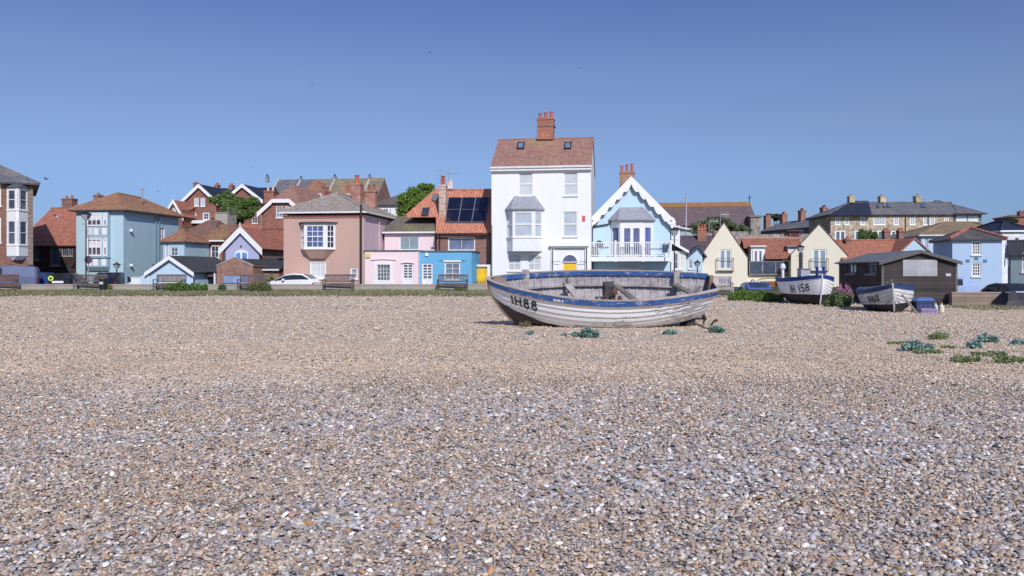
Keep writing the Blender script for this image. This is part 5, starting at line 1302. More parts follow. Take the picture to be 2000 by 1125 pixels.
    (u0, zz), (u1, _) = h.uz(1050, 246, 3.2), h.uz(1082, 246, 3.2); mb = MB(); mb.box(u0 - .06, u1 + .06, 3.14, 4.06, zz - .06, zz + .06); mb.build('band', BRICK, c)
    h.pipe(961, 440, 560, GREY, out=.06, r=.04)
def b_blue_gable():
    h = House('blue_gable_house', 'light blue gabled house with scalloped white bargeboards and a white balcony', 'house', 1154.5, 61.2, px2=1309, D=8, z0=.1)
    z = lambda py: h.z(py, 1232); mid = h.u(1233); H = z(438); pk = z(355)
    h.win('f', 1206, 514, 1252, 526, 4, 1, pane=G_PALE, fw=.1)
    h.walls(SKYBLUE, H, [(0, H), (mid, pk), (h.W, H)])
    h.gable_front(SLATE, H, pk, .3, .3, .1, mid)
    sl = (pk - H) / mid; sr = (pk - H) / (h.W - mid); ap = z(345)
    h.barge([(h.u(1147), z(433)), (mid, ap), (h.u(1319), z(433))], .5, .36, .06, scallop=.82)
    for px in (1158, 1310):
        mb = MB(); u, zz = h.uz(px, 432); mb.tube([(u, -.37, zz), (u, -.40, zz)], .3, 16); d = h.part('barge_end', mb, WHITE); m2 = MB(); m2.tube([(u, -.395, zz), (u, -.415, zz)], .06, 8); m2.build('rosette', DARKGREY, d)
    # bay with french doors
    fl = z(503); u0, u1 = h.u(1193), h.u(1275)
    h.bay(u0, u1, fl, z(432), .9, .72, [(fl + .1, z(443))], (1, 2, 1), 1, mat=WHITE, pane=m_glass((.12, .13, .26)), side_pane=m_glass((.09, .12, .3)), roof=LEAD, roof_h=.95, over=.22, fw=.16, bar=.22)
    # balcony
    b0, b1 = h.u(1151), h.u(1308); T = h.T('f'); pr = 1.35; zr = z(474) ; zf = z(503)
    mb = MB(); mb.box(b0, b1, .0, pr, zf - .16, zf, T); mb.box(b0, b1, pr, pr + .06, zf - .3, zf + .02, T); bo = h.part('balcony', mb, WHITE)
    bal = MB(); bal.box(b0, b1, pr - .05, pr + .05, zr - .08, zr, T); bal.box(b0, b1, pr - .03, pr + .03, zf + .08, zf + .14, T)
    n = 46
    for k in range(n): u = b0 + (b1 - b0) * (k + .5) / n; bal.box(u - .022, u + .022, pr - .022, pr + .022, zf + .142, zr - .082, T)
    for u in np.linspace(b0, b1, 4): bal.box(u - .07, u + .07, pr - .07, pr + .07, zf - .34, zr + .14, T)
    bal.build('balustrade', WHITE, bo)
    for (a, b, y) in ((1158, 1190, 486), (1268, 1300, 489)):
        q = MB(); n = 8
        ua, ub = h.u(a), h.u(b)
        for k in range(n): q.lathe([(.02, 0), (.07, .07), (.02, .14)], (ua + (ub - ua) * (k + .5) / n, -pr - .04, z(y)), 6)
        q.build('balustrade_bead', m_plain((.25, .3, .45)), bo)
    h.pipe(1157, 440, 530, BLACK, out=.12, r=.05)
    mb = MB(); a, b = h.uz(1159, 443), h.uz(1189, 438); mb.tube([(a[0], -.12, a[1]), (b[0], -.12, b[1]), (b[0] + .1, -.15, b[1] + .25)], .05, 6); h.part('gutter', mb, BLACK)
    h.chimney(1210, 1239, 336, 366, 4.5, .8, m_brick((.36, .2, .13), (.28, .15, .1), (.4, .33, .26)), 3, 14, m_plain((.45, .13, .09)), potr=.13)
    bt = thing('barbecue', 'dark domed barbecue standing on the left of the white balcony', 'barbecue', h.M @ Vector((h.u(1171), -.8, zf + .002)), 0)
    m = MB(); m.lathe([(.05, .7), (.26, .78), (.3, .92), (.3, .96)], n=14); m.build('bowl', BLACK, bt, smooth=True); m = MB(); m.lathe([(.3, .965), (.28, 1.1), (.16, 1.24), (.03, 1.28)], n=14); m.build('lid', m_plain((.05, .05, .08), .3), bt, smooth=True)
    for k in range(3): m = MB(); m.tube([(.22 * math.cos(k * 2.1), .22 * math.sin(k * 2.1), 0), (.14 * math.cos(k * 2.1), .14 * math.sin(k * 2.1), .78)], .018, 5); m.build('leg', BLACK, bt)
    ch = thing('deck_chair', 'folded dark chair leaning at the right end of the white balcony', 'chair', h.M @ Vector((h.u(1299), -.7, zf + .002)), 0)
    m = MB(); m.beam((-.2, .1, 0), (-.2, -.2, 1.0), .04, .04); m.beam((.2, .1, 0), (.2, -.2, 1.0), .04, .04); m.build('frame', DARKGREY, ch); m = MB(); m.beam((0, .0, .35), (0, -.18, .95), .36, .02); m.build('back', m_plain((.08, .1, .2)), ch)
    c = House('white_lean_to', 'narrow white lean-to and glazed porch at the right side of the light blue gable', 'house', 1311, 62.2, px2=1340, D=4, z0=.1)
    H1 = c.z(490, 1325); c.win('f', 1315, 494, 1325, 526, 1, 2, pane=m_glass((.16, .18, .24))); c.win('f', 1328, 494, 1332, 526, 1, 2); c.walls(m_render((.72, .70, .62)), H1)
    mb = MB(); q = [c.uz(1308, 472), c.uz(1345, 493)]; up = Vector((0, 0, .12)); lo = [Vector((q[0][0], -.25, q[0][1])), Vector((q[1][0], -.25, q[1][1])), Vector((q[1][0], 4, q[1][1])), Vector((q[0][0], 4, q[0][1]))]
    mb.prism(lo, [v + up for v in lo]); c.part('roof', mb, SLATE); mb = MB(); a, b = q; mb.prism([(a[0], -.3, a[1] - .08), (b[0], -.3, b[1] - .08), (b[0], -.3, b[1] + .14), (a[0], -.3, a[1] + .14)], [(a[0], -.255, a[1] - .08), (b[0], -.255, b[1] - .08), (b[0], -.255, b[1] + .14), (a[0], -.255, a[1] + .14)]); c.part('bargeboard', mb, WHITE)
    d = House('', '', '', 1311, 64.5, px2=1328, D=3, z0=.1, host=c); d.walls(WHITEWALL, d.z(441, 1320)); mb = MB(); z0 = d.z(441, 1320); mb.prism([(-.1, -.2, z0), (d.W + .7, -.2, z0 - .35), (d.W + .7, 3, z0 - .35), (-.1, 3, z0)], [(-.1, -.2, z0 + .12), (d.W + .7, -.2, z0 - .23), (d.W + .7, 3, z0 - .23), (-.1, 3, z0 + .12)]); d.part('roof', mb, DULLWHITE)
    s = House('small_blue_house', 'small pale blue house with slate gable roof left of the cream cottages', 'house', 1337, 68, px2=1372, D=6, z0=.1)
    H = s.z(508, 1355); pk = s.z(484, 1365); s.win('f', 1345, 507, 1353, 525, 2, 2, pane=G_MID); md = s.u(1364)
    s.walls(PALEBLUE, H, [(0, H), (md, pk), (s.W, pk - .35)]); s.gable_front(SLATE, H, pk, .25, .3, .12, md, Hr=pk - .45)
    r = House('slate_roofed_house', 'low house with a purple slate roof and brick chimney left of the cream cottages', 'house', 1316, 76, px2=1395, D=6, z0=.1)
    H = r.z(500, 1345); r.walls(FLINT, H); r.gable_side(m_tile((.13, .10, .12), (.10, .08, .10), (.3, .2, .1), .2, .18, .22, .1), H, r.z(464, 1345, 3)); r.chimney(1362, 1379, 447, 476, 2.6, .8, m_brick((.42, .16, .09), (.34, .12, .07)), 3, 8); 
    pv = House('pavilion', 'pale flat glasshouse roof and flint garden wall below the chapel', 'outhouse', 1318, 90, px2=1352, D=5, z0=gz(1335, 90)); z0 = pv.z(462, 1335); pv.walls(m_render((.5, .5, .45)), z0)
    mb = MB(); pl = arc(pv.W / 2, z0, pv.W / 2 + .2, .55, 0, 180, 12); mb.prism([(x, -.2, y) for x, y in pl], [(x, 5.2, y) for x, y in pl]); pv.part('roof', mb, m_plain((.36, .42, .44)))
def b_chapel():
    h = House('chapel', 'long chapel with a brown tiled roof and orange ridge on the hill', 'chapel', 1285, 118, px2=1478, D=12, z0=gz(1380, 118))
    H = h.z(441, 1380); pk = h.z(398, 1380, 6)
    for a in (1340, 1353): h.win('f', a, 446, a + 5, 462, 1, 2, pane=G_DARK)
    h.walls(FLINT, H); t = .12
    mb = MB(); rb = (h.u(1464, 6), 6, pk); e = .35
    c = [(-e, -e, H), (h.W + e, -e, H), (h.W + e, 12 + e, H), (-e, 12 + e, H)]; mb.poly([c[0], c[1], rb, (-e, 6, pk)]); mb.poly([c[1], c[2], rb]); mb.poly([c[2], c[3], (-e, 6, pk), rb])
    mb.poly(c[::-1]); ro = h.part('roof', mb, m_tile((.19, .135, .135), (.155, .11, .115), (.22, .16, .13), .25, .2, .25, .15)); m = MB(); m.tube([(-e, 6, pk + .0), (rb[0], 6, pk)], .22, 8); m.prism([(-e, 6, pk + .03), (-e, 5.1, pk - (pk - H) / 6.35 * .9 + .03), (rb[0] + .2, 5.1, pk - (pk - H) / 6.35 * .9 + .03), (rb[0], 6, pk + .03)], [(-e, 6, pk + .07), (-e, 5.1, pk - (pk - H) / 6.35 * .9 + .07), (rb[0] + .2, 5.1, pk - (pk - H) / 6.35 * .9 + .07), (rb[0], 6, pk + .07)]); m.build('ridge_tile', m_tile((.40, .19, .07), (.33, .16, .07), (.3, .2, .08), .4), ro)
    mb = MB(); x = rb[0]; mb.beam((x, 6, pk), (x, 6, pk + 1.3), .09, .09); mb.beam((x - .35, 6, pk + .85), (x + .35, 6, pk + .85), .09, .09); h.part('cross', mb, DARKGREY)
    mb = MB(); u0, u1 = h.u(1466, -1.5), h.u(1486, -1.5); mb.box(u0, u1, -1.5, 2, -1, h.z(424, 1475, -1.5)); b = h.part('tower', mb, m_stone((.30, .27, .235))); mb = MB(); mb.box(u0 - .2, u1 + .2, -1.7, 2.2, h.z(424, 1475, -1.5), h.z(424, 1475, -1.5) + .25); mb.build('roof', m_plain((.2, .19, .19)), b)
    m = thing('flagpole', 'tall bare white mast in front of the chapel roof', 'mast', at(1340, 455, 88)); mb = MB(); top = at(1340, 380, 88).z - m.location.z; mb.tube([(0, 0, -1), (0, 0, top)], [.11, .06], 8); mb.build('pole', m_plain((.42, .42, .46)), m); mb = MB(); mb.lathe([(.02, 0), (.1, .06), (.02, .14)], (0, 0, top), 8); mb.build('finial', GREY, m)
    for px, y0, y1, lab in ((1385, 452, 431, 'thin television aerial on a short pole left of the chapel trees'), (1407, 440, 418, 'taller television aerial above the left cream gable')):
        m = thing('television_aerial', lab, 'aerial', at(px, y0 + 12, 84), 0, 'television aerials'); mb = MB(); zt = at(px, y1, 84).z - m.location.z; mb.tube([(0, 0, -.5), (0, 0, zt)], .04, 6); mb.build('pole', GREY, m); mb = MB(); mb.beam((0, 0, zt - .05), (.95, 0, zt - .05), .05, .05)
        for k in range(6): mb.beam((.1 + k * .16, -.02, zt - .3), (.1 + k * .16, -.02, zt + .2), .02, .02)
        mb.build('antenna', m_plain((.5, .5, .5)), m)
    w = House('garden_wall', 'old flint garden wall with pillars along the slope above the cream cottages', 'wall', 1418, 92, px2=1625, D=.5, z0=gz(1500, 92))
    w.root['kind'] = 'thing'; w.walls(m_stone((.36, .30, .27)), w.z(459, 1520), [(0, w.z(452, 1430)), (w.u(1462), w.z(452, 1462)), (w.u(1463), w.z(458, 1463)), (w.W, w.z(456, 1610))])
    mb = MB(); u0, u1 = w.u(1541), w.u(1562); mb.box(u0, u1, -.3, 1.5, 0, w.z(452, 1550)); s = w.part('arbour', mb, m_plain((.45, .07, .05), .6, .25)); m = MB(); m.box(u0 - .3, u1 + .3, -.6, 1.7, w.z(452, 1550), w.z(451, 1550) + .08); m.build('roof', DARKGREY, s); m = MB(); m.box(u0 + .15, u1 - .15, -.33, -.302, w.z(468, 1550), w.z(455, 1550)); m.build('opening', m_plain((.06, .03, .04)), s)
def b_cream():
    h = House('cream_cottages', 'cream rendered cottages with two steep gables joined by a red pantile roof', 'house', 1372, 69, px2=1460, D=7, rot=14, z0=.1)
    frd = m_glass((.24, .34, .38), .08); cr2 = m_plain((.12, .08, .05))
    def juliet(g, a, b, y0, y1):
        u0, u1, zb, zt = g.rect('f', a, y0, b, y1); T = g.T('f'); mb = MB(); mb.box(u0, u1, .2, .24, zt - .04, zt, T); mb.box(u0, u1, 0, .26, zb - .06, zb, T)
        for u in np.linspace(u0 + .02, u1 - .02, 2): mb.box(u - .02, u + .02, .2, .24, zb, zt - .04, T)
        mb.box(u0, u0 + .04, 0, .2, zt - .04, zt, T); mb.box(u1 - .04, u1, 0, .2, zt - .04, zt, T)
        o = g.part('juliet_balcony', mb, m_plain((.2, .17, .14))); 
        for k in range(9): u = u0 + (u1 - u0) * (k + 1) / 10; m = MB(); m.tube([T(u, .22, zb), T(u, .22, zt - .03)], .006, 4); m.build('bar', GREY, o)
    z = lambda py: h.z(py, 1415); H = z(497); pk = z(436); mid = h.u(1414)
    h.win('f', 1405, 487, 1429, 526, 2, 1, pane=frd, fw=.12, bar=.2, name='french_window', sill=False); h.win('f', 1403, 543, 1428, 556, 3, 1, pane=G_MID)
    h.walls(CREAM, H, [(0, H), (mid, pk), (h.W, H - .3)]); h.gable_front(m_tile((.17, .12, .10), (.13, .095, .085), (.24, .15, .08), .3), H, pk, .03, .05, .08, mid, Hr=H - .3); juliet(h, 1400, 1433.5, 504, 528)
    g = House('', '', '', 1545, 67.5, px2=1655, D=7, rot=19, z0=.1, host=h); z = lambda py: g.z(py, 1600); H2 = z(497); pk2 = z(439); mid = g.u(1600)
    g.win('f', 1587, 487, 1614, 528, 2, 1, pane=frd, fw=.12, bar=.2, name='french_window', sill=False); g.winm('f', g.u(1560), g.u(1564), z(535), z(494), 1, 2, pane=G_PALE, frame=DARKGREY)
    g.walls(CREAM, H2, [(0, H2), (mid, pk2), (g.W, z(500))]); g.gable_front(m_tile((.17, .12, .10), (.13, .095, .085), (.24, .15, .08), .3), H2, pk2, .03, .05, .08, mid, Hr=z(500)); juliet(g, 1583, 1618, 505, 528)
    g.pipe(1567, 492, 560, m_plain((.12, .1, .1)))
    c = House('', '', '', 1455, 70.0, px2=1556, D=6.5, z0=.1, host=h); z = lambda py: c.z(py, 1505)
    c.winm('f', c.u(1484), c.u(1531), 0, z(549), 3, 1, pane=m_glass((.3, .12, .06)), frame=m_plain((.55, .45, .3)), sill=False); c.walls(CREAM, z(537), base=-.3)
    arch = MB(); u0, u1 = c.u(1480), c.u(1534); pl = arc((u0 + u1) / 2, z(550), (u1 - u0) / 2, .32, 0, 180, 14); po = arc((u0 + u1) / 2, z(550), (u1 - u0) / 2 + .12, .45, 0, 180, 14)
    for k in range(14): arch.hexa([(pl[k][0], -.08, pl[k][1]), (po[k][0], -.08, po[k][1]), (po[k][0], -.001, po[k][1]), (pl[k][0], -.001, pl[k][1]), (pl[k + 1][0], -.08, pl[k + 1][1]), (po[k + 1][0], -.08, po[k + 1][1]), (po[k + 1][0], -.001, po[k + 1][1]), (pl[k + 1][0], -.001, pl[k + 1][1])])
    c.part('arch', arch, m_plain((.5, .45, .25))); mb = MB(); u, zz = c.uz(1470, 549); mb.tube([(u, .0, zz), (u, -.06, zz)], .16, 14); k = c.part('round_window', mb, DARKGREY); mb = MB(); mb.tube([(u, -.05, zz), (u, -.07, zz)], .1, 14); mb.build('pane', G_PALE, k)
    # balcony recess with glass balustrade, dormer with french window, pantile slope
    ua, ub = c.u(1463), c.u(1540); T = c.T('f'); zf = z(534)
    mb = MB(); mb.box(ua, ub, -2.4, .25, zf - .16, zf, T); bal = c.part('balcony', mb, m_plain((.18, .16, .15)))
    gl = MB()
    for k in range(3): a = ua + (ub - ua) * k / 3; gl.box(a + .04, a + (ub - ua) / 3 - .04, .2, .215, zf + .05, z(511), T)
    gl.build('glass_panel', m_glass((.055, .075, .12), .06), bal); ps = MB()
    for k in range(4): a = ua + (ub - ua) * k / 3; ps.box(a - .025, a + .025, .18, .23, zf, z(511), T)
    ps.box(ua, ub, .17, .24, z(511), z(511) + .04, T); ps.build('post', GREY, bal)
    bw = MB(); bw.box(ua, ub, -2.5, -2.42, zf, z(500), T); bwo = c.part('recess_wall', bw, m_plain((.14, .13, .14)))
    dz = MB(); d0, d1 = c.u(1467, 1), c.u(1494, 1); dz.box(d0, d1, -3, -1.0, zf, c.z(482, 1480, 1), T); do = c.part('dormer', dz, WHITE); fr, pn = MB(), MB(); glaze(fr, pn, lambda u, o, zz: (u, .98 - o - .1, zz), d0 + .15, d1 - .15, zf + .05, c.z(487, 1480, 1), 2, 1, .16, .22, 0, .1); fr.build('frame', WHITE, do); pn.build('pane', m_glass((.12, .14, .22)), do); m = MB(); m.box(d0 - .1, d1 + .1, .75, 3, c.z(482, 1480, 1), c.z(482, 1480, 1) + .1); m.build('dormer_roof', WHITE, do)
    p0, p1 = c.u(1448, 3.4), c.u(1562, 3.4); za, zb = z(506), c.z(468, 1500, 3.4); mb = MB(); x0, x1 = c.u(1494.5, .6), c.u(1552, .6)
    f = lambda w: za + (zb - za) * (w - .3) / 3.1
    q = [(x0, .3), (x1, .3), (p1, 3.4), (p0, 3.4), (p0, 2.0), (x0, 2.0)]; mb.prism([(x, y, f(y)) for x, y in q], [(x, y, f(y) + .12) for x, y in q]); mb.prism([(p0, 3.4, zb), (p1, 3.4, zb), (p1, 6.5, za), (p0, 6.5, za)], [(p0, 3.4, zb + .12), (p1, 3.4, zb + .12), (p1, 6.5, za + .12), (p0, 6.5, za + .12)]); ro = c.part('roof', mb, m_tile((.38, .15, .10), (.30, .12, .085), (.3, .2, .14), .15)); m = MB(); m.tube([(p0, 3.4, zb + .12), (p1, 3.4, zb + .12)], .11, 6); m.build('ridge_tile', m_plain((.4, .25, .18)), ro)
    d2 = MB(); e0, e1 = c.u(1539, 1), c.u(1556, 1); d2.box(e0, e1, -2.6, -1.0, z(508), c.z(482, 1548, 1), T); do = c.part('dormer', d2, DULLWHITE)
    m = MB(); m.box(e0 - .1, e1 + .1, .75, 2.6, c.z(482, 1548, 1), c.z(482, 1548, 1) + .1); m.build('dormer_roof', GREY, do)
    lo = thing('lounge_set', 'cushioned garden sofa behind the glass of the cream cottages balcony', 'sofa', c.M @ Vector((c.u(1503), -.02 + 1.2, zf + .002)), R(-8)); mb = MB(); mb.box(-.9, .9, -.35, .35, .12, .42); mb.build('seat', m_plain((.62, .6, .58)), lo); mb = MB(); mb.box(-.9, .9, .2, .38, .42, .9); mb.build('backrest', m_plain((.3, .3, .34)), lo)
    for sx in (-.8, .8): mb = MB(); mb.box(sx - .05, sx + .05, -.3, .3, 0, .12); mb.build('leg', DARKGREY, lo)
def b_hill_right():
    h = House('slate_terrace', 'low dark slate-roofed terrace with four brick chimneys running up to the stone terrace', 'house', 1486, 140, px2=1608, D=8, rot=76, z0=gz(1550, 125))
    H = h.z(452, 1490); 
    for k in range(int(h.W / 2.6)): h.winm('f', 1.0 + k * 2.6, 2.0 + k * 2.6, H - 1.9, H - .5, 1, 2, pane=G_MID)
    h.walls(m_brick((.16, .09, .085), (.12, .075, .075)), H); pk = h.uz(1490, 440, 4)[1]; h.gable_side(STAIN, H, pk, .3)
    for px0, px1, yt, yb in ((1493, 1504, 421, 440), (1525, 1536, 418, 434), (1561, 1572, 411, 430), (1603, 1616, 405, 425)): h.chimney(px0, px1, yt, yb + 14, 4, 1.0, m_brick((.36, .15, .09), (.28, .12, .08)), 3, 4, wm=.9)
    mb = MB(); P = [(0, 0, H), (1, 0, H), (0, 4, pk)]; q = [h.ray(1584, 431, P), h.ray(1594, 429, P), h.ray(1598, 424, P), h.ray(1588, 426, P)]; n = Vector((0, -.4, .5)); mb.prism([v + n * .12 for v in q], [v + n * .2 for v in q]); h.part('skylight', mb, m_plain((.7, .7, .7), .3))
    s = House('stone_terrace', 'long tawny stone terrace with slate hipped roof and three pale chimneys on the hill', 'house', 1622, 112, px2=1862, D=9, rot=2, z0=gz(1740, 112))
    z = lambda py: s.z(py, 1740); H = z(420.5)
    for a, b, n in ((1631, 1642, 1), (1649, 1659, 1), (1680, 1691, 1), (1706, 1730, 4), (1745, 1756, 2), (1777, 1788, 2), (1803, 1814, 2), (1816, 1827, 2), (1844, 1854, 2)): s.win('f', a, 424, b, 439.5, max(2, n), 3, pane=m_glass((.3, .31, .36), .15), fw=.16, bar=.07)
    for a, b in ((1631, 1652), (1669, 1690), (1705, 1726), (1740, 1760), (1775, 1788), (1803, 1815)): s.win('f', a, 450, b, 474, 2, 1, pane=m_glass((.12, .15, .2)), fw=.18, bar=.2, name='french_window', sill=False)
    s.walls(STONE, H); pk = z(391.5) + .1; s.hip(STAIN, H, (s.u(1660, 4.5), 4.5, pk), (s.u(1857, 4.5), 4.5, pk), .4)
    nv = MB(); P = [(-.4, -.4, H + .12), (5, -.4, H + .12), (s.u(1660, 4.5), 4.5, pk)]; q = [s.ray(1616, 421, P), s.ray(1703, 421, P), s.ray(1696, 392.5, P), s.ray(1660.5, 392.5, P)]; nv.poly([v + Vector((0, -.02, .03)) for v in q]); s.part('slate_slope', nv, NAVY)
    for a in (1657, 1717, 1786): s.chimney(a, a + 10, 383, 396, 4.5, 1.0, m_stone((.52, .42, .28)), 1, 4)
    for px in (1768, 1813): s.pipe(px, 421, 470, BLACK)
    for a, b in ((1713, 1718), (1725, 1730), (1733, 1740), (1799, 1808)):
        P2 = [(0, -.4, H + .12), (5, -.4, H + .12), (5, 4.5, pk)]; q = [s.ray(a, 406, P2), s.ray(b, 406, P2), s.ray(b, 399, P2), s.ray(a, 399, P2)]; m = MB(); m.prism([v + Vector((0, -.05, .06)) for v in q], [v + Vector((0, -.1, .12)) for v in q]); s.part('skylight', m, m_glass((.1, .13, .18)))
    d = House('', '', '', 1864, 111.5, px2=1917, D=6, rot=2, z0=gz(1740, 112), host=s); H2 = d.z(419, 1890); d.win('f', 1868, 421, 1889, 432, 1, 1, pane=m_glass((.62, .68, .7), .3)); d.win('f', 1891, 421, 1911, 432, 1, 1, pane=m_glass((.62, .68, .7), .3)); d.walls(m_render((.16, .17, .2)), H2); mb = MB(); mb.box(-.3, d.W + .5, -.6, 6, H2, H2 + .2); d.part('roof', mb, DARKGREY)
    b = House('', '', '', 1840, 113.5, px2=1912, D=8, rot=2, z0=gz(1740, 112), host=s); H3 = b.z(418, 1880); b.walls(STONE, H3); b.hip(STAIN, H3, (1, 4, b.z(392, 1850, 4)), (1.4, 4, b.z(392, 1850, 4)), .4)
    f = House('brick_house', 'distant red brick chimney block and roof at the right skyline', 'house', 1976, 125, px2=2030, D=6, z0=gz(1990, 125)); Hf = f.z(424, 1985); f.walls(REDBRICK, Hf); f.hip(REDTILE, Hf, (1.6, 3, Hf + .5), (2.6, 3, Hf + .5), .2); f.chimney(1989, 2003, 413, 436, 1, 1, BRICK, 2, 3)
def b_right():
    r = House('red_roofed_house', 'low house with an orange pantile roof and pale blue gable behind the tarred hut', 'house', 1648, 66, px2=1788, D=7, z0=.1)
    H = r.z(507, 1700); r.walls(BRICK, H); r.gable_side(m_tile((.46, .19, .12), (.39, .15, .10), (.4, .24, .15), .15), H, r.z(472, 1700, 3.5)); r.chimney(1650, 1659, 466, 484, 3, .7, BRICK, 1, 5)
    for a, b in ((1725, 1736), (1753, 1763)): r.chimney(a, b, 450, 474, 5.2, .8, m_brick((.3, .14, .1), (.24, .11, .09)), 2, 5)
    p = House('', '', '', 1757, 64.5, px2=1816, D=6, z0=.1, host=r); Hh = p.z(494, 1787); pk = p.z(467, 1787); p.walls(PALEBLUE, Hh, [(0, Hh), (p.W / 2, pk), (p.W, Hh)]); p.gable_front(m_tile((.46, .19, .12), (.39, .15, .10), (.4, .24, .15), .15), Hh, pk, .1, .2)
    t = House('ochre_roofed_house', 'pale blue house with a wide ochre hipped roof behind the bright blue sea-front house', 'house', 1799, 78, px2=1965, D=10, rot=6, z0=.1)
    H = t.z(461, 1830); t.win('f', 1806, 466, 1814, 503, 2, 2, pane=m_glass((.2, .3, .45))); t.walls(m_render((.45, .56, .72)), H); pk = t.z(434, 1880, 4.5); t.hip(OCHRE, H, (t.u(1846, 4.5), 4.5, pk), (t.W - 1.0, 4.5, pk), .35, DULLWHITE)
    b = House('blue_house', 'pale sky-blue house with hipped slate roof and two many-paned windows', 'house', 1860, 58, px2=1957, D=5.2, rot=14, z0=.1)
    H = b.z(469.5, 1908); g = m_glass((.10, .085, .11))
    for y0, y1 in ((471, 498), (512, 540)): b.win('f', 1898, y0, 1916, y1, 3, 4, pane=g, fw=.09, bar=.05)
    b.winm('l', 2.6, 3.2, H - 2.0, H - .6, 2, 2, pane=G_MID); b.walls(m_render((.42, .55, .72), .08), H); pk = b.z(445, 1893, 2.0); b.hip(m_tile((.12, .11, .12), (.09, .085, .09), (.26, .19, .13), .35, .18, .22, .1), H, (b.u(1893, 2.0), 2.0, pk), (b.u(1893, 3.0), 3.0, pk), .25)
    hp = MB(); 
    for a in ((-.25, -.25, H + .13), (b.W + .25, -.25, H + .13)): hp.tube([a, (b.u(1893, 2.0), 2.0, pk + .04)], .13, 6)
    b.part('hip_tile', hp, PANTILE)
    for px, py in ((1890, 509.5), (1907, 505), (1924, 509.5)): m = MB(); u, z = b.uz(px, py); m.box(u - .12, u + .12, -.03, .02, z - .1, z + .1); b.part('vent', m, m_plain((.08, .2, .36)))
    w = House('white_house', 'white boarded house at the right edge beside the sky-blue house', 'house', 1957, 60, px2=2012, D=7, rot=6, z0=.1)
    H = w.z(453, 1985); w.win('f', 1982, 464, 1990, 470, 1, 1, pane=G_DARK, frame=GREY); w.win('f', 1986, 548, 1996, 558, 1, 1, pane=G_PALE); w.walls(m_boards((.76, .77, .80), .16, .06), H); w.hip(NAVY, H, (w.W * .62, 2.2, w.z(432, 1990, 2.2)), (w.W * .62, 4, w.z(432, 1990, 2.2)), .2, WHITE)
    k = House('grey_chalet', 'grey green chalet with steep dark roof and white gable trim, cut by the right edge', 'house', 1974, 46, px2=2040, D=5, rot=30, z0=.05)
    H = k.z(499, 1990); k.winm('f', .55, 1.15, 1.4, 2.5, 2, 2, pane=G_DARK); k.winm('l', 1.0, 1.6, .9, 2.4, 1, 2, pane=m_glass((.3, .4, .46))); k.walls(m_render((.20, .26, .29)), H, sidetop=[(0, H), (2.5, k.z(472, 1990, 0)), (5, H)]); k.gable_side(m_tile((.07, .06, .07), (.05, .05, .055), (.1, .1, .1), .1, .18, .22, .1), H, k.z(472, 1990, 0), .12, .2)
    mb = MB(); pk = k.z(472, 1990, 0)
    for (wa, za), (wb, zb) in (((-.35, H - .35), (2.5, pk + .15)), ((2.5, pk + .15), (5.35, H - .35))): mb.prism([(-.18, wa, za - .25), (-.18, wb, zb - .25), (-.18, wb, zb), (-.18, wa, za)], [(-.13, wa, za - .25), (-.13, wb, zb - .25), (-.13, wb, zb), (-.13, wa, za)])
    k.part('bargeboard', mb, m_plain((.6, .6, .66)))
def b_hut():
    h = House('beach_hut', 'dark tarred fishing hut with low felt roof and boarded grey window', 'hut', 1723, 34.5, px2=1868, D=6.0, rot=5.5, z0=.0)
    z = lambda py: h.z(py, 1796); H = z(511); mid = h.u(1797); pk = z(491)
    tar = m_boards((.052, .043, .042), .15, .45); 
    for px0, px1 in ((1655, 1672), (1692, 1712)):
        w0, w1 = h.wz(px0, 520, 0)[0], h.wz(px1, 520, 0)[0]; a, b = min(w0, w1), max(w0, w1); zc = EYE - (515 - HY) / F * 38; zd = EYE - (534 - HY) / F * 38
        h.winm('l', a, b, zd, zc, 2, 1, pane=m_glass((.14, .14, .18)), frame=m_plain((.16, .15, .17)))
    h.walls(tar, H, [(0, H), (mid, pk), (h.W, H)], base=-.2)
    felt = m_plain((.15, .155, .165), .9, .25, 3); h.gable_front(felt, H, pk, .14, .16, .06, mid); sl = (pk - H) / mid
    h.barge([(-.18, H - sl * .18 + .03), (mid, pk + .05), (h.W + .18, H - sl * .18 + .03)], .12, .17, .03, m_plain((.10, .095, .09)))
    (u0, zt), (u1, zb) = h.uz(1763, 507.5), h.uz(1830, 539.5); mb = MB(); mb.box(u0, u1, 0, .035, zb, zt, h.T('f')); h.part('window_shutter', mb, m_boards((.40, .40, .42), .35, .07, False))
    mb = MB(); mb.box(-.03, .06, -.035, .03, 0, H - .02); mb.box(h.W - .06, h.W + .03, -.035, .03, 0, H - .02); h.part('corner_post', mb, m_plain((.13, .11, .10), .8, .3))
    mb = MB(); mb.box(-.35, h.W + .9, -.5, 6.2, -.15, -.004 + .02); h.part('slab', mb, m_plain((.33, .31, .29), .9, .2))
    m = MB(); a, b = h.uz(1851, 537); m.box(a - .08, a + .12, -.02, -.003, b - .05, b + .06); h.part('patch', m, m_plain((.5, .5, .52)))
BENCHWOOD = grey_wood((.155, .125, .13), 'weathered bench timber')
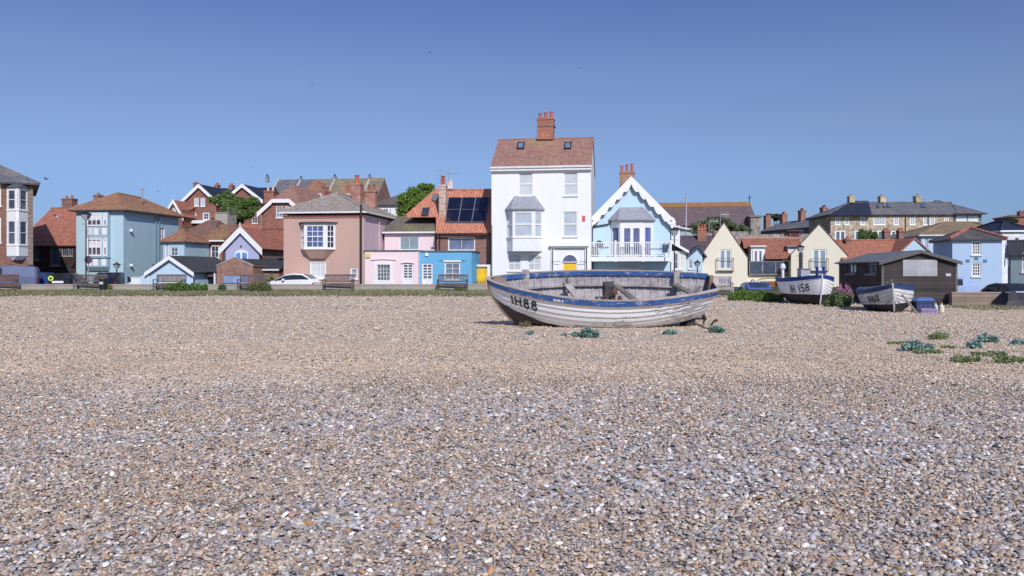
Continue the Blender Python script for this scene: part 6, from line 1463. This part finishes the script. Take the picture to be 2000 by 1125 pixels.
def b_boats():
    blue = worn_paint((.045, .12, .34), (.36, .38, .45), .565, 'worn blue paint')
    h = Hull(5.95, 2.15, 1.08, 1.26, 1.18, .56, .66, .22, 10)
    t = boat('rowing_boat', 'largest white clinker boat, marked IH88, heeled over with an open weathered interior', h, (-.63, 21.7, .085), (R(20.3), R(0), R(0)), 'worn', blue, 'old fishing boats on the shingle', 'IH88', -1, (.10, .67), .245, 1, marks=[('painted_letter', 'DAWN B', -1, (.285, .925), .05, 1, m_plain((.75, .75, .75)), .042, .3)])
    gw = grey_wood((.42, .39, .375)); gd = grey_wood((.20, .18, .165), 'dark grey timber')
    def board(name, a, b, w, th, mat=gw, up=(0, 1, .3)): m = MB(); m.beam(a, b, w, th, up); m.build(name, mat, t)
    board('timber_head', (1.0, .50, .42), (1.0, .60, 1.30), .20, .06); board('breasthook', (.95, .05, .62), (1.05, .52, .60), .18, .06, gd, (0, 0, 1))
    board('thwart', (2.15, .62, .86), (2.65, -.42, .52), .24, .04, gw, (.2, 0, 1)); board('thwart_knee', (2.2, .66, .60), (2.12, .74, 1.0), .08, .06, gd)
    board('loose_board', (3.45, .55, .88), (4.12, -.42, .60), .30, .05, gd, (.3, .2, 1)); board('thwart', (5.05, .5, .92), (5.62, -.25, .78), .2, .045, gd, (.2, 0, 1))
    board('timber_head', (5.12, .58, .72), (5.12, .66, 1.20), .15, .06); board('knee', (5.45, .35, .62), (5.72, .3, .95), .08, .06, gw); board('floor_board', (1.6, 0, .30), (4.9, 0, .34), .5, .03, gd, (0, 0, 1)); board('floor_board', (4.9, 0, .335), (5.7, 0, .48), .3, .03, gd, (0, 0, 1))
    rust = m_plain((.20, .075, .035), .8, .5, 9)
    m = MB(); m.box(2.98, 3.72, -.26, .26, .36, .48); m.box(3.05, 3.6, -.2, .2, .482, .60); e = m.build('engine_block', rust, t)
    m = MB(); m.tube([(2.93, 0, .54), (2.99, 0, .54)], .2, 16); m.tube([(2.86, 0, .54), (2.93, 0, .54)], .06, 10); m.build('flywheel', m_plain((.26, .26, .28), .6, .4, 9), e)
    for x in (3.15, 3.33, 3.51): m = MB(); m.lathe([(.065, 0), (.065, .12), (.04, .13), (.04, .17)], (x, 0, .602), 10); m.build('cylinder', m_plain((.12, .06, .045), .8, .5, 9), e)
    m = MB(); m.prism([(3.1, .2, .6), (3.42, .2, .6), (3.42, .55, .62), (3.1, .55, .62)], [(3.14, .22, .96), (3.34, .22, .96), (3.40, .55, .98), (3.1, .55, .98)]); m.build('engine_cover', m_plain((.075, .07, .07), .8, .5, 6), e)
    m = MB(); m.tube([(3.36, .05, .6), (3.36, .02, .9), (3.44, .02, .96)], .035, 8); m.lathe([(.02, 0), (.07, .02), (.07, .1)], (3.36, -.02, .82), 8); m.build('exhaust_pipe', rust, e)
    m = MB(); m.box(3.72, 3.85, -.1, -.02, .35, .66); m.build('engine_bearer', gw, t)
    m = MB(); m.beam((5.86, 0, .45), (5.90, 0, 1.36), .09, .09, (1, 0, 0)); m.build('stern_post', grey_wood((.36, .25, .17), 'brown bare timber'), t)
    m = MB(); m.tube([(5.45, 0, .12), (5.80, 0, .12)], .03, 8); m.lathe([(.03, -.06), (.06, 0), (.03, .06)], (5.82, 0, .12), 8)
    for k in range(3): a = k * 2.094; m.hexa([Vector((5.79 + .02 * s, .05 * math.cos(a + q) + .13 * rr * math.cos(a), .12 + .05 * math.sin(a + q) + .13 * rr * math.sin(a))) for s in (-1, 1) for rr, q in ((.3, 1.2), (.3, -1.2), (1, -1.0), (1, 1.0))])
    m.build('propeller', m_plain((.05, .045, .04), .5, .4), t)
    m = MB(); m.lathe([(.015, 0), (.015, .05)], (1.62, -.80, .93), 8); m.build('rowlock', GREY, t)
    # keel blocks and the other bits lying round the boat
    b = thing('timber_block', 'squared grey timber under the middle of the boat marked IH88', 'timber', (2.05, 20.95, 0), R(-3)); m = MB(); m.box(-.40, .52, -.13, .13, -.06, .10); m.build('block', grey_wood((.24, .21, .19)), b)
    b = thing('timber_block', 'timber chock coloured as shade under the stern of the boat marked IH88', 'timber', (4.75, 21.5, 0), R(12)); m = MB(); m.box(-.12, .12, -.1, .35, -.05, .22); m.build('block', grey_wood((.06, .05, .05)), b)  # block coloured near black to stand in for the shaded void
    b = thing('timber_block', 'dark timber chock under the bow of the boat marked IH88', 'timber', (.55, 21.55, 0), R(-8)); m = MB(); m.box(-.14, .14, -.1, .4, -.05, .12); m.build('block', grey_wood((.06, .05, .05)), b)
    a = thing('rusty_anchor', 'rusty iron anchor lying by a clump of sea kale off the stern', 'anchor', ground_at(1386, 646)); rs = m_plain((.06, .04, .035), .85, .5, 12)
    m = MB(); m.tube([(-.42, .1, .22), (-.1, .0, .06), (.18, -.05, .03)], .022, 6); m.build('shank', rs, a); m = MB(); m.tube([(.02, .1, .0), (.05, .05, .14), (.14, 0, .27)], [.02, .03, .022], 6); m.tube([(.10, 0, .25), (.2, 0, .26)], .03, 5); m.build('fluke', rs, a)
    dark = worn_paint((.018, .05, .22), (.2, .22, .3), .70, 'dark blue paint')
    h2 = Hull(4.5, 2.15, 1.14, 1.30, 1.20, .78, .30, .08, 11)
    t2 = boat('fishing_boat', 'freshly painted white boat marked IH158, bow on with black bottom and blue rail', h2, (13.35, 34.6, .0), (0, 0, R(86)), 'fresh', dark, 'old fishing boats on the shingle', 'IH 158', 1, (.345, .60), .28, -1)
    m = MB(); m.beam((.32, -.16, 1.3), (.32, -.16, 1.68), .09, .09); m.beam((.32, .12, 1.3), (.32, .12, 1.68), .09, .09); m.beam((.32, -.3, 1.46), (.32, .3, 1.46), .06, .06); m.build('mooring_bitts', m_plain((.02, .045, .18)), t2)
    m = MB(); m.box(1.9, 2.5, -.05, .35, .5, 1.56); o = m.build('engine_box', m_plain((.36, .37, .44), .6, .15), t2); m = MB(); m.box(1.86, 2.54, -.09, .39, 1.562, 1.60); m.build('lid', m_plain((.2, .2, .25)), o)
    m = MB(); m.tube([(3.6, .72, 1.1), (3.6, .72, 1.62)], .07, 8); m.lathe([(.05, 0), (.13, .06), (.12, .2), (.05, .3)], (3.6, .72, 1.55), 10); m.build('fender_post', DULLWHITE, t2)
    for x in (1.3, 2.9): m = MB(); m.box(x, x + .24, -.95, .95, .84, .88); m.build('thwart', grey_wood((.4, .38, .36)), t2)
    h3 = Hull(4.0, 1.85, .84, 1.02, .92, .72, .24, .10, 9)
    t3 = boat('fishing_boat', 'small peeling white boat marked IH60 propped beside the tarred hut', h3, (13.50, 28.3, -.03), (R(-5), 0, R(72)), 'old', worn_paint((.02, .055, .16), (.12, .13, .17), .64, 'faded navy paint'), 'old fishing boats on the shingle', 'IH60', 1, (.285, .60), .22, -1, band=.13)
    m = MB(); m.beam((.22, -.0, .9), (.12, -.0, 1.2), .06, .1); m.beam((.26, .12, .95), (.22, .14, 1.15), .05, .05); m.build('mooring_bitts', grey_wood((.2, .2, .22)), t3)
    p = thing('prop_leg', 'thin timber leg propping up the boat marked IH60', 'prop', ground_at(1790, 613)); m = MB(); m.beam((.02, -.1, -.04), (-.36, .3, .66), .06, .06); m.build('leg', grey_wood((.33, .29, .25)), p)
    p = thing('prop_leg', 'short dark chock under the far side of the boat marked IH60', 'prop', ground_at(1693, 607)); m = MB(); m.beam((0, 0, -.04), (.1, .2, .34), .07, .07); m.build('leg', grey_wood((.12, .10, .09)), p)
    for px, lab in ((1566, 'left timber trestle under the boat marked IH158'), (1612, 'right timber trestle under the boat marked IH158')):
        p = thing('trestle', lab, 'trestle', ground_at(px, 594)); m = MB(); m.beam((0, 0, .12), (0, 1.2, .12), .16, .30); m.build('beam', grey_wood((.13, .11, .10)), p); m = MB(); m.box(-.3, .3, -.02, .2, -.05, .07); m.build('foot', grey_wood((.22, .2, .19)), p)

def b_street():
    W_ = grey_wood; w = thing('promenade_wall', 'low pale concrete wall running along the promenade behind the benches', 'wall', (-40, 57.0, .0)); m = MB(); conc = m_render((.36, .32, .28), .3)
    w['kind'] = 'thing'; L = 54.6; m.box(0, L, 0, .3, -.1, .50); m.build('wall', conc, w); m = MB(); m.box(-.02, L + .02, -.03, .33, .502, .56); m.build('coping', m_render((.40, .36, .33), .25), w)
    w = thing('flint_wall', 'low brown wall right of the tarred hut with grass at its foot', 'wall', (18.5, 33.8, 0), R(-4)); w['kind'] = 'thing'; m = MB(); m.box(0, 4.4, 0, .3, -.1, .54); m.build('wall', m_boards((.25, .19, .15), .2, .25), w); m = MB(); m.box(-.02, 4.42, -.03, .33, .542, .6); m.build('coping', m_render((.34, .28, .23), .2), w)
    tp = thing('tarpaulin_stack', 'long black tarpaulin covered stack at the end of the low brown wall', 'tarpaulin', (19.75, 32.6, 0)); m = MB(); g = random.Random(4)
    c = [[(x + g.uniform(-.05, .05), y, z + g.uniform(-.03, .03)) for (y, z) in ((-.6, -.05), (-.5, .3), (-.3, .60), (.3, .62), (.55, .3), (.6, -.05))] for x in (0, .5, 1.1, 1.8, 2.5, 3.2)]
    c[0] = [(x - .1 + z * .6, y, z) for x, y, z in c[0]]
    for a, b in zip(c, c[1:]):
        for k in range(5): m.poly([a[k], b[k], b[k + 1], a[k + 1]])
    m.poly(c[0]); m.poly(c[-1][::-1]); m.build('cover', m_plain((.014, .014, .02), .5, .3), tp)
    m = MB()
    for k in range(5): m.box(.5 + k * .5, .85 + k * .5, -.3 + .1 * (k % 2), .1, .615, .67 + .02 * (k % 3))
    m.build('board', m_plain((.4, .48, .58), .4, .2), tp)
    # benches
    for px, rz, lab, Y in ((2, -3, 'brown bench cut off by the left edge, in front of the blue grey van', 56.2), (176, -3, 'grey timber bench beside the black litter bin', 56.2), (331, -3, 'dark timber bench half hidden by the leafy green bush, in front of the blue garage', 56.0), (495, -3, 'dark timber bench with straggly dry plants in front, left of the white car', 56.0), (661, -3, 'brown timber bench between the white car and the pink cottage', 56.2), (884, -3, 'brown timber bench in front of the bright blue cottage', 56.2)):
        bench(lab, (px - CX) / F * Y, Y, R(rz), BENCHWOOD if px != 2 else grey_wood((.17, .09, .07), 'brown bench timber'), L=2.0)
    bench('pale lilac slatted bench with its back to the left cream gable', (1411 - CX) / F * 45, 45, R(-4), grey_wood((.42, .38, .42), 'silver timber'), L=1.0, group=None)
    b = thing('litter_bin', 'black litter bin at the right arm of the grey timber bench', 'bin', at(202, 568, 56.0)); b.location.z = float(hill_z(-28, 56)); m = MB(); m.lathe([(.22, 0), (.25, .05), (.27, .72), (.3, .74), (.3, .8), (.24, .82)], n=14); m.build('drum', BLACK, b); m = MB(); m.lathe([(.31, .84), (.30, .92), (.12, 1.0)], n=14); m.build('hood', DARKGREY, b); m = MB(); m.box(-.13, .13, -.31, -.285, .45, .62); m.build('plate', m_plain((.5, .55, .55)), b)
    # lamps
    def lmp(px, Y, top, lab, **k): x = (px - CX) / F * Y; z0 = float(hill_z(x, Y)); lamp(lab, x, Y, z0, EYE - (top - HY) / F * Y - z0, **k)
    lmp(168, 57.8, 412, 'tall dark lamp post in front of the tall teal house', lan=.62)
    lmp(228, 57.8, 512, 'short lamp post right of the black litter bin', lan=.44)
    lmp(1317, 57.6, 443, 'dark lamp post at the right corner of the light blue gabled house', lan=.62); lmp(1362, 57.4, 508, 'low lamp post with white globe between blue gable and cream cottages', lan=.45); lmp(1563, 56, 477, 'lamp post standing before the right cream gable', lan=.5)
    s = thing('sign_post', 'thin grey post with an oval sign beside the tall lamp post', 'sign post', (at(173, 560, 58).x, 58, .1)); m = MB(); m.tube([(0, 0, 0), (0, 0, 4.4)], .035, 8); m.build('pole', GREY, s); m = MB(); m.tube([(0, -.04, 2.2), (0, -.06, 2.2)], .28, 16); m.build('sign', m_plain((.10, .05, .10)), s); m = MB(); m.box(-.22, .16, -.06, -.04, 4.0, 4.45); m.build('sign', m_plain((.55, .52, .6)), s)
    # vehicles
    van = m_plain((.14, .17, .27), .25, .08, 1, .2); gr = float(hill_z(-28, 59.3)) + .03
    def car(name, lab, cat, px, Y, rz, prof, width, paint, z=None, **k):
        return vehicle(name, lab, cat, ((px - CX) / F * Y, Y, gr if z is None else z), R(rz), prof, width, paint, **k)
    car('panel_van', 'blue grey panel van with roof bars at the left edge behind the wall', 'van', -74, 59.3, 23, VAN, 1.9, van, windows=[(3, 4), (4, 5)], cabin=(3,), wheels=(.85, 3.9), rails=True)
    t = car('parked_car', 'white hatchback parked in front of the brown house', 'car', 519, 59.3, -8, HATCH, 1.72, m_plain((.80, .80, .81), .2, .03), windows=[(3, 7)], cabin=(3, 6), wheels=(.72, 3.2))
    t = car('parked_car', 'small dark car with white plate and yellow green badge left of the grey bench', 'car', 103, 62, -84, HATCH, 1.7, m_plain((.02, .02, .03), .25), windows=[(3, 6)], cabin=(3, 6)); t.location.y += 3.9
    m = MB(); m.box(3.97, 3.99, -.42, .42, .70, .86); m.build('number_plate', WHITE, t); m = MB(); m.tube([(3.86, -.55, 1.06), (3.9, -.55, 1.06)], .2, 14); k = m.build('badge', m_plain((.55, .85, .08)), t); m = MB(); m.tube([(3.895, -.55, 1.06), (3.92, -.55, 1.06)], .09, 12); m.build('badge_centre', BLACK, k)
    car('parked_car', 'dark blue car low behind the wall in front of the shaded red roofed house', 'car', 20, 64, -4, HATCH, 1.7, m_plain((.03, .06, .18), .25), z=-.05, windows=[(3, 6)], cabin=(3, 6))
    t = car('parked_car', 'black estate car behind the grey bench at the foot of the tall teal house', 'car', 193, 60.5, -84, [(a, b * 1.06, c * 1.06) for a, b, c in HATCH], 1.8, m_plain((.012, .013, .03), .2), windows=[(3, 6)], cabin=(3, 6)); t.location.y += 3.9
    t = car('parked_car', 'blue car seen from behind between the cream cottages gables', 'car', 1489, 58.6, -92, HATCH, 1.85, m_plain((.08, .12, .32), .25), z=float(hill_z(17.7, 59.5)) - .12, windows=[(3, 6)], cabin=(3, 6), glass=m_glass((.03, .05, .09))); t.location.y += 3.9
    z2 = -.32
    car('parked_car', 'pale blue car with red tail light just right of the tarred hut', 'car', 1750, 42, -4, HATCH, 1.7, m_plain((.30, .40, .62), .25), z=z2 + .06, windows=[(3, 6)], cabin=(3, 6)); car('parked_car', 'low black car behind the brown wall in front of the sky-blue house', 'car', 1922, 46, -86, [(a * .8, b * .95, c * .93) for a, b, c in HATCH], 1.7, m_plain((.015, .015, .02), .2), z=z2 - .2, windows=[(3, 6)], cabin=(3, 6), wheels=(.6, 2.5))
    # things by the hut
    def crate(lab, px, py, w, d, h, col, lid=None):
        t = thing('crate', lab, 'crate', ground_at(px, py), R(-6), 'plastic fish crates by the tarred hut'); m = MB(); e = .03
        m.box(-w / 2, w / 2, -d / 2, d / 2, 0, .03); 
        for q in ((-w / 2, w / 2, -d / 2, -d / 2 + e), (-w / 2, w / 2, d / 2 - e, d / 2), (-w / 2, -w / 2 + e, -d / 2 + e, d / 2 - e), (w / 2 - e, w / 2, -d / 2 + e, d / 2 - e)): m.box(*q, .03, h)
        m.build('box', m_plain(col, .45, .12), t); m = MB(); m.box(-w / 2 - .025, w / 2 + .025, -d / 2 - .025, d / 2 + .025, h - .07, h - .03)
        for k in range(4): m.box(-w / 2 + (k + .4) * w / 4, -w / 2 + (k + .6) * w / 4, -d / 2 - .015, -d / 2, .03, h - .07)
        m.build('rim', m_plain(sc(col, .85), .45, .1), t)
        if lid: m = MB(); m.prism([(-w / 2 - .03, -d / 2 - .03, h), (w / 2 + .03, -d / 2 - .03, h), (w / 2 + .03, d / 2 + .03, h), (-w / 2 - .03, d / 2 + .03, h)], [(-w / 2 + .1, -d / 2 + .08, h + lid), (w / 2 - .08, -d / 2 + .08, h + lid), (w / 2 - .08, d / 2 - .08, h + lid), (-w / 2 + .1, d / 2 - .08, h + lid)]); m.build('lid', m_plain((.06, .13, .30), .5, .1), t)
        return t
    crate('blue lidded fish tub beside the peeling boat marked IH60', 1803, 609, .62, .5, .40, (.045, .06, .15), .12)
    crate('low purple crate in front of the blue lidded fish tub', 1811, 612, .5, .36, .17, (.30, .23, .40))
    for px, py, lab, col in ((1827, 609, 'white plastic canister with its neck up, left one by the purple crate', (.62, .6, .5)), (1839, 610, 'white plastic canister nearest the hut slab', (.66, .64, .55)), (1833, 606, 'dark bottle standing between two white canisters', (.03, .03, .035))):
        t = thing('canister', lab, 'canister', ground_at(px, py), 0, 'canisters by the tarred hut'); m = MB(); m.lathe([(.075, 0), (.085, .02), (.085, .22), (.03, .28), (.03, .33)], n=12); m.build('bottle', m_plain(col, .4, .1), t); m = MB(); m.lathe([(.036, .325), (.036, .36)], n=10); m.build('cap', m_plain((.2, .05, .05)), t)

def b_plants():
    tree('broadleaf_tree', 'bright green leafy tree behind the orange roofed house', at(822, 470, 86) - Vector((0, 0, .6)), [(-.9, 0, 3.6, 1.9, 1.8, 1.9), (.7, 0, 4.6, 2.0, 1.9, 1.9), (2.2, .3, 4.9, 1.7, 1.6, 1.7), (.2, 0, 5.6, 1.3, 1.3, 1.1), (-1.6, 0, 2.4, 1.2, 1.2, 1.4)], 26000, .11, (.20, .31, .06), 2.6, .2, seed=3)
    tree('broadleaf_tree', 'dense green tree in front of the red brick hillside terrace', at(460, 440, 94) - Vector((0, 0, .6)), [(-1.5, 0, 2.6, 1.6, 1.4, 1.7), (.1, 0, 3.3, 1.6, 1.4, 1.5), (1.5, 0, 2.3, 1.5, 1.3, 1.6), (.2, -.2, 1.2, 2.5, 1.3, 1.2)], 24000, .1, (.18, .26, .08), 1.6, .18, seed=8)
    tree('ivy_tree', 'dull green spreading tree below the brown chapel roof, left of two', at(1393, 462, 100) - Vector((0, 0, .4)), [(-1.4, 0, 1.2, 1.5, 1, 1.1), (.3, 0, 1.7, 1.6, 1, 1.2), (-3, 0, .5, 1.0, .8, .7)], 12000, .11, (.19, .23, .13), 1.2, .15, seed=12, group='trees below the chapel')
    tree('ivy_tree', 'dull green spreading tree below the brown chapel roof, right of two', at(1432, 466, 100) - Vector((0, 0, .4)), [(-.6, 0, 1.4, 1.3, 1, .9), (.9, 0, 1.3, 1.1, .9, .8)], 9000, .11, (.20, .24, .13), 1.2, .15, seed=13, group='trees below the chapel')
    tree('dark_tree', 'small dark tree on the skyline beside the slate terrace chimneys', at(1514, 440, 160) - Vector((0, 0, 2)), [(-.5, 0, 3.6, 1.3, 1, .7), (.9, 0, 3.3, 1.1, 1, .7)], 5000, .15, (.08, .11, .07), 2.2, .16, seed=15)
    tree('dark_tree', 'small dark green tree left of the distant brick chimney at the right edge', at(1969, 440, 122) - Vector((0, 0, 1)), [(0, 0, 1.4, 1.2, 1, .8)], 3000, .14, (.06, .09, .035), 1.0, .12, seed=16)
    def bsh(px, py, Y, w, h, d, n, leaf, col, lab, cat='bush', name='leafy_bush', seed=0, z=None, group=None, **k):
        p = at(px, py, Y); p.z = float(max(hill_z(p.x, Y) - max(0, (50 - Y)) * .02, beach_z(p.x, Y))) if z is None else z
        return bush(name, lab, cat, p, w, d, h, n, leaf, col, group, seed, **k)
    bsh(1692, 474, 104, 2.6, 2.0, 1.5, 4000, .09, (.14, .21, .06), 'round green bush on the terrace of the stone houses', seed=31, z=at(1692, 474, 104).z)
    bsh(524, 538, 60.6, 1.1, 1.3, .8, 3500, .06, (.17, .25, .06), 'round green bush at the right end of the brick garage', seed=21)
    bsh(345, 570, 55.2, 1.7, .72, .8, 4200, .06, (.15, .24, .07), 'leafy green bush covering the left of the dark bench', seed=22); bsh(385, 570, 55.2, 1.5, .6, .8, 3500, .06, (.14, .24, .07), 'lower leafy green bush right of the dark bench', seed=23)
    bsh(435, 570, 55.6, .8, .5, .5, 1200, .05, (.15, .23, .09), 'small straggly green plant in front of the brick garage', 'plant', 'wild_plant', seed=24); bsh(505, 570, 54.8, 1.6, .75, .8, 2600, .045, (.22, .23, .10), 'straggly dry plants in front of the dark bench left of the white car', 'plant', 'wild_plant', seed=25)
    bsh(212, 568, 56.2, .4, .5, .3, 500, .05, (.27, .28, .08), 'yellow green weed beside the black litter bin', 'plant', 'wild_plant', seed=26); bsh(898, 570, 55.6, .8, .3, .4, 700, .04, (.2, .24, .09), 'low weeds at the right leg of the bench before the blue cottage', 'plant', 'wild_plant', seed=27)
    bsh(1452, 588, 40.2, 1.55, .60, .8, 4500, .045, (.17, .27, .06), 'bright green bush between the large boat and the blue car', seed=41); bsh(1501, 590, 38.6, 1.15, .62, .8, 3500, .045, (.16, .25, .06), 'bright green bush with a few flowers left of the boat marked IH158', seed=42)
    bsh(1648, 602, 33.2, 1.15, .88, .8, 5000, .04, (.20, .28, .12), 'pink flowering valerian between the boat marked IH158 and the tarred hut', 'flowers', 'valerian', seed=43, flowers=((.66, .26, .46), 1000, .35)); bsh(1622, 600, 33.4, .6, .42, .5, 1500, .035, (.16, .23, .09), 'low green weeds under the bow of the boat marked IH158', 'plant', 'wild_plant', seed=44)
    kale = (.27, .41, .36)
    for k, (px, py, w, h, lab) in enumerate(((1152, 660, .52, .26, 'blue green sea kale clump in front of the large boat, biggest of those near it'), (1116, 657, .4, .1, 'flat sea kale beside the biggest clump in front of the large boat'), (1036, 654, .22, .09, 'tiny sea kale below the large boats black bow planks'), (1310, 654, .4, .13, 'small sea kale below the stern quarter of the large boat'), (1398, 651, .4, .2, 'sea kale clump growing by the rusty anchor'),
        (1795, 686, .62, .22, 'blue green sea kale at the left of the right-hand plant patch'), (1905, 681, .3, .16, 'small sea kale near the middle of the right-hand plant patch'), (1928, 671, .35, .2, 'upright green plant at the top of the right-hand plant patch'), (1985, 676, .34, .14, 'sea kale near the right frame edge, upper in the plant patch'))):
        p = ground_at(px, py); bush('sea_kale', lab, 'plant', p, w, w * .6, h, int(260 * w / .5) + 40, .05, kale, 'sea kale plants on the shingle', 50 + k, up=.8)
    g2 = (.27, .34, .15)
    for k, (px, py, w, h, lab) in enumerate(((1775, 673, .7, .08, 'flat green mat along the top left of the right-hand plant patch'), (1832, 664, .5, .2, 'sprawling green weed with upright stalks in the right-hand plant patch'), (1815, 690, .5, .08, 'flat green mat just right of the big sea kale'), (1930, 695, .6, .1, 'bright green mat in the middle of the right-hand plant patch'), (1895, 706, .62, .1, 'long yellow green mat at the bottom of the right-hand plant patch'), (1980, 709, .75, .13, 'bright green mat at the lower right frame edge'), (1850, 680, .3, .06, 'thin yellowish weed between the flat green mats'), (1025, 640, .35, .22, 'dry pale weed stalks against the bow of the large boat'))):
        p = ground_at(px, py); bush('beach_weed', lab, 'plant', p, w, w * .55, h, int(900 * w), .022, (.30, .24, .15) if k == 7 else g2, 'low green weeds on the shingle', 70 + k, up=.9)
    me = grass_mesh([(-42, 12, 48.4, 56.9, 8), (-42, 12, 55.8, 57.0, 2.0), (12, 22, 40.5, 44, 1.0), (17.6, 26, 29.9, 33.6, 1.6)], 5, 60000, col=(.25, .265, .15)); me2 = tag(link('grass', me), 'rough green grass strip between the shingle and the promenade wall', 'grass', kind='stuff')

def b_birds():
    for px, py, Y, s, hd, bk, lab, wh in ((90, 350, 60, .75, 80, .25, 'dark gull gliding over the gap left of the tall teal house', 0), (308, 374, 70, .5, 20, .3, 'small dark gull above the teal house roof', 0), (840, 104, 80, .45, 50, .4, 'tiny dark gull high above the orange roofed house', 0), (1133, 133, 80, .35, 0, .5, 'tiny gull high above the tall white house', 0), (610, 163, 90, .35, 60, .4, 'tiny gull high above the brown house', 0), (110, 424, 66, .95, 70, .5, 'white gull flying past the red roof left of the teal house', 1), (491, 327, 90, .35, 30, .4, 'tiny gull above the red brick hillside terrace', 0)):
        bird(lab, at(px, py, Y), s, R(hd), bk, wh)

def camera_light():
    cam = bpy.data.cameras.new('camera'); o = bpy.data.objects.new('camera', cam); COL.objects.link(o); SC.camera = o
    o.location = (0, 0, EYE); o.rotation_euler = (R(90), 0, 0); cam.sensor_width = 36; cam.lens = F / 2000 * 36; cam.shift_y = -(562.5 - HY) / 2000; cam.clip_end = 6000; cam.clip_start = .05
    s = bpy.data.lights.new('sun', 'SUN'); s.energy = 3.7; s.angle = R(.55); s.color = (1.0, .975, .96); so = bpy.data.objects.new('sun', s); COL.objects.link(so)
    a, e = R(SUN_AZ), R(SUN_EL); d = Vector((math.sin(a) * math.cos(e), -math.cos(a) * math.cos(e), math.sin(e))); so.rotation_euler = (-d).to_track_quat('-Z', 'Y').to_euler(); so.location = (20, -30, 40)
    w = bpy.data.worlds.new('World'); SC.world = w; w.use_nodes = True; n = w.node_tree; n.nodes.clear()
    sk = n.nodes.new('ShaderNodeTexSky'); sk.sky_type = 'NISHITA'; sk.sun_disc = False; sk.sun_elevation = e; sk.sun_rotation = R(180 - SUN_AZ); sk.altitude = 0; sk.air_density = 1.0; sk.dust_density = .6; sk.ozone_density = 2.5
    # deep clear-day blue: the sky away from the sun is darker and more violet than the plain model
    hs = n.nodes.new('ShaderNodeMix'); hs.data_type = 'RGBA'; hs.blend_type = 'MULTIPLY'; hs.inputs[0].default_value = 1
    tc = n.nodes.new('ShaderNodeTexCoord'); sx = n.nodes.new('ShaderNodeSeparateXYZ'); n.links.new(tc.outputs['Generated'], sx.inputs[0])
    rp = n.nodes.new('ShaderNodeValToRGB'); n.links.new(sx.outputs[2], rp.inputs[0]); cr = rp.color_ramp
    while len(cr.elements) < len(SKY): cr.elements.new(.5)
    for e_, (p_, c_) in zip(cr.elements, SKY): e_.position = p_; e_.color = (*c_, 1)
    n.links.new(rp.outputs[0], hs.inputs[7])
    bg = n.nodes.new('ShaderNodeBackground'); bg.inputs[1].default_value = .14; ou = n.nodes.new('ShaderNodeOutputWorld')
    n.links.new(sk.outputs[0], hs.inputs[6]); n.links.new(hs.outputs[2], bg.inputs[0]); n.links.new(bg.outputs[0], ou.inputs[0])
    SC.view_settings.view_transform = 'Standard'; SC.view_settings.look = 'None'; SC.view_settings.gamma = 1; SC.view_settings.exposure = EXPO
    SC.cycles.max_bounces = 6; SC.cycles.diffuse_bounces = 3; SC.cycles.glossy_bounces = 3; SC.cycles.use_denoising = True
SKY = [(0.0, (.30, .41, .69)), (.078, (.36, .45, .71)), (.12, (.46, .505, .71)), (.176, (.53, .52, .67)), (.235, (.545, .535, .69)), (.317, (.465, .48, .69)), (.7, (.80, .82, 1.0))]; EXPO = 0.0  # top sky stop, above the view, brightened to lift the shadows
build_setting(); build_pebbles(); b_far_left(); b_red_roofs(); b_teal(); b_garages(); b_lilac_row(); b_red_brick(); b_hill_left(); b_brown(); b_pinks(); b_white(); b_blue_gable(); b_chapel(); b_cream(); b_hill_right(); b_right(); b_hut()
b_boats(); b_street(); b_plants(); b_birds(); camera_light()
